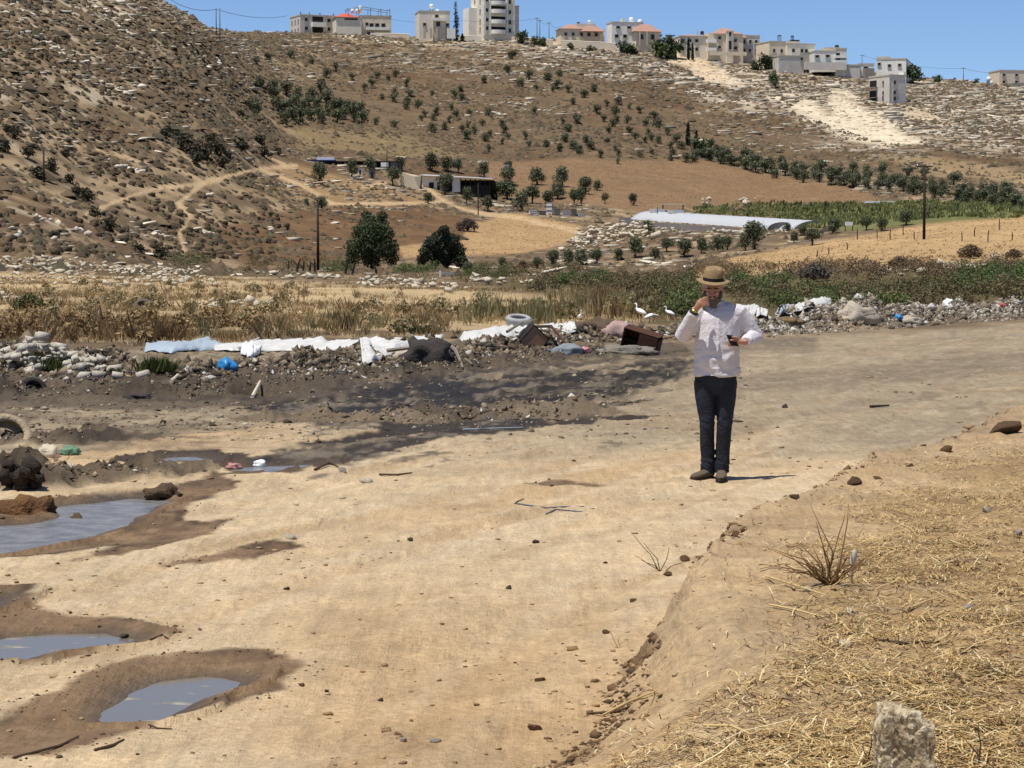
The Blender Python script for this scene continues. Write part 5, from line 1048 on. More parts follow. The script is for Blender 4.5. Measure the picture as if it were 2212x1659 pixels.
line_stones("stone_pile", "long pile of pale stones in the dry weeds", [(420, 660), (470, 662), (540, 660), (580, 662)], 34, .08, .22, 8, 4, .15, "stones")
line_stones("stone_pile", "small pile of pale stones at the left edge of the dry weeds", [(0, 640), (60, 648)], 10, .1, .25, 8, 4, .05, "stones")
line_stones("white_rubble_pile", "bright white rubble near the dark wide tree", [(1010, 605), (1060, 612), (1090, 614)], 16, .15, .4, 6, 3, .25, "stones")
line_stones("white_rubble_pile", "bright white rubble in the dark weeds of the ravine", [(1135, 612), (1165, 622)], 9, .12, .35, 5, 3, .1, "stones")
line_stones("rock_heap", "large heap of pinkish white quarry rocks below the greenhouse", [(1235, 545), (1290, 520), (1340, 508), (1400, 505)], 150, .25, .75, 18, 9, 1.2, "rock heap")
line_stones("rock_heap", "lower spread of pale rocks right along the greenhouse foot", [(1400, 500), (1480, 492), (1560, 500), (1620, 505)], 70, .2, .6, 18, 6, .4, "rock heap")
line_stones("cairn", "small stone cairn in the brown field, left one", [(1525, 442), (1530, 440)], 12, .3, .6, 6, 2, .5, "stones"); line_stones("cairn", "small stone cairn in the brown field, right one", [(1608, 440), (1618, 438)], 14, .3, .6, 6, 2, .5, "stones")
line_stones("terrace_stones", "stones along the edge of the straw coloured field", [(1540, 615), (1700, 585), (1850, 580), (1960, 575)], 36, .1, .3, 12, 5, .1, "stones")
line_stones("terrace_stones", "pale rocks on the right above the green thicket", [(1860, 582), (1960, 590), (2040, 585), (2200, 560)], 44, .12, .45, 14, 7, .15, "stones")
line_stones("terrace_stones", "stones edging the lower side of the tan field", [(1250, 500), (1290, 540), (1180, 560)], 24, .15, .4, 10, 5, .1, "stones")

# ================================================================== dry grass and weeds in the middle distance (uncountable)
def mid_points(n, dmin, dmax, seed, umin=-.23, umax=.23):
    r = np.random.default_rng(seed); d = 1 / r.uniform(1 / dmax, 1 / dmin, n); u = r.uniform(umin, umax, n); X = u * d; Z, b, s, hp, hm, *_ = height(X, d, True); x, y = proj(X, d, Z); return X, d, Z, x, y, hm, r
STRAW = [S(222, 194, 144), S(206, 176, 128), S(232, 210, 164), S(184, 154, 110)]; DRYB = [S(182, 148, 100), S(158, 126, 86), S(204, 172, 122), S(130, 104, 72)]; OLG = [S(158, 150, 104), S(140, 136, 92), S(174, 162, 116)]
X, Y, Z, x, y, hm, r = mid_points(60000, 50, 215, 81)
ystart = np.interp(x, [0, 300, 600, 1000, 1250, 1500, 2212], [745, 750, 748, 725, 712, 690, 650])
k = (y < ystart) & (hm < .15) & ~((x > 1450) & (y > 575) & (y < 690)) & (r.uniform(0, 1, len(X)) < .22 + .8 * fbm(X, Y, .15, 3, 82)); X, Y, Z, x, y = X[k], Y[k], Z[k], x[k], y[k]; N = len(X)
pal = np.array(STRAW + DRYB[:1]); col = pal[r.integers(0, 5, N)] * r.uniform(.75, 1.1, (N, 1))
s = r.uniform(.10, .24, N) * np.interp(Y, [60, 200], [.9, 1.6])
V, Fc, C = scatter(clumps(8, 18, 7, 1.2, .09, 1.1), np.stack([X, Y, Z - .02], 1), np.stack([s, s, s * 1.1], 1), r.uniform(0, 6.3, N), col, colvar=.2)
strawm = mat("straw_blade", (1, 1, 1), .75, .12, 5, attr="col", trans=.2)
tag(link("dry_grass", np_mesh("dry_grass", V, Fc, C, strawm)), "golden dry grass covering the fields behind the refuse", "grass", kind="stuff")
# taller brown weeds : bands in the photo (x0,x1,y0,y1, n, height, palette)
def weeds(name, lb, zones, seed, blades=9, width=.035, lean=.35, dmin=52):
    r = np.random.default_rng(seed); P, Sx, Cc = [], [], []
    for (x0, x1, y0, y1, n, h0, h1, pal) in zones:
        a = r.uniform(x0, x1, n); b = r.uniform(y0, y1, n)
        g = fbm(a, b * 3, .02, 3, seed + 5); kk = g > -.25; a, b = a[kk], b[kk]
        for xx, yy in zip(a, b):
            q = hit(xx, yy, 0, dmin); P.append((q.x, q.y, q.z - .03)); h = r.uniform(h0, h1); Sx.append((h * r.uniform(.5, .8), h * r.uniform(.5, .8), h)); Cc.append(np.asarray(pal[r.integers(0, len(pal))]) * r.uniform(.75, 1.15))
    P, Sx, Cc = np.array(P), np.array(Sx), np.array(Cc)
    V, Fc, C = scatter(clumps(10, seed, blades, .7, width, lean), P, Sx, r.uniform(0, 6.3, len(P)), Cc, colvar=.25, seed=seed)
    return tag(link(name, np_mesh(name, V, Fc, C, strawm)), lb, "weeds", kind="stuff")
weeds("dry_weeds", "tall brown dry thistles behind the white rubble", [(-30, 420, 708, 745, 70, .3, .9, DRYB + OLG[:1]), (400, 720, 705, 748, 45, .25, .7, DRYB + OLG), (700, 1000, 695, 728, 55, .3, .75, DRYB + OLG), (-30, 480, 630, 700, 70, .25, .7, DRYB + OLG + STRAW[:1]), (480, 900, 620, 690, 60, .25, .65, DRYB + OLG + STRAW), (228, 252, 715, 742, 5, .9, 1.3, DRYB[1:])], 91, 16, .028, .75)
weeds("grey_weeds", "grey green weeds behind the tyre and tarpaulin", [(1000, 1200, 680, 704, 70, .5, .9, OLG), (1180, 1480, 640, 690, 150, .4, 1.0, OLG + DRYB), (870, 1010, 600, 625, 30, .4, .8, OLG + DRYB)], 93, 12, .05, .5)
# the ravine : green and brown thicket
def thicket(name, lb, zones, seed, m, dmin=76):
    r = np.random.default_rng(seed); Vs, Fs, Cs = [], [], []; b0 = 0
    for (x0, x1, y0, y1, n, h0, h1, pal) in zones:
        for _ in range(n):
            xx, yy = r.uniform(x0, x1), r.uniform(y0, y1); p = hit(xx, yy, 0, dmin); h = r.uniform(h0, h1)
            V, Fc, C = leaf_cloud([(0, 0, h * .4), (h * .5, 0, h * .3), (-h * .5, .1, h * .3), (0.1 * h, .2, h * .7)], [h * .5, h * .4, h * .4, h * .35], 230, .062, int(r.integers(1, 9999)), pal, .9, .3)
            Vs.append(V + np.array(p)); Fs.append(Fc + b0); Cs.append(C); b0 += len(V)
    return tag(link(name, np_mesh(name, np.concatenate(Vs), np.concatenate(Fs), np.concatenate(Cs), m)), lb, "undergrowth", kind="stuff")
BRN = [S(148, 122, 88), S(128, 106, 78), S(164, 136, 98), S(132, 120, 100)]; GRN = [S(112, 130, 70), S(94, 114, 58), S(130, 146, 82), S(80, 98, 54)]; OGR = [S(146, 140, 90), S(124, 122, 76), S(106, 106, 66)]
undm = mat("undergrowth_leaf", (1, 1, 1), .75, .15, 3, attr="col", trans=.15)
thicket("ravine_undergrowth", "dense green and brown thicket filling the ravine", [(1480, 2230, 575, 605, 120, .6, 1.2, BRN), (1150, 1500, 598, 632, 70, .4, .9, BRN + OGR), (1560, 2230, 622, 660, 80, .6, 1.1, OGR + BRN), (1580, 1700, 600, 640, 30, .5, 1.0, GRN), (1640, 1960, 640, 668, 50, .5, 1.0, GRN + OGR), (1200, 1330, 600, 618, 22, .4, .8, GRN), (1400, 1500, 600, 655, 30, .6, 1.0, OGR), (1440, 1500, 640, 690, 20, .6, 1.0, GRN + OGR), (2080, 2230, 600, 636, 46, .7, 1.4, GRN), (1970, 2100, 615, 640, 20, .5, .9, GRN + BRN)], 95, undm)
thicket("dry_bushes", "low dry grey and brown bushes dotted over the golden field", [(-30, 480, 612, 700, 26, .25, .6, OLG + STRAW), (400, 1000, 625, 720, 26, .25, .55, OLG + STRAW), (-30, 560, 700, 742, 22, .3, .7, DRYB), (1000, 1480, 650, 690, 20, .3, .7, OLG)], 99, undm, 52)
thicket("streambed_bushes", "low green bushes round the feet of the two big trees", [(700, 780, 572, 590, 16, .6, 1.2, GRN), (860, 940, 578, 594, 16, .6, 1.2, GRN), (1000, 1130, 586, 602, 18, .6, 1.2, GRN + OGR), (360, 470, 562, 578, 14, .7, 1.3, GRN + OGR), (520, 700, 560, 590, 26, .5, 1.1, BRN + OGR), (1040, 1250, 575, 600, 30, .5, 1.1, OGR + BRN)], 97, undm)
for k, (a, b, h, lb, pal) in enumerate([(1760, 610, 50, "round grey leafless bush at the edge of the thicket", [S(128, 118, 106), S(110, 100, 90)]), (2095, 560, 38, "round brown bush on the straw field", BRN), (1940, 580, 30, "brown bush near the straw field edge", BRN), (1010, 500, 34, "grey leafless bush beside the tan field", [S(112, 100, 88), S(96, 86, 76)]), (60, 672, 46, "dark olive bush in the dry weeds at the left", OGR), (2190, 560, 26, "brown bush at the right end of the straw field", BRN)]):
    p = hit(a, b); W = h / pxm(p.y); V, Fc, C = leaf_cloud([(0, 0, W * .45), (W * .4, 0, W * .35), (-W * .4, 0, W * .35), (0, .1, W * .65), (.2 * W, .1, W * .5)], [W * .45, W * .35, W * .38, W * .3, W * .35], 1300, .045 * W + .03, 300 + k, pal)
    o = empty("bush", p, 0, lb, "bush"); link("foliage", np_mesh("foliage", V, Fc, C, undm), o); bm = bmesh.new()
    for q in range(6): tube_bm(bm, [(0, 0, -.1), (random.uniform(-.25, .25) * W, random.uniform(-.2, .2) * W, W * .4), (random.uniform(-.6, .6) * W, random.uniform(-.4, .4) * W, W * .8)], [.04 * W, .025 * W, .01], 4)
    link("stems", bm_mesh("stems", bm, bark), o)
# dead stumps beside the left pole
for k, (a, b, h) in enumerate([(622, 586, 26), (640, 588, 34), (655, 590, 30), (668, 588, 26), (680, 590, 34), (745, 592, 38), (760, 594, 30), (815, 592, 30)]):
    p = hit(a, b); p.z -= .2; H_ = h / pxm(p.y); bm = bmesh.new(); lx = random.uniform(-.3, .3) * H_; tube_bm(bm, [(0, 0, -.2), (lx * .4, 0, H_ * .5), (lx, 0, H_)], [.13, .10, .05], 6); tube_bm(bm, [(lx * .4, 0, H_ * .45), (lx * .4 - .25 * H_, .1, H_ * .85)], [.07, .03], 5)
    o = empty("dead_stump", p, 0, "blackened dead tree stump near the left wooden pole", "stump", "burnt stumps by the pole"); link("stem", bm_mesh("stem", bm, mat("charred_wood", S(58, 48, 42), .95, .3, 5)), o)
p = hit(955, 598); s_ = p.y / F; o = empty("steel_trough", p, .1, "pale metal trough with a white post under the dark wide tree", "trough"); bpart("basin", mat("galvanised", S(178, 184, 182), .5, .08, 3), [(0, 26 * s_, 0, .6, 4 * s_, 9 * s_)], o); bpart("post", sheet, [(-6 * s_, -3 * s_, -.1, 0, -.1, 14 * s_)], o); bpart("foot", blockm, [(3 * s_, 5 * s_, .1, .5, -.1, 4 * s_ - .002), ], o); bpart("foot", blockm, [(21 * s_, 23 * s_, .1, .5, -.1, 4 * s_ - .002)], o)
p = hit(1128, 586); s_ = p.y / F; o = empty("rusty_drum", p, .1, "small rusty drum standing in the brush", "drum"); bm = bmesh.new(); tube_bm(bm, [(0, 0, -.1), (0, 0, .12), (0, 0, .13), (0, 0, .5), (0, 0, .51), (0, 0, .8)], [.3, .3, .32, .32, .3, .3], 14); link("barrel", bm_mesh("barrel", bm, mat("rust", S(104, 58, 40), .9, .3, 5)), o)
# ================================================================== the refuse along the track
def lathe_bm(bm, prof, n=28, M=None):
    """closed profile of (radius, z) turned about z"""
    rings = [[bm.verts.new((r_ * math.cos(2 * math.pi * k / n), r_ * math.sin(2 * math.pi * k / n), z)) for k in range(n)] for r_, z in prof]
    m_ = len(prof)
    for i in range(m_):
        for k in range(n): bm.faces.new((rings[i][k], rings[i][(k + 1) % n], rings[(i + 1) % m_][(k + 1) % n], rings[(i + 1) % m_][k]))
    if M is not None:
        for rg in rings:
            for v in rg: v.co = M @ v.co
TYRE = [(.19, -.07), (.21, -.095), (.26, -.105), (.30, -.085), (.315, -.06), (.318, 0), (.315, .06), (.30, .085), (.26, .105), (.21, .095), (.19, .07), (.20, .05), (.24, .06), (.27, 0), (.24, -.06), (.20, -.05)]
def tyre(p, rot, m, lb, s_=1.0):
    o = empty("tyre", p, 0, lb, "tyre"); o.rotation_euler = rot; o.scale = (s_,) * 3; bm = bmesh.new(); lathe_bm(bm, TYRE, 32); link("carcass", bm_mesh("carcass", bm, m, True), o)
    bm = bmesh.new()
    for k in range(40):
        a = 2 * math.pi * k / 40
        for z, dz in ((-.03, .05), (.03, .05)): box_bm(bm, .314, .326, -.017, .017, z - .024, z + .024, Matrix.Rotation(a + (z > 0) * .078, 4, 'Z'))
    link("tread", bm_mesh("tread", bm, m), o); return o
tyreg = mat("dusty_tyre", S(186, 184, 184), .85, .12, 6); tyred = mat("grey_tyre", S(112, 104, 98), .9, .2, 6); tyrek = mat("black_rubber", S(54, 50, 48), .85, .25, 6); tyreb = mat("mud_caked_tyre", S(196, 176, 146), .95, .2, 8, bump=.5)
p = hit(1120, 716, 0, 44); p.z += .27; tyre(p, (.22, .05, 0), tyreg, "pale dusty tyre lying on top of the white refuse")
p = hit(310, 668, 0, 60); p.z += .10; tyre(p, (.55, .1, 0), tyred, "grey tyre lying in the dry weeds")
p = hit(18, 950); p.z += .02; tyre(p, (.75, .3, .4), tyreb, "mud caked half buried tyre at the left edge", .8)
p = hit(72, 838); p.z -= .06; tyre(p, (1.1, .25, .3), tyrek, "black tyre half buried in the left heap", .62)

tarpw = mat("white_tarp", (.56, .55, .52), .6, .16, 4, bump=.4, bscale=9); tarpl = mat("pale_blue_plastic", S(198, 212, 222), .4, .1, 4); ragm = mat("grey_rag", S(150, 142, 130), .95, .2, 6, bump=.5); ragp = mat("pinkish_rag", S(196, 164, 158), .95, .15, 6); bluem = mat("blue_bag", S(70, 160, 226), .4, .22, 9); ragd = mat("dark_rag", S(74, 68, 64), .95, .2, 6, bump=.5)
def drape(name, near, far, amp, m, lb, nx=40, ny=8, dmin=0, lift=.03, cat="plastic sheet", fr=1.6, seed=0):
    """creased sheet lying on the ground between two photo lines"""
    A = [hit(a, b, 0, dmin) for a, b in near]; B = [hit(a, b, 0, dmin) for a, b in far]; ta = np.linspace(0, len(A) - 1, nx); o0 = A[0].copy(); bm = bmesh.new(); G = []
    def ip(L, t): i = min(int(t), len(L) - 2); return L[i].lerp(L[i + 1], t - i)
    for t in ta:
        a, b = ip(A, t), ip(B, t * (len(B) - 1) / max(1, len(A) - 1)); rw = []
        for j in range(ny):
            q = a.lerp(b, j / (ny - 1)); e = 4 * (j / (ny - 1)) * (1 - j / (ny - 1)); zz = max(zat(q.x, q.y), q.z) ; nz_ = mnoise.fractal(Vector((q.x * fr, q.y * fr * 1.4, seed)), 1.0, 2.0, 4)
            rw.append(bm.verts.new(Vector((q.x + nz_ * .06, q.y, zz + lift + amp * .45 * e * (1 + .8 * nz_) + amp * .22 * nz_)) - o0))
        G.append(rw)
    for i in range(nx - 1):
        for j in range(ny - 1): bm.faces.new((G[i][j], G[i + 1][j], G[i + 1][j + 1], G[i][j + 1]))
    me = bm_mesh(name, bm, m, True); o = link(name, me, loc=o0); sm = o.modifiers.new("thickness", 'SOLIDIFY'); sm.thickness = .012
    return tag(o, lb, cat)
drape("tarpaulin", [(540, 759), (620, 760), (700, 763), (780, 758), (850, 754), (955, 748)], [(540, 742), (640, 742), (740, 743), (850, 736), (955, 730)], .19, tarpw, "long bright white tarpaulin strip behind the dark heap", 60, 9, 43)
drape("tarpaulin", [(465, 760), (500, 762), (545, 760)], [(465, 749), (500, 747), (545, 746)], .14, tarpw, "short white tarpaulin piece bridging bundle and long strip", 18, 8, 43, seed=21)
drape("tarpaulin", [(790, 790), (850, 775), (905, 765)], [(740, 752), (840, 748), (940, 742)], .22, tarpw, "crumpled white tarpaulin end hanging over the dark heap", 34, 12, 38, seed=3)
drape("plastic_bundle", [(315, 762), (370, 766), (430, 760), (470, 757)], [(318, 752), (380, 746), (450, 742), (480, 746)], .22, tarpl, "bluish white plastic bundle left of the long tarpaulin", 30, 8, 42, seed=5)
drape("tarpaulin", [(990, 742), (1060, 738), (1130, 734), (1200, 730), (1245, 722)], [(1010, 722), (1070, 712), (1140, 706), (1200, 703), (1245, 702)], .20, tarpw, "white torn sheeting under the dusty tyre", 44, 10, 46, seed=7)
drape("tarpaulin", [(1678, 690), (1710, 690), (1760, 676), (1800, 662)], [(1690, 676), (1720, 668), (1770, 652), (1795, 645)], .22, tarpw, "white tarpaulin sloping up the right heap", 30, 8, 56, .16, seed=9)
drape("tarpaulin", [(1600, 690), (1630, 694), (1655, 696)], [(1604, 668), (1630, 668), (1660, 684)], .25, tarpw, "white sheet heaped just behind the standing person", 20, 8, 56, .14, seed=11)
drape("plastic_sheet", [(520, 768), (545, 775), (560, 768)], [(520, 758), (540, 750), (566, 764)], .25, sheet, "stiff white sheet corner above the blue bag", 14, 6, 40, seed=12)
def crumple(p, s_, m, lb, seed, name="plastic_bag", cat="bag", sq=.75):
    V = ICO2[0].copy()
    for k in range(len(V)): V[k] *= 1 + .42 * mnoise.fractal(Vector(V[k] * 1.7) + Vector((seed, 0, 0)), 1, 2, 4)
    V[:, 2] *= sq; o = link(name, np_mesh(name, V * s_, ICO2[1], None, m, True), loc=(p.x, p.y, p.z + s_ * sq * .55)); return tag(o, lb, cat)
crumple(hit(490, 802, 0, 36), .155, bluem, "bright blue plastic bag on the dark heap", 1, sq=.8)
crumple(hit(505, 1016), .07, mat("red_white_litter", S(206, 150, 140), .6, .3, 14), "pinkish crumpled wrapper by the stream", 2, "wrapper", "litter", .6); crumple(hit(560, 1014), .065, sheet, "white crumpled wrapper by the stream", 3, "wrapper", "litter", .6)
crumple(hit(150, 984), .09, mat("green_white_litter", S(120, 160, 130), .6, .4, 14), "green and white packaging on the left mud", 4, "wrapper", "litter", .6); crumple(hit(105, 990), .10, pale, "pale round lump on the left mud", 5, "lump", "litter", .8)
crumple(hit(2048, 664, 0, 60), .24, sheet, "white plastic bag on the right heap", 6, sq=.9); crumple(hit(2165, 664, 0, 60), .10, mat("red_litter", S(226, 110, 90), .6, .2, 9), "small red plastic bag on the right heap", 7); crumple(hit(1940, 690, 0, 58), .12, bluem, "tiny blue bag at the foot of the right heap", 8); crumple(hit(1265, 762, 0, 44), .1, mat("pink_litter", S(220, 150, 150), .6, .2, 9), "small pink bag beside the bluish rag", 9)
def bundle(a, b, wx, wy, wz, m, lb, seed, dmin=0):
    V = ICO2[0].copy()
    for k in range(len(V)):
        q = Vector(V[k]); f = mnoise.fractal(q * 1.5 + Vector((seed, 0, 0)), 1, 2, 5); g = abs(mnoise.noise(q * 3.1 + Vector((0, seed, 0)))); V[k] *= 1 + .55 * f + .35 * g
    p = hit(a, b, 0, dmin); return tag(link("cloth_bundle", np_mesh("cloth_bundle", V * np.array([wx, wy, wz]), ICO2[1], None, m), loc=(p.x, p.y, p.z + wz * .3), rot=(0, 0, random.uniform(-.4, .4))), lb, "cloth")
prag = mat("pale_rag", S(206, 192, 172), .95, .2, 5, bump=.5)
bundle(1848, 692, .50, .3, .30, prag, "large pale cloth bundle on top of the right heap", 1.3, 58); bundle(1350, 763, .55, .2, .12, ragm, "grey cloth lying in front of the brown cabinet", 2.1, 44); bundle(1225, 765, .28, .15, .12, mat("blue_grey_rag", S(150, 160, 164), .95, .15, 5), "bluish grey rag below the white sheeting", 3.7, 44)
bundle(1335, 728, .32, .2, .22, ragp, "pinkish rag on the heap left of the brown cabinet", 4.4, 46); bundle(925, 778, .38, .25, .26, ragd, "black tangle of rags on the dark heap", 5.2, 38); bundle(875, 778, .26, .22, .14, prag, "pale coil of cloth next to the black rags", 9.1, 38); bundle(300, 862, .20, .10, .05, ragd, "dark sacking at the foot of the left heap", 6.6, 30)
bundle(1700, 700, .35, .2, .12, mat("ochre_rag", S(140, 116, 82), .95, .3, 5, bump=.5), "ochre straw filled sack right of the standing person", 8.3, 56); bundle(1290, 720, .45, .25, .25, mat("brown_rag", S(112, 94, 76), .95, .3, 5, bump=.5), "brown earthy bundle on top of the middle heap", 10.2, 48); bundle(1960, 700, .4, .2, .14, prag, "pale torn sack at the foot of the right heap", 11.5, 58)
# left : rubble, charred tangle, mud lump
root = empty("rubble_heap", hit(100, 790), 0, "heap of white broken concrete and stones at the left edge", "rubble heap"); sp = []
for k in range(210):
    a = random.gauss(95, 66); h = max(0, 1 - abs(a - 88) / 120); b = random.uniform(798 - 78 * h, 808); p = hit(a, 800, 0, 36); zt = at(a, b, p.y + random.uniform(-.1, .8)); s_ = random.uniform(.03, .105); zt.z = max(zt.z, zat(zt.x, zt.y)); sp.append((zt, s_))
white = mat("white_concrete", S(226, 216, 200, .62), .9, .28, 7, bump=.4, objvar=.1)
WS = [np_mesh("stone", v_ * np.array([1, .85, .8]), f_, None, white) for v_, f_ in shards(CUB, 9, 260, .38)]; heap_stones(root, sp, 0, 0, WS)
for (a, b, s_, lb) in [(90, 732, .10, "largest white concrete block crowning the left rubble heap"), (215, 806, .10, "flat white block right of the left rubble heap"), (255, 806, .09, "upright white stone in the left heap"), (305, 808, .11, "white block beside the green weed"), (180, 806, .11, "long pale block at the foot of the left rubble heap")]:
    p = hit(a, b + 10, 0, 36) if b > 740 else at(a, b, hit(a, 796, 0, 36).y); o = link("concrete_block", random.choice(WS), None, (p.x, p.y, p.z + .03), (random.uniform(-.3, .3), random.uniform(-.2, .2), random.uniform(0, 6)), (s_ * 1.2, s_, s_)); tag(o, lb, "block")
rr2 = random.Random(4); Vs, Fs, nb = [], [], 0
for k in range(16):
    V = ICO1[0].copy(); c_ = np.array([rr2.gauss(0, .10), rr2.gauss(0, .08), rr2.uniform(.0, .22)]); s_ = rr2.uniform(.035, .085)
    for q in range(len(V)): V[q] *= 1 + .8 * mnoise.fractal(Vector(V[q] * 2.0) + Vector((k * 3.3, 0, 0)), 1, 2, 4)
    Vs.append(V * s_ + c_); Fs.append(ICO1[1] + nb); nb += len(V)
tag(link("charred_tangle", np_mesh("charred_tangle", np.concatenate(Vs), np.concatenate(Fs), None, mat("char", S(64, 54, 46), .95, .4, 12, bump=.7)), loc=hit(40, 1062) - Vector((0, 0, .02))), "blackened clotted lump on the left bank of the stream", "debris")
V = ICO2[0].copy()
for k in range(len(V)): V[k] *= 1 + .5 * mnoise.fractal(Vector(V[k] * 1.6), 1, 2.2, 5)
rustm = mat("rusty_mud", S(146, 104, 62), .95, .35, 9, bump=.8, col2=S(96, 68, 44))
tag(link("mud_lump", np_mesh("mud_lump", V * np.array([.26, .2, .13]), ICO2[1], None, rustm), loc=hit(62, 1108)), "rusty brown lump of mud in the stream", "lump")
tag(link("mud_lump", np_mesh("mud_lump", V * np.array([.16, .12, .09]), ICO2[1], None, mat("wet_mud", S(104, 84, 62), .9, .3, 9, bump=.6)), loc=hit(352, 1070), rot=(0, 0, 1)), "dark mud lump splitting the stream", "lump")
tag(link("mud_lump", np_mesh("mud_lump", V * np.array([.05, .05, .06]), ICO2[1], None, MATS["wet_mud"]), loc=hit(165, 1128), rot=(0, 0, 2)), "small dark lump in the middle of the stream", "lump")
# boxes, boards, sticks
brownw = mat("brown_board", S(92, 60, 42), .8, .25, 4); tanw = mat("tan_board", S(196, 152, 116), .85, .12, 4); greyw = mat("grey_stick", S(150, 138, 122), .95, .2, 8); darkw = mat("dark_board", S(52, 42, 38), .85, .2, 4)
p = hit(1375, 764, 0, 44); o = empty("wooden_cabinet", p + Vector((0, .1, .0)), -.25, "dark brown broken cabinet tipped over on the refuse", "cabinet"); o.rotation_euler = (.18, .28, -.3); o.scale = (.8, .8, .8)
bpart("back_panel", brownw, [(-.42, .45, .38, .40, 0, .52)], o); bpart("side_panel", brownw, [(-.44, -.421, 0, .40, 0, .52)], o); bpart("side_panel", brownw, [(.451, .47, 0, .40, 0, .44)], o); bpart("top_panel", brownw, [(-.44, .47, -.02, .40, .522, .54)], o); bpart("shelf", darkw, [(-.42, .45, .05, .379, .24, .258)], o); bpart("front_panel", brownw, [(-.02, .45, -.03, -.012, 0, .50)], o)
p = hit(1140, 752, 0, 43); o = empty("tipped_crate", p, 0, "dark crate with a tan bottom tipped up on the refuse", "crate"); o.rotation_euler = (.1, .75, .3)
bpart("bottom", tanw, [(-.2, .2, -.02, .0, -.02, .40)], o); [bpart("side", darkw, [b_], o) for b_ in ((-.22, -.201, -.03, .36, -.04, .42), (.201, .22, -.03, .36, -.04, .42), (-.2, .2, -.03, .36, .401, .42), (-.2, .2, -.03, .36, -.04, -.021))]
def stick(pts, r_, m, lb, dmin=0, name="stick", cat="stick", n=6):
    P = []
    for q in pts:
        h_ = hit(q[0], q[1], 0, dmin); h_.z += (q[2] if len(q) > 2 else 0) + r_; P.append(h_)
    o0 = P[0].copy(); bm = bmesh.new(); tube_bm(bm, [q - o0 for q in P], [r_] * (len(P) - 1) + [r_ * .6], n); return tag(link(name, bm_mesh(name, bm, m), loc=o0), lb, cat)
stick([(960, 752, .12), (985, 775, .1), (1000, 800, 0)], .035, greyw, "grey pole leaning off the dark heap, left of the pair", 36); stick([(968, 765, .12), (1020, 795, .02)], .03, greyw, "grey pole leaning off the dark heap, right of the pair", 36); stick([(838, 775, .1), (905, 770, .1)], .04, greyw, "grey log lying along the top of the dark heap", 36)
stick([(1095, 742, .2), (1130, 738, .35)], .03, greyw, "short pale stake across the tipped crate", 42); stick([(1112, 722, .15), (1160, 712, .25)], .02, greyw, "thin grey rod beside the dusty tyre", 44); stick([(1150, 735, .25), (1190, 740, .28), (1225, 755, .05)], .035, brownw, "curved brown strip reaching out from the tipped crate", 42, "wooden_strip", "board")
stick([(515, 760, .05), (560, 742, .1)], .025, tarpw, "white pipe angled above the blue bag", 40, "pipe", "pipe"); stick([(545, 862), (562, 838, .05)], .028, pale, "pale short slat at the foot of the dark heap", 28); stick([(370, 840, .05), (385, 828, .1)], .025, pale, "pale stub of wood on the left heap", 28); stick([(205, 720, .0), (215, 712, .5)], .018, greyw, "thin stake standing behind the left rubble", 42)
stick([(1420, 745, .1), (1480, 738, .12)], .03, tanw, "tan plank right of the broken cabinet", 44, "plank", "board"); stick([(1900, 690, .2), (1960, 680, .3)], .03, greyw, "grey stick on the right heap", 56); stick([(1960, 668, .3), (2040, 690, .1)], .035, ragm, "grey pole lying across the right heap", 56)
# loose clods and rubbish on the heaps, uncountable
r = np.random.default_rng(33); P, Sz, Cc = [], [], []
PALH = [S(128, 113, 93), S(106, 93, 76), S(150, 132, 108), S(84, 73, 61), S(176, 158, 130)]; PALR = [S(160, 146, 124), S(140, 125, 105), S(186, 171, 148), S(112, 99, 83), S(214, 203, 184)]
for hi, rid in enumerate(HEAPS):
    for i in range(len(rid) - 1):
        (x1, y1, h1, w1), (x2, y2, h2, w2) = rid[i], rid[i + 1]; L_ = math.hypot(x2 - x1, y2 - y1); n_ = int(min(L_, 8) * (560 if hi < 2 else 110))
        t = r.uniform(0, 1, n_); off = r.normal(0, .42, n_) * (w1 + w2) / 2; nx_, ny_ = -(y2 - y1) / L_, (x2 - x1) / L_
        X = x1 + (x2 - x1) * t + nx_ * off; Y = y1 + (y2 - y1) * t + ny_ * off; Z = zfast(X, Y); s = r.gamma(1.5, .014, n_) + .009 * (1 + (Y > 30)); s = np.minimum(s, .085) * np.where(r.uniform(0, 1, n_) < .03, 1.7, 1.0) * (1.0 if hi < 2 else .5)
        right = (X > 4) & (Y > 50); pal = np.where(right[:, None, None], np.array(PALR)[None], np.array(PALH)[None]); c_ = pal[np.arange(n_), r.integers(0, 5, n_)] * r.uniform(.7, 1.15, (n_, 1))
        wh = r.uniform(0, 1, n_) < np.where(right, .12, .05); c_[wh] = S(232, 226, 216)
        if hi in (2, 3, 4): c_ = c_ * np.array([1.25, 1.2, 1.1])
        P.append(np.stack([X, Y, Z + s * .15], 1)); Sz.append(np.stack([s * r.uniform(.8, 1.7, n_), s * r.uniform(.8, 1.2, n_), s * r.uniform(.6, 1.1, n_)], 1)); Cc.append(c_)
P, Sz, Cc = np.concatenate(P), np.concatenate(Sz), np.concatenate(Cc)
V, Fc, C = scatter(shards(CUB, 16, 400, .45) if False else shards(OCT, 16, 400, .5), P, Sz * 1.15, r.uniform(0, 6.3, len(P)), Cc, tilt=r.uniform(-.6, .6, len(P)), colvar=.15)
clodm = mat("refuse_clod", (1, 1, 1), .95, .2, 9, attr="col", bump=.4)
tag(link("refuse_clods", np_mesh("refuse_clods", V, Fc, C, clodm)), "dirty clods and small rubbish covering the heaps beside the track", "rubbish", kind="stuff")
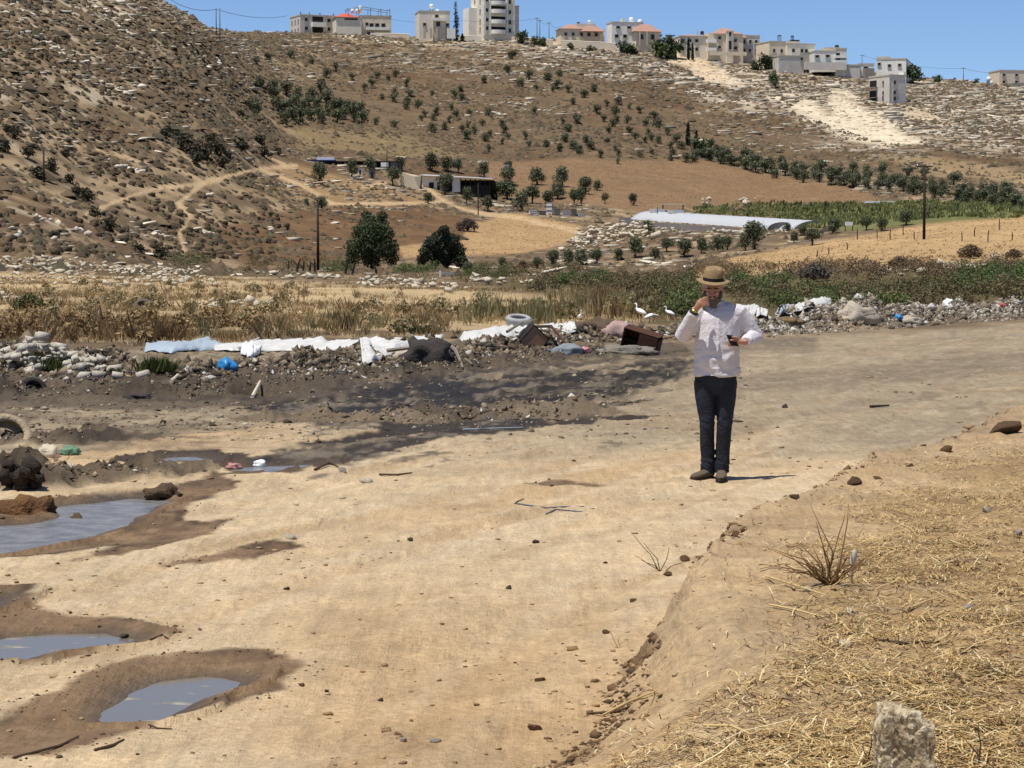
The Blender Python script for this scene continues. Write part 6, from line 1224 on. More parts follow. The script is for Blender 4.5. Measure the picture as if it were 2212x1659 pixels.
# shreds of rag and plastic sticking out of the heaps
kk = r.choice(len(P), 4200); s = r.uniform(.03, .15, 4200); c_ = np.array([S(206, 200, 190), S(120, 108, 92), S(80, 72, 64), S(176, 150, 120), S(232, 230, 226), S(140, 128, 120)])[r.integers(0, 6, 4200)]
V, Fc, C = scatter(clumps(14, 55, 4, 1.4, .18, 1.1), P[kk], np.stack([s, s, s * .6], 1), r.uniform(0, 6.3, 4200), c_, colvar=.15)
tag(link("refuse_shreds", np_mesh("refuse_shreds", V, Fc, C, clodm)), "torn shreds of cloth and plastic in the heaps", "rubbish", kind="stuff")
# green weeds at the heaps
for k, (a, b, h, lb) in enumerate([(345, 808, 44, "bright green weed clump beside the white blocks"), (115, 800, 36, "dark green weed under the left rubble"), (250, 808, 16, "low green tuft between the white blocks"), (900, 722, 22, "green tuft behind the long tarpaulin")]):
    p = hit(a, b, 0, 36); W = h / pxm(p.y); n_ = 70; r3_ = np.random.default_rng(500 + k); V, Fc, C = scatter(clumps(6, 60 + k, 10, .5, .05, .7), np.array(p)[None] - np.array(p)[None] + r3_.normal(0, W * .4, (n_, 3)) * np.array([1, .6, 0]), np.full((n_, 3), W) * r3_.uniform(.4, 1, (n_, 1)), r3_.uniform(0, 6.3, n_), np.array([S(104, 112, 58), S(84, 96, 48)])[r3_.integers(0, 2, n_)], colvar=.2)
    o = empty("weed_clump", p, 0, lb, "weed"); link("leaves", np_mesh("leaves", V, Fc, C, strawm), o)

# ================================================================== egrets
eg = mat("white_feather", (.86, .86, .84), .7, .04, 6); beakm = mat("yellow_beak", S(216, 170, 60), .5, .1, 6); legm = mat("dark_leg", S(70, 66, 56), .7, .1, 6)
def egret(xv, yv, s_, yaw, lb, stoop=0.0):
    p = hit(xv, yv, 0, 48); o = empty("egret", p, yaw, lb, "bird", "white egrets on the refuse"); o.scale = (s_,) * 3; bm = bmesh.new(); k = stoop
    tube_bm(bm, [(-.22, 0, .17 - .0 * k), (-.14, 0, .20), (-.05, 0, .235), (.04, 0, .265), (.10, 0, .29), (.13, 0, .33 - .05 * k), (.115 + .05 * k, 0, .38 - .09 * k), (.125 + .1 * k, 0, .44 - .16 * k), (.15 + .12 * k, 0, .475 - .2 * k), (.185 + .12 * k, 0, .475 - .22 * k), (.2 + .12 * k, 0, .47 - .23 * k)],
            [.012, .05, .075, .075, .055, .030, .022, .020, .024, .016, .008], 12)
    link("body", bm_mesh("body", bm, eg, True), o); bm = bmesh.new(); tube_bm(bm, [(.195 + .12 * k, 0, .472 - .225 * k), (.27 + .12 * k, 0, .455 - .27 * k)], [.010, .002], 6); link("beak", bm_mesh("beak", bm, beakm), o)
    for q in (-.025, .025):
        bm = bmesh.new(); tube_bm(bm, [(-.02, q, .2), (-.01, q, .1), (-.02, q, -.02)], [.012, .007, .007], 6); tube_bm(bm, [(-.03, q, .002), (.04, q, .002)], [.006, .003], 5); link("leg", bm_mesh("leg", bm, legm), o)
    for q in (-1, 1):
        bm = bmesh.new(); tube_bm(bm, [(.06, q * .062, .27), (-.05, q * .074, .235), (-.2, q * .03, .165)], [.03, .042, .008], 8, ry=.35); link("wing", bm_mesh("wing", bm, eg, True), o)
egret(1253, 698, 0.74, -1.3, "egret standing alone, leftmost white bird behind the refuse"); egret(1383, 690, 0.98, 2.6, "tallest egret leaning left behind the refuse"); egret(1404, 697, 0.78, .1, "stooping egret beside the tallest one", 1.0); egret(1446, 690, 0.86, 2.9, "egret nearest the standing person")
# ================================================================== the person
def ell(bm, c, r_, M=None, sub=3):
    vs = bmesh.ops.create_icosphere(bm, subdivisions=sub, radius=1.0)["verts"]; M = M or Matrix.Identity(4)
    for v in vs: v.co = Matrix.Translation(c) @ M @ Vector((v.co.x * r_[0], v.co.y * r_[1], v.co.z * r_[2]))
    return vs
def skin(name, bm, voxel, m, parent, smooth_it=4, disp=None):
    """one continuous surface grown over overlapping volumes"""
    bmesh.ops.recalc_face_normals(bm, faces=bm.faces); me = bpy.data.meshes.new(name); bm.to_mesh(me); bm.free(); o = bpy.data.objects.new(name, me); COL.objects.link(o)
    rm = o.modifiers.new("r", 'REMESH'); rm.mode = 'VOXEL'; rm.voxel_size = voxel; sm = o.modifiers.new("s", 'SMOOTH'); sm.factor = .5; sm.iterations = smooth_it
    dg = bpy.context.evaluated_depsgraph_get(); ev = o.evaluated_get(dg); m2 = bpy.data.meshes.new_from_object(ev); o.modifiers.clear(); o.data = m2; bpy.data.meshes.remove(me); m2.name = name
    if disp:
        n_ = len(m2.vertices); co = np.empty(n_ * 3); m2.vertices.foreach_get("co", co); nr = np.empty(n_ * 3); m2.vertices.foreach_get("normal", nr); co = co.reshape(-1, 3); nr = nr.reshape(-1, 3)
        d = np.array([disp(co[i], nr[i]) for i in range(n_)]); co += nr * d[:, None]; m2.vertices.foreach_set("co", co.ravel()); m2.update()
    m2.materials.clear(); m2.materials.append(m); m2.polygons.foreach_set("use_smooth", np.ones(len(m2.polygons), bool)); o.parent = parent; return o
PP = hit(1546, 1038); man = empty("person", PP + Vector((0, 0, -.004)), 0, "person in straw hat, white shirt and dark jeans holding a phone on the track", "person")
skinm = mat("skin", S(206, 150, 120, .72), .55, .10, 22, spec=.4); shirtm = mat("white_shirt", (.61, .57, .595), .85, .05, 5, bump=.25, bscale=26); jeanm = mat("denim", (.010, .011, .015), .85, .35, 4, bump=.3, bscale=60, col2=(.024, .029, .044)); shoem = mat("suede", S(120, 106, 88, .6), .95, .15, 12, bump=.4); solem = mat("sole", S(70, 62, 54), .9, .1, 9)
strawh = mat("straw_hat", S(200, 168, 122, .6), .85, .14, 40, bump=.6, bscale=160); bandm = mat("hat_band", (.012, .009, .009), .8, .2, 9); beardm = mat("grey_beard", S(150, 136, 124, .6), .95, .3, 40, bump=.8, bscale=120); hairm = mat("grey_hair", S(96, 82, 70), .95, .3, 40, bump=.8, bscale=120); phonem = mat("phone_black", (.01, .01, .011), .2, .1, 3)
HC = Vector((-.034, -.035, 1.655)); HM = Matrix.Rotation(math.radians(8), 4, 'X') @ Matrix.Rotation(math.radians(-8), 4, 'Z')
def hp(x, y, z): return HC + HM.to_3x3() @ Vector((x, y, z))
bm = bmesh.new()
# head : skull, jaw, brow, nose, cheeks, ears
ell(bm, hp(0, .012, .035), (.076, .096, .092), HM); ell(bm, hp(0, -.022, -.045), (.060, .068, .068), HM); ell(bm, hp(0, -.055, -.082), (.034, .034, .028), HM); ell(bm, hp(0, -.080, .018), (.055, .018, .014), HM)
tube_bm(bm, [hp(0, -.088, .016), hp(0, -.106, -.010), hp(0, -.114, -.026), hp(0, -.098, -.034)], [.010, .013, .017, .010], 8)
for q in (-1, 1): ell(bm, hp(q * .034, -.072, -.018), (.024, .022, .020), HM); ell(bm, hp(q * .080, .012, -.006), (.010, .022, .034), HM); ell(bm, hp(q * .014, -.104, -.028), (.010, .010, .008), HM)
ell(bm, hp(0, -.092, -.052), (.026, .010, .007), HM); ell(bm, hp(0, -.090, -.064), (.022, .010, .008), HM)
tube_bm(bm, [hp(0, .01, -.06), (-.015, .005, 1.53), (.0, .01, 1.47)], [.056, .056, .07], 14)
# trunk and limbs under the clothes
tube_bm(bm, [(.005, 0, .84), (.005, 0, .95), (.008, 0, 1.1), (.015, 0, 1.28), (.02, 0, 1.40), (.018, .005, 1.47), (.0, .005, 1.52)], [.15, .155, .15, .155, .16, .14, .07], 16, ry=.68)
SR, ER, WR = Vector((-.150, 0, 1.455)), Vector((-.298, -.075, 1.255)), Vector((-.204, -.222, 1.482)); SL, EL, WL = Vector((.192, .0, 1.465)), Vector((.345, .03, 1.245)), Vector((.222, -.20, 1.205))
tube_bm(bm, [SR, (SR + ER) / 2, ER], [.056, .050, .042], 12); tube_bm(bm, [ER, (ER * 2 + WR) / 3, WR], [.042, .042, .026], 12); tube_bm(bm, [SL, (SL + EL) / 2, EL], [.056, .050, .042], 12); tube_bm(bm, [EL, (EL * 2 + WL) / 3, WL], [.042, .042, .027], 12)
for hx, kx, ax_ in (((-.095, 0, .86), (-.080, -.015, .50), (-.070, .02, .08)), ((.085, 0, .86), (.072, -.03, .50), (.057, -.005, .08))): tube_bm(bm, [hx, (Vector(hx) + Vector(kx)) / 2, kx, (Vector(kx) + Vector(ax_)) / 2, ax_], [.08, .07, .05, .048, .036], 12)
# right hand raised to the mouth
PR = WR + Vector((.046, -.016, .060)); tube_bm(bm, [WR, WR + Vector((.014, -.008, .020)), PR, PR + Vector((.020, .0, .026))], [.024, .028, .036, .030], 12, ry=.62, up=Vector((0, 1, 0)))
for k in range(4):
    b0 = PR + Vector((.004 + .004 * k, -.016 + .000 * k, .030 - .017 * k)); tube_bm(bm, [b0, b0 + Vector((.026, -.018, .020 - .002 * k)), b0 + Vector((.050, -.004, .022 - .004 * k)), b0 + Vector((.062 - .006 * (k == 3), .014, .014 - .004 * k))], [.0105, .0098, .0090, .0070], 8)
tube_bm(bm, [PR + Vector((-.004, .020, .0)), PR + Vector((.020, .034, .024)), PR + Vector((.044, .032, .044)), PR + Vector((.058, .024, .052))], [.013, .012, .0105, .008], 8)
# left hand round the phone
PL = WL + Vector((-.055, -.035, .006)); tube_bm(bm, [WL, WL + Vector((-.020, -.014, .003)), PL, PL + Vector((-.026, -.008, 0))], [.025, .028, .038, .030], 12, ry=.66)
for k in range(4):
    b0 = PL + Vector((-.022, -.020 + .004 * k, .020 - .0155 * k)); tube_bm(bm, [b0, b0 + Vector((-.030, -.018, -.004)), b0 + Vector((-.056, -.010, -.008)), b0 + Vector((-.066 + .006 * (k == 3), .008, -.006))], [.0105, .0098, .0090, .0072], 8)
tube_bm(bm, [PL + Vector((.004, -.018, .022)), PL + Vector((-.018, -.034, .040)), PL + Vector((-.044, -.040, .044)), PL + Vector((-.058, -.036, .042))], [.013, .012, .0105, .008], 8)
skin("body", bm, .0062, skinm, man, 2)
for q in (-1, 1):
    bm = bmesh.new(); ell(bm, hp(q * .032, -.078, .004), (.012, .010, .009), HM, 2); e_ = link("eye", bm_mesh("eye", bm, mat("eye_white", (.3, .28, .26), .3, .05, 3), True), man); bm = bmesh.new(); ell(bm, hp(q * .032, -.0865, .002), (.0055, .0035, .0055), HM, 2); link("iris", bm_mesh("iris", bm, mat("iris_brown", (.03, .018, .01), .3), True), e_)
    bm = bmesh.new(); tube_bm(bm, [hp(q * .014, -.098, .022), hp(q * .034, -.096, .028), hp(q * .056, -.082, .022)], [.006, .007, .004], 6); link("eyebrow", bm_mesh("eyebrow", bm, hairm, True), man)
# beard and hair
bm = bmesh.new(); ell(bm, hp(0, -.052, -.088), (.056, .050, .050), HM); ell(bm, hp(0, -.066, -.118), (.036, .036, .034), HM)
for q in (-1, 1): tube_bm(bm, [hp(q * .070, -.005, -.01), hp(q * .064, -.030, -.050), hp(q * .045, -.062, -.085)], [.014, .022, .026], 8); tube_bm(bm, [hp(q * .004, -.101, -.042), hp(q * .026, -.094, -.050), hp(q * .036, -.082, -.068)], [.009, .010, .010], 6)
skin("beard", bm, .006, beardm, man, 1, lambda c_, n_: .004 * mnoise.noise(Vector(c_ * 70)))
bm = bmesh.new(); ell(bm, hp(0, .030, .020), (.081, .090, .085), HM); hair = skin("hair", bm, .008, hairm, man, 1, lambda c_, n_: .004 * mnoise.noise(Vector(c_ * 60)))
# shirt
def wrinkle(c_, n_):
    x, y, z = c_; f = .0050 * mnoise.fractal(Vector((x * 8, y * 8, z * 5)), 1.2, 2, 2)
    f += .006 * max(0, mnoise.noise(Vector((x * 12 + z * 9, y * 8, z * 20 - x * 10)))) * (1 if abs(x) > .16 else .55)
    if z < 1.14: f += .009 * mnoise.noise(Vector((x * 13 + z * 5, y * 8, z * 17)))
    if z < .98: f += .006 * math.sin(x * 30 + 2 * math.sin(z * 14))
    f += .004 * math.exp(-((x - .005) / .015) ** 2) * (n_[1] < -.2)
    return f
bm = bmesh.new(); tube_bm(bm, [(.003, .0, .905), (.003, .0, .96), (.003, -.008, 1.06), (.006, -.008, 1.18), (.014, -.004, 1.30), (.020, 0, 1.40), (.021, .004, 1.455), (.012, .006, 1.505), (-.004, .004, 1.545)], [.200, .200, .200, .198, .198, .200, .186, .128, .078], 24, ry=[.80, .80, .80, .76, .72, .68, .64, .70, .95])
tube_bm(bm, [SR + Vector((.03, 0, .005)), SR, (SR + ER) / 2 + Vector((0, .0, -.01)), ER + Vector((-.008, .01, -.012)), ER + Vector((.004, -.02, .008))], [.070, .078, .074, .070, .062], 16)
tube_bm(bm, [ER + Vector((-.008, .01, -.012)), (ER * 2 + WR) / 3, (ER + WR * 2) / 3, WR + Vector((-.006, .008, -.022))], [.068, .066, .056, .046], 16)
tube_bm(bm, [SL + Vector((-.03, 0, .005)), SL, (SL + EL) / 2, EL + Vector((.008, .01, -.012)), EL + Vector((-.01, -.02, 0))], [.070, .080, .076, .070, .062], 16)
tube_bm(bm, [EL + Vector((.008, .01, -.012)), (EL * 2 + WL) / 3, (EL + WL * 2) / 3, WL + Vector((.018, .012, .0))], [.068, .066, .058, .047], 16)
shirt = skin("shirt", bm, .0065, shirtm, man, 3, wrinkle)
for q in (-1, 1):
    bm = bmesh.new(); v = [bm.verts.new(Vector(t)) for t in ((-.012 + q * .012, -.100, 1.492), (-.012 + q * .055, -.108, 1.452), (-.012 + q * .092, -.055, 1.510), (-.012 + q * .086, .0, 1.565), (-.012 + q * .066, -.045, 1.555))]
    bm.faces.new(v if q > 0 else list(reversed(v))); c_ = link("collar", bm_mesh("collar", bm, shirtm), man); sm = c_.modifiers.new("t", 'SOLIDIFY'); sm.thickness = .006
for k in range(6):
    z = 1.40 - .075 * k; bm = bmesh.new(); ell(bm, (.005, -.150 - .006 * (k > 1), z), (.006, .003, .006), None, 1); link("button", bm_mesh("button", bm, sheet), shirt)
bm = bmesh.new(); tube_bm(bm, [WR + Vector((-.016, .014, -.026)), WR + Vector((-.006, .004, -.008))], [.042, .036], 14); link("cuff", bm_mesh("cuff", bm, mat("dark_cuff", (.03, .02, .025), .8), True), man)
bm = bmesh.new(); d_ = (WR - ER).normalized(); tube_bm(bm, [WR - d_ * .010, WR + d_ * .006], [.031, .029], 14); wt = link("wristwatch", bm_mesh("wristwatch", bm, mat("gold", S(226, 190, 96), .3, .1, 5, metal=.6), True), man)
# jeans
def crease(c_, n_):
    x, y, z = c_; k = math.exp(-((z - .50) / .06) ** 2) + 1.4 * math.exp(-((z - .13) / .06) ** 2) + .6 * math.exp(-((z - .82) / .05) ** 2)
    return .004 * mnoise.fractal(Vector((x * 10, y * 10, z * 8)), 1, 2, 3) + k * .008 * mnoise.noise(Vector((x * 16, y * 14, z * 42 + x * 20)))
bm = bmesh.new(); tube_bm(bm, [(-.004, .0, .95), (-.004, 0, .90), (-.006, -.004, .84), (-.006, -.006, .79), (-.006, -.008, .74)], [.180, .184, .186, .172, .140], 22, ry=[.68, .66, .58, .52, .46])
tube_bm(bm, [(-.100, 0, .86), (-.096, -.008, .72), (-.088, -.014, .60), (-.080, -.018, .50), (-.077, .0, .36), (-.072, .012, .20), (-.070, .012, .10), (-.070, .010, .055)], [.096, .090, .077, .067, .064, .060, .062, .062], 18)
tube_bm(bm, [(.090, 0, .86), (.086, -.014, .72), (.078, -.024, .60), (.072, -.034, .50), (.066, -.018, .36), (.060, -.010, .20), (.057, -.012, .10), (.057, -.014, .055)], [.096, .090, .077, .068, .065, .061, .063, .063], 18)
jeans = skin("jeans", bm, .0075, jeanm, man, 3, crease)
def shoe(hx, hy, ang):
    M = Matrix.Translation((hx, hy, 0)) @ Matrix.Rotation(ang, 4, 'Z'); bm = bmesh.new(); tube_bm(bm, [(0, .075, .045), (0, .05, .050), (0, 0, .056), (0, -.07, .048), (0, -.13, .040), (0, -.18, .034), (0, -.215, .028)], [.022, .036, .044, .046, .050, .044, .018], 14, ry=[1.1, 1.0, .95, .78, .62, .58, .6]); tube_bm(bm, [(0, .018, .03), (0, .020, .115)], [.046, .048], 12)
    for v in bm.verts: v.co.z = max(v.co.z, .018); v.co = M @ v.co
    s_ = skin("shoe", bm, .006, shoem, man, 2); bm = bmesh.new(); tp = [(0, .080), (.030, .062), (.042, .0), (.044, -.08), (.050, -.14), (.040, -.195), (.0, -.228), (-.040, -.195), (-.050, -.14), (-.044, -.08), (-.042, 0), (-.030, .062)]
    lo = [bm.verts.new(M @ Vector((a, b, 0))) for a, b in tp]; hi = [bm.verts.new(M @ Vector((a, b, .022))) for a, b in tp]; bm.faces.new(lo); bm.faces.new(list(reversed(hi)))
    for i in range(12): bm.faces.new((lo[i], hi[i], hi[(i + 1) % 12], lo[(i + 1) % 12]))
    bmesh.ops.recalc_face_normals(bm, faces=bm.faces); link("sole", bm_mesh("sole", bm, solem), s_)
shoe(-.072, .0, -.78); shoe(.050, -.02, -.12)
# hat
HT = Matrix.Translation(hp(0, .006, .076)) @ HM @ Matrix.Rotation(math.radians(3), 4, 'Y'); bm = bmesh.new(); n = 36; prof = []
def ringv(rx, ry, z, wob=0.0): return [bm.verts.new(HT @ Vector((rx * math.cos(t), ry * math.sin(t), z + wob * math.cos(2 * t) * 1.0))) for t in np.linspace(0, 2 * math.pi, n, endpoint=False)]
R_ = [ringv(.148, .162, -.004, .010), ringv(.146, .160, .001, .010), ringv(.120, .132, .006, .005), ringv(.089, .104, .008), ringv(.087, .102, .030), ringv(.085, .098, .064), ringv(.080, .092, .098), ringv(.069, .082, .122), ringv(.048, .062, .126), ringv(.020, .034, .104)]
for v in R_[7] + R_[8]:
    l_ = HT.inverted() @ v.co; l_.z -= .016 * math.exp(-((abs(l_.x) - .040) / .018) ** 2) * math.exp(-((l_.y + .055) / .045) ** 2); v.co = HT @ l_
for a, b in zip(R_[:-1], R_[1:]):
    for k in range(n): bm.faces.new((a[k], a[(k + 1) % n], b[(k + 1) % n], b[k]))
bm.faces.new(R_[-1]); under = [bm.verts.new(v.co + HT.to_3x3() @ Vector((0, 0, -.006))) for v in R_[2]]; inn = [bm.verts.new(v.co + HT.to_3x3() @ Vector((0, 0, -.006))) for v in R_[3]]
for k in range(n): bm.faces.new((R_[0][(k + 1) % n], R_[0][k], under[k], under[(k + 1) % n])); bm.faces.new((under[(k + 1) % n], under[k], inn[k], inn[(k + 1) % n]))
bm.faces.new(list(reversed(inn))); hat = link("straw_hat", bm_mesh("straw_hat", bm, strawh, True), man)
bm = bmesh.new(); a = ringv(.0915, .1065, .008); b = ringv(.0895, .1045, .036)
for k in range(n): bm.faces.new((a[k], a[(k + 1) % n], b[(k + 1) % n], b[k]))
link("hat_band", bm_mesh("hat_band", bm, bandm, True), hat)
# the phone in the hand
o = empty("mobile_phone", man.location + PL + Vector((-.050, -.020, .012)), 0, "black mobile phone held at the waist in the hand of the person", "phone"); o.rotation_euler = (-.95, .12, .35); bm = bmesh.new(); box_bm(bm, -.037, .037, -.005, .005, -.074, .074); bmesh.ops.bevel(bm, geom=list(bm.edges), offset=.004, segments=2, affect='EDGES'); link("case", bm_mesh("case", bm, phonem), o); bm = bmesh.new(); box_bm(bm, -.033, .033, -.0062, -.0052, -.068, .068); link("screen", bm_mesh("screen", bm, mat("phone_screen", (.004, .004, .005), .08)), o)
# ================================================================== foreground
r = np.random.default_rng(77)
def near_points(n, dmin, dmax, umin=-.225, umax=.225):
    d = 1 / r.uniform(1 / dmax, 1 / dmin, n); u = r.uniform(umin, umax, n); X = u * d; Z = np.where(np.abs(u) < .24, zfast(X, d), height(X, d)); b, s = bank(X, d); x, y = proj(X, d, Z); return X, d, Z, s, x, y
# straw litter on the bank
X, Y, Z, s, x, y = near_points(215000, 6.2, 34, -.1, .31)
dn = sstep(.2, 1.1, s + .75 * fbm(X, Y, 1.1, 3, 601)) * (.35 + .9 * sstep(-.25, .35, fbm(X, Y, 2.6, 3, 605))) + .02 * (s > 0)
k = r.uniform(0, 1, len(X)) < dn * .74; X, Y, Z = X[k], Y[k], Z[k]; N = len(X)
L_ = r.gamma(2.4, .024, N) + .018; wd = r.uniform(.0013, .0031, N); a = r.uniform(0, 6.283, N); til = r.normal(0, .13, N); bend = r.normal(0, .18, N) * L_
t = np.stack([np.cos(a) * np.cos(til), np.sin(a) * np.cos(til), np.sin(til)], 1); pr = np.stack([-np.sin(a), np.cos(a), np.zeros(N)], 1); c0 = np.stack([X, Y, Z + .004 + np.abs(np.sin(til)) * L_ * .5 + r.uniform(0, .018, N)], 1)
A = c0 - t * L_[:, None] * .5; B = c0 + pr * bend[:, None] + np.array([0, 0, 1]) * wd[:, None]; Cn = c0 + t * L_[:, None] * .5; w3 = pr * wd[:, None]; up = np.array([0, 0, 1.0]) * wd[:, None] * 1.4
V = np.stack([A - w3, A + w3, B - w3 + up, B + w3 + up, Cn - w3 * .7, Cn + w3 * .7], 1).reshape(-1, 3)
fq = np.array([[0, 1, 3, 2], [2, 3, 5, 4]]); Fc = (fq[None] + (np.arange(N) * 6)[:, None, None]).reshape(-1, 4)
pal = np.array([S(244, 216, 156, .9), S(232, 198, 134, .88), S(210, 172, 110, .8), S(250, 234, 190, .92), S(164, 126, 78), S(112, 86, 56)]); cc = pal[r.choice(6, N, p=[.2, .22, .22, .1, .16, .1])] * r.uniform(.8, 1.08, (N, 1))
tag(link("straw_litter", np_mesh("straw_litter", V, Fc, np.repeat(cc, 6, 0), strawm)), "broken golden straw littering the bank in the foreground", "straw", kind="stuff")
# crumbs, pebbles and clods on track and bank
X, Y, Z, s, x, y = near_points(26000, 6.2, 46); g = fbm(X, Y, .7, 3, 611); k = (r.uniform(0, 1, len(X)) < .07 + .4 * sstep(.1, .6, g) + .15 * (np.abs(s) < .25)); X, Y, Z, s, x, y = X[k], Y[k], Z[k], s[k], x[k], y[k]; N = len(X)
sz = np.minimum(r.gamma(1.2, .0034, N) + .002, .022) * np.interp(Y, [7, 40], [.8, 1.7]) * np.where(np.abs(s) < .25, 1.15, 1)
pal = np.array([S(206, 172, 126), S(226, 198, 154), S(176, 142, 100), S(150, 122, 90), S(112, 92, 70), S(238, 220, 186)]); cc = pal[r.choice(6, N, p=[.36, .26, .2, .10, .03, .05])] * r.uniform(.8, 1.05, (N, 1)); lp = (np.abs(s) < .22)[:, None]; cc = np.where(lp & (r.uniform(0, 1, (N, 1)) < .4), S(160, 126, 90) * r.uniform(.7, 1.1, (N, 1)), cc); gy = sstep(1010, 900, y)[:, None]; cc = cc * (1 - gy * .18)
V, Fc, C = scatter(shards(CUB, 12, 620, .35), np.stack([X, Y, Z + sz * .3], 1), np.stack([sz * r.uniform(.9, 1.7, N), sz, sz * r.uniform(.3, .6, N)], 1), r.uniform(0, 6.3, N), cc, colvar=.08)
tag(link("track_crumbs", np_mesh("track_crumbs", V, Fc, C, mat("soil_crumb", (1, 1, 1), .95, .15, 30, attr="col"))), "small clods and grit scattered over the dirt track", "grit", kind="stuff")
# crumbling lip of the bank, churned mud, rims of the puddles : small dark crumbs
n_ = 5200; Y = 1 / r.uniform(1 / 34, 1 / 8.0, n_); X = np.interp(Y, _EY, _EX) + r.normal(0, .22, n_); _, s = bank(X, Y); k = (s > -.10) & (s < .13); X, Y = X[k], Y[k]; A1 = np.stack([X, Y, zfast(X, Y)], 1); n1_ = len(A1); z1 = r.gamma(1.6, .0036, n1_) + .003; z1 *= np.interp(Y, [8, 30], [.9, 1.8])
c1 = np.array([S(166, 132, 94), S(138, 108, 76), S(196, 160, 118), S(112, 88, 62)])[r.integers(0, 4, n1_)]
X, Y, Z, s, x, y = near_points(60000, 6.5, 46, -.225, .06); wa, we = wet_mask(X, Y); k = (np.abs(we) < .10) & (wa > .05) & (r.uniform(0, 1, len(X)) < .14) & (s < 0); X, Y, Z = X[k], Y[k], Z[k]; A2 = np.stack([X, Y, Z], 1); n2_ = len(A2); z2 = (r.gamma(1.4, .0018, n2_) + .002) * np.interp(Y, [8, 40], [1, 2.2]); c2_ = np.array([S(112, 86, 60), S(90, 70, 50), S(140, 110, 78)])[r.integers(0, 3, n2_)]
X, Y, Z, s, x, y = near_points(16000, 25, 50, -.225, .10); k = (s < -.5) & (r.uniform(0, 1, len(X)) < .06 + .5 * sstep(-.1, .4, fbm(X, Y, .8, 3, 641)) * np.where(x < 1350, 1, .15)); X, Y, Z, x, y = X[k], Y[k], Z[k], x[k], y[k]; A3 = np.stack([X, Y, Z], 1); n3_ = len(A3); z3 = r.gamma(1.3, .006, n3_) + .005; c3 = np.array([S(120, 106, 88), S(92, 80, 66), S(166, 148, 120), S(206, 190, 162), S(150, 130, 102)])[r.integers(0, 5, n3_)]
A = np.concatenate([A1, A2, A3]); zz = np.concatenate([z1, z2, z3]); cc = np.concatenate([c1, c2_, c3]) * r.uniform(.75, 1.1, (len(A), 1)); N = len(A)
V, Fc, C = scatter(shards(OCT, 16, 650, .45), A + np.stack([zz * 0, zz * 0, zz * .2], 1), np.stack([zz * r.uniform(1, 2.0, N), zz * r.uniform(.9, 1.4, N), zz * r.uniform(.5, 1, N)], 1), r.uniform(0, 6.3, N), cc, tilt=r.uniform(-.4, .4, N), colvar=.1)
tag(link("mud_crumbs", np_mesh("mud_crumbs", V, Fc, C, MATS["soil_crumb"])), "crumbled dark earth along the bank lip, mud and puddle rims", "crumbs", kind="stuff")
# single stones, clods, sticks
soil = mat("earth_clod", S(150, 116, 80), .97, .3, 9, bump=.8, objvar=.15); soild = mat("dark_earth_clod", S(132, 102, 72), .97, .35, 9, bump=.8); redst = mat("reddish_stone", S(150, 112, 88), .9, .2, 9, bump=.5); greyst = mat("grey_stone", S(176, 166, 154), .9, .2, 9, bump=.5); darkst = mat("dark_bit", S(72, 60, 50), .9, .3, 12)
ST = {}
def stone_at(a, b, w, m, lb, name="stone", cat="stone", sub=2, seed=0, sq=.7, dmin=0, grp=None):
    p = hit(a, b, 0, dmin); s_ = w / pxm(p.y) * .62; key = (m.name, seed % 4, sub)
    if key not in ST: ST[key] = rock_mesh(name, 700 + seed * 7, m, sub, .4, (1, .85, 1), 4)
    o = link(name, ST[key], None, (p.x, p.y, p.z + s_ * sq * .3), (random.uniform(-.2, .2), random.uniform(-.2, .2), random.uniform(0, 6.3)), (s_, s_, s_ * sq)); return tag(o, lb, cat, grp)
for k, q in enumerate([(1160, 1584, 40, redst, "reddish stone on the soft edge of the bank"), (858, 1592, 22, redst, "small pinkish stone at the bottom of the track"), (940, 1612, 24, greyst, "small grey stone at the foot of the bank"), (870, 1610, 20, greyst, "small grey stone left of the bank foot"), (2132, 1112, 26, greyst, "grey stone in the straw at the right edge"), (2198, 1158, 30, greyst, "grey stone cut by the right edge"), (2095, 1408, 46, redst, "brown clod in the straw at the right"), (1818, 1404, 40, pale, "flat pale stone in the middle of the straw"), (1840, 1340, 34, pale, "pale stone below the dry plant"), (2090, 1318, 36, greyst, "grey stone in the straw right of the dry plant"), (1745, 1285, 26, pale, "small pale stone left of the dry plant"), (790, 1044, 30, pale, "pale flat stone on the track"), (630, 1168, 34, pale, "flat pale flake on the track left of centre"), (1240, 998, 12, darkst, "dark crumb on the track behind the twine"), (1697, 882, 18, darkst, "black scrap on the track right of the person"), (705, 1500, 14, darkst, "dark pebble right of the near puddle"), (820, 1515, 16, darkst, "dark pebble on the near track"), (620, 1276, 16, darkst, "dark pebble in the middle of the track"), (1100, 1275, 18, darkst, "dark pebble below the twine"), (1308, 1218, 12, darkst, "seed pod sized dark bit near the weed"), (1160, 1174, 20, darkst, "dark bit on the track above the bank"), (885, 1168, 18, darkst, "dark bit with a splinter on the track"), (215, 1356, 10, darkst, "small dark bit sticking out of the second puddle"), (270, 1380, 24, darkst, "black flat bit floating on the second puddle"), (530, 920, 18, pale, "white chip on the grey mud"), (740, 1020, 26, greyst, "grey chip beside the stream")]): stone_at(*q, seed=k, sq=.6)
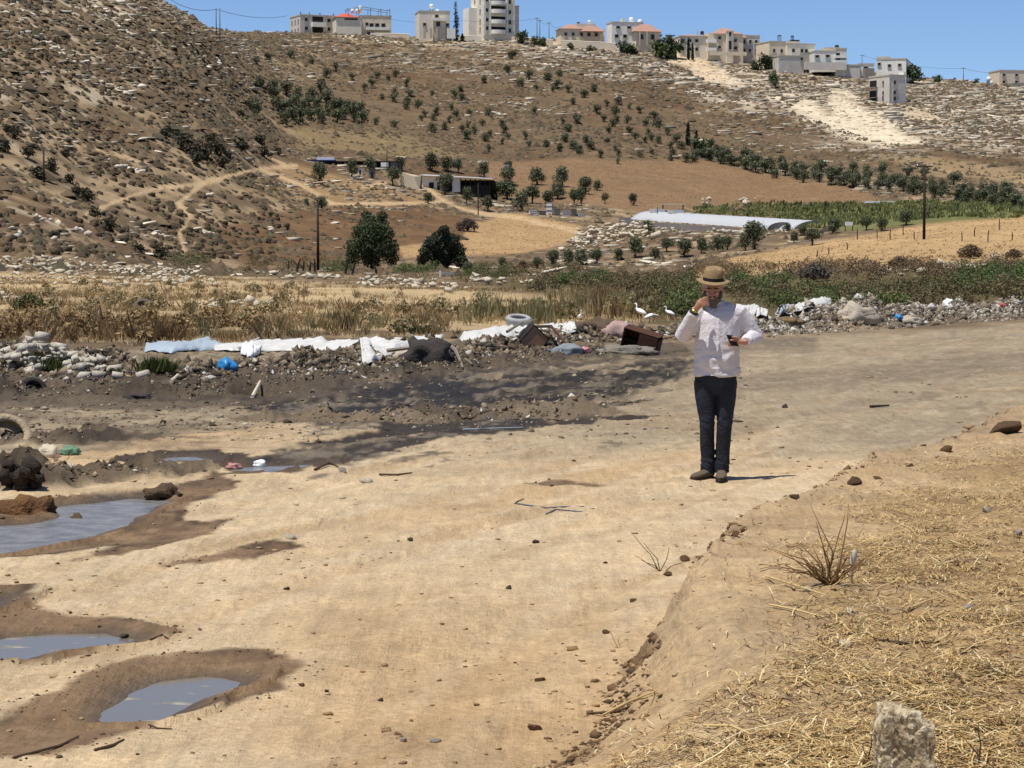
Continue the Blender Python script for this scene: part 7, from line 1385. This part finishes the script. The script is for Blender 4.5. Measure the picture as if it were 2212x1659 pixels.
for k, q in enumerate([(2165, 935, 80, soild, "dark crumbling earth clod on the bank lip by the right edge"), (1850, 1052, 48, soild, "dark earth clod on the bank lip right of the shadow"), (1718, 1082, 26, soild, "dark earth clod on the bank lip below the shadow"), (2040, 975, 36, soil, "brown earth clod on the far bank lip"), (1585, 1160, 34, soil, "brown earth clod on the bank lip above the weed"), (1896, 1037, 26, soil, "long brown clod on the bank lip"), (1968, 1010, 22, soil, "crumbled clod further along the bank lip"), (1368, 1300, 22, soil, "dark clod under the bank lip"), (1310, 1370, 20, soil, "brown clod under the bank lip near the straw"), (1440, 1245, 26, soil, "dark clod beside the small weed"), (1170, 1480, 30, soil, "clod on the low part of the bank"), (1480, 1215, 30, soil, "clod between weed and bank corner")]): stone_at(*q, name="earth_clod", cat="clod", seed=k, sq=.5)
twm = mat("blue_grey_twine", S(110, 118, 134), .9, .15, 9); twig = mat("dry_twig", S(96, 74, 54), .95, .2, 9); straws = mat("straw_stalk", S(232, 202, 142), .8, .15, 9)
stick([(1115, 1090), (1130, 1096), (1180, 1101), (1215, 1102), (1262, 1098)], .006, twm, "strand of blue grey twine on the track, upper one", 0, "twine", "twine"); stick([(1180, 1112), (1200, 1103), (1225, 1106), (1258, 1110)], .006, twm, "strand of blue grey twine on the track, lower one", 0, "twine", "twine"); stick([(1112, 1092), (1118, 1086), (1132, 1082)], .005, twig, "short dark twig end at the twine", 0, "twig", "twig")
stick([(205, 1624), (245, 1618), (268, 1612)], .006, twig, "dark stick on the near track by the bottom edge", 0, "twig", "twig"); stick([(300, 1572), (340, 1578), (372, 1582)], .004, twig, "thin twig below the near puddle", 0, "twig", "twig"); stick([(325, 1388), (350, 1388), (365, 1384)], .006, twig, "twig at the tip of the second puddle", 0, "twig", "twig"); stick([(30, 1640), (130, 1622), (170, 1600)], .006, twig, "dark stick in the wet rim of the near puddle", 0, "twig", "twig")
stick([(820, 1030), (860, 1028), (890, 1026)], .010, twig, "flat dark stick on the track beside the stream", 0, "twig", "twig"); stick([(680, 1020), (710, 1008, .02), (730, 1012)], .012, twig, "forked twig beside the stream", 0, "twig", "twig"); stick([(1880, 882), (1920, 880)], .02, darkst, "dark strip of rubber on the far track", 0, "strip", "litter"); stick([(1000, 930), (1130, 925)], .01, tarpl, "pale flat strip by the dark mud", 0, "strip", "litter")
stick([(1275, 1548), (1330, 1555), (1400, 1530)], .006, twig, "dark twig across the straw edge", 0, "twig", "twig"); stick([(1890, 1392), (1950, 1400), (2030, 1410)], .007, twig, "long dark twig lying in the straw", 0, "twig", "twig"); stick([(1540, 1630), (1620, 1625), (1680, 1632)], .006, twig, "dark root piece at the bottom of the straw", 0, "twig", "twig")
for k, (a, b, c_, d_) in enumerate([(1640, 1238, 1745, 1250), (1745, 1250, 1850, 1205), (1655, 1260, 1790, 1295), (1660, 1320, 1780, 1358), (1850, 1352, 1930, 1345), (1790, 1360, 1840, 1380), (2010, 1350, 2070, 1340), (1300, 1560, 1420, 1520), (1520, 1590, 1640, 1610), (1700, 1480, 1760, 1500), (1960, 1330, 2040, 1300), (2050, 1180, 2110, 1200)]): stick([(a, b, .012), ((a + c_) / 2, (b + d_) / 2, .02), (c_, d_, .01)], .005, straws, "long pale straw stalk lying on the bank", 0, "straw_stalk", "straw stalk")["group"] = "long straw stalks on the bank"
# dry plants with stalks
def dry_plant(base, tips, lb, r_=.0045, m=straws, name="dry_plant"):
    p = hit(*base); o = empty(name, p, 0, lb, "plant"); s_ = p.y / F
    for (mx, my, tx, ty, dy) in tips:
        bm = bmesh.new(); A_ = Vector((random.uniform(-.03, .03), random.uniform(-.02, .02), -.01)); T = Vector(((tx - base[0]) * s_, dy, (base[1] - ty) * s_)); M_ = Vector(((mx - base[0]) * s_, dy * .5, (base[1] - my) * s_))
        tube_bm(bm, [A_, A_.lerp(M_, .5), M_, (M_ + T) / 2 + Vector((random.uniform(-.006, .006), 0, 0)), T], [r_, r_ * .95, r_ * .85, r_ * .7, r_ * .35], 6); link("stalk", bm_mesh("stalk", bm, m, True), o)
    return o
brst = mat("brown_stalk", S(150, 116, 76), .9, .25, 9)
o = dry_plant((1795, 1268), [(1800, 1200, 1752, 1098, .05), (1775, 1180, 1760, 1130, -.03), (1824, 1180, 1836, 1094, .06), (1815, 1160, 1832, 1110, .1), (1740, 1215, 1668, 1190, -.04), (1730, 1240, 1650, 1228, .05), (1790, 1220, 1770, 1170, -.05), (1850, 1230, 1900, 1190, .06), (1770, 1225, 1725, 1180, .1), (1810, 1235, 1822, 1190, -.06), (1760, 1230, 1715, 1215, -.08), (1830, 1240, 1860, 1225, .0)] + [(1795 + q_ * 55 + random.uniform(-8, 8), 1235 + random.uniform(-12, 14), 1795 + q_ * 120 + random.uniform(-15, 15), 1215 + random.uniform(-30, 32), random.uniform(-.12, .12)) for q_ in np.linspace(-1, .8, 26)], "tall dry thistle stalks standing in the straw", .0038, brst)
p = hit(1840, 1262); o = empty("split_stalk", p, 0, "white split reed stalk beside the dry thistle", "stalk"); bm = bmesh.new(); tube_bm(bm, [(0, 0, -.01), (0, 0, .07), (.006, 0, .12), (.012, -.004, .15), (.02, 0, .175)], [.006, .008, .016, .014, .003], 8, ry=.6); link("reed", bm_mesh("reed", bm, mat("white_reed", S(240, 230, 206), .7, .15, 9), True), o)
dry_plant((1432, 1240), [(1405, 1205, 1366, 1160, .0), (1400, 1225, 1370, 1205, -.03), (1415, 1230, 1385, 1218, .03), (1440, 1215, 1445, 1190, 0), (1420, 1215, 1390, 1180, .05), (1450, 1230, 1480, 1220, 0)], "small dark weed on the bank lip", .003, twig); dry_plant((1330, 1400), [(1325, 1380, 1318, 1352, 0), (1335, 1385, 1345, 1365, 0), (1340, 1390, 1360, 1380, .02)], "pale sprig at the foot of the bank", .003, straws); dry_plant((2130, 1668), [(2118, 1610, 2112, 1560, 0), (2110, 1630, 2085, 1600, .02)], "dark dry stem right of the foreground rock", .003, twig); dry_plant((1890, 1668), [(1875, 1640, 1880, 1590, -.02), (1880, 1650, 1862, 1620, 0)], "dark dry stem left of the foreground rock", .003, twig)
# the foreground rock
bm = bmesh.new(); bmesh.ops.create_cube(bm, size=2.0); bmesh.ops.subdivide_edges(bm, edges=list(bm.edges), cuts=22, use_grid_fill=True)
d0 = 7.25; c0 = at(1955, 1700, d0); g0 = zat(c0.x, d0); top = at(1955, 1508, d0).z - g0; hw = 76 / pxm(d0)
for v in bm.verts:
    q = v.co.copy(); l_ = max(abs(q.x), abs(q.y), abs(q.z)); q = q.normalized() * (.22 * l_ + .78 * q.length) * .86 if q.length > 0 else q
    q = q + q.normalized() * (.16 * mnoise.fractal(q * 1.3 + Vector((3, 1, 0)), 1, 2, 5) + .05 * mnoise.fractal(q * 6, 1, 2, 3))
    cr = mnoise.noise(q * 2.6 + Vector((7, 0, 2))); q -= q.normalized() * .10 * max(0, .12 - abs(cr)) / .12
    zz = (q.z + 1) / 2; sl = 1 - .13 * max(0, q.x + .55) - .10 * max(0, -q.x - .6); v.co = Vector((q.x * hw * (1.06 - .14 * zz), q.y * hw * .85, zz * top * sl * 1.17 - .04))
rk = np.random.default_rng(12)
for _ in range(9):
    nr = Vector(rk.normal(size=3)); nr.z = nr.z * .45; nr.normalize(); cen = Vector((0, 0, top * .5)); ext = max((v.co - cen).dot(nr) for v in bm.verts) * rk.uniform(.80, .94)
    for v in bm.verts:
        ov = (v.co - cen).dot(nr) - ext
        if ov > 0: v.co -= nr * ov * .92
for v in bm.verts: q = v.co * 38; v.co += v.co.normalized() * .004 * mnoise.fractal(q, 1, 2, 4)
rockm, n, b = new_mat("foreground_rock"); Lk = n.links.new; tc = n.nodes.new("ShaderNodeTexCoord"); t1 = n.nodes.new("ShaderNodeTexNoise"); t1.inputs["Scale"].default_value = 22; t1.inputs["Detail"].default_value = 9; t1.inputs["Roughness"].default_value = .68; Lk(tc.outputs["Object"], t1.inputs["Vector"])
rp = n.nodes.new("ShaderNodeValToRGB"); e = rp.color_ramp.elements; e[0].position = .32; e[0].color = (*S(138, 118, 92), 1); e[1].position = .62; e[1].color = (*S(238, 222, 190), 1); e2 = rp.color_ramp.elements.new(.47); e2.color = (*S(196, 174, 138), 1); Lk(t1.outputs["Fac"], rp.inputs[0]); Lk(rp.outputs[0], b.inputs["Base Color"]); b.inputs["Roughness"].default_value = .92; b.inputs["Specular IOR Level"].default_value = .2
t2 = n.nodes.new("ShaderNodeTexNoise"); t2.inputs["Scale"].default_value = 60; t2.inputs["Detail"].default_value = 6; Lk(tc.outputs["Object"], t2.inputs["Vector"]); bp = n.nodes.new("ShaderNodeBump"); bp.inputs["Strength"].default_value = .7; bp.inputs["Distance"].default_value = .012; Lk(t2.outputs["Fac"], bp.inputs["Height"]); Lk(bp.outputs[0], b.inputs["Normal"])
tag(link("boulder", bm_mesh("boulder", bm, rockm, False), loc=(c0.x, d0, g0)), "large pale rough rock standing in the straw at the bottom edge", "rock")

# ================================================================== labels that tell look-alikes apart by their place
_one = "first second third fourth fifth sixth seventh eighth ninth tenth eleventh twelfth thirteenth fourteenth fifteenth sixteenth seventeenth eighteenth nineteenth".split(); _ten = {2: "twent", 3: "thirt", 4: "fort", 5: "fift", 6: "sixt"}
def nth(k):
    if k < 20: return _one[k - 1]
    return _ten[k // 10] + ("ieth" if k % 10 == 0 else "y " + _one[k % 10 - 1])
def _px(o): return proj(o.location.x, o.location.y, o.location.z + 1.2)
def members(g): return [o for o in SC.objects if o.parent is None and o.get("group") == g]
LAND = [(725, "the unfinished house"), (850, "the terrace house"), (930, "the narrow stone house"), (1010, "the tall cypress"), (1125, "the tower block"), (1210, "the three skyline poles"), (1310, "the leftmost red roofed villa"), (1425, "the white villa"), (9999, "the wide villa")]
cols_ = {}
for o in members("olive trees scattered on the slope"):
    x_, y_ = _px(o); cols_.setdefault(next(nm for lim, nm in LAND if x_ < lim), []).append((y_, o))
for nm, L_ in cols_.items():
    for k, (_, o) in enumerate(sorted(L_, key=lambda t: t[0])): o["label"] = f"{nth(k + 1)} small round olive tree down the slope below {nm}"
def by_x(g, text):
    for k, o in enumerate(sorted(members(g), key=lambda o: _px(o)[0])): o["label"] = text.format(nth(k + 1))
by_x("olive trees in the dense upper grove", "{} olive tree from the left in the dense grey green upper grove")
by_x("bushes on the bare spur", "{} grey brown bush from the left on the bare spur"); by_x("saplings in the green field", "{} upright sapling from the left in the far green field"); by_x("fence posts on the straw field", "{} crooked fence post from the left on the straw coloured field"); by_x("burnt stumps by the pole", "{} blackened stump from the left near the left wooden pole")
B_ = sorted(members("olive trees in the long band"), key=lambda o: _px(o)[0])
for lo_ in range(0, len(B_), 3):
    for k, o in enumerate(sorted(B_[lo_:lo_ + 3], key=lambda o: -_px(o)[1])): o["label"] = f"dark olive tree of the long band, {('front', 'middle', 'back')[k]} row, {nth(lo_ // 3 + 1)} from the left"
for k, o in enumerate(sorted(members("long straw stalks on the bank"), key=lambda o: proj(*o.location)[0])): o["label"] = f"{nth(k + 1)} long pale straw stalk from the left on the bank"
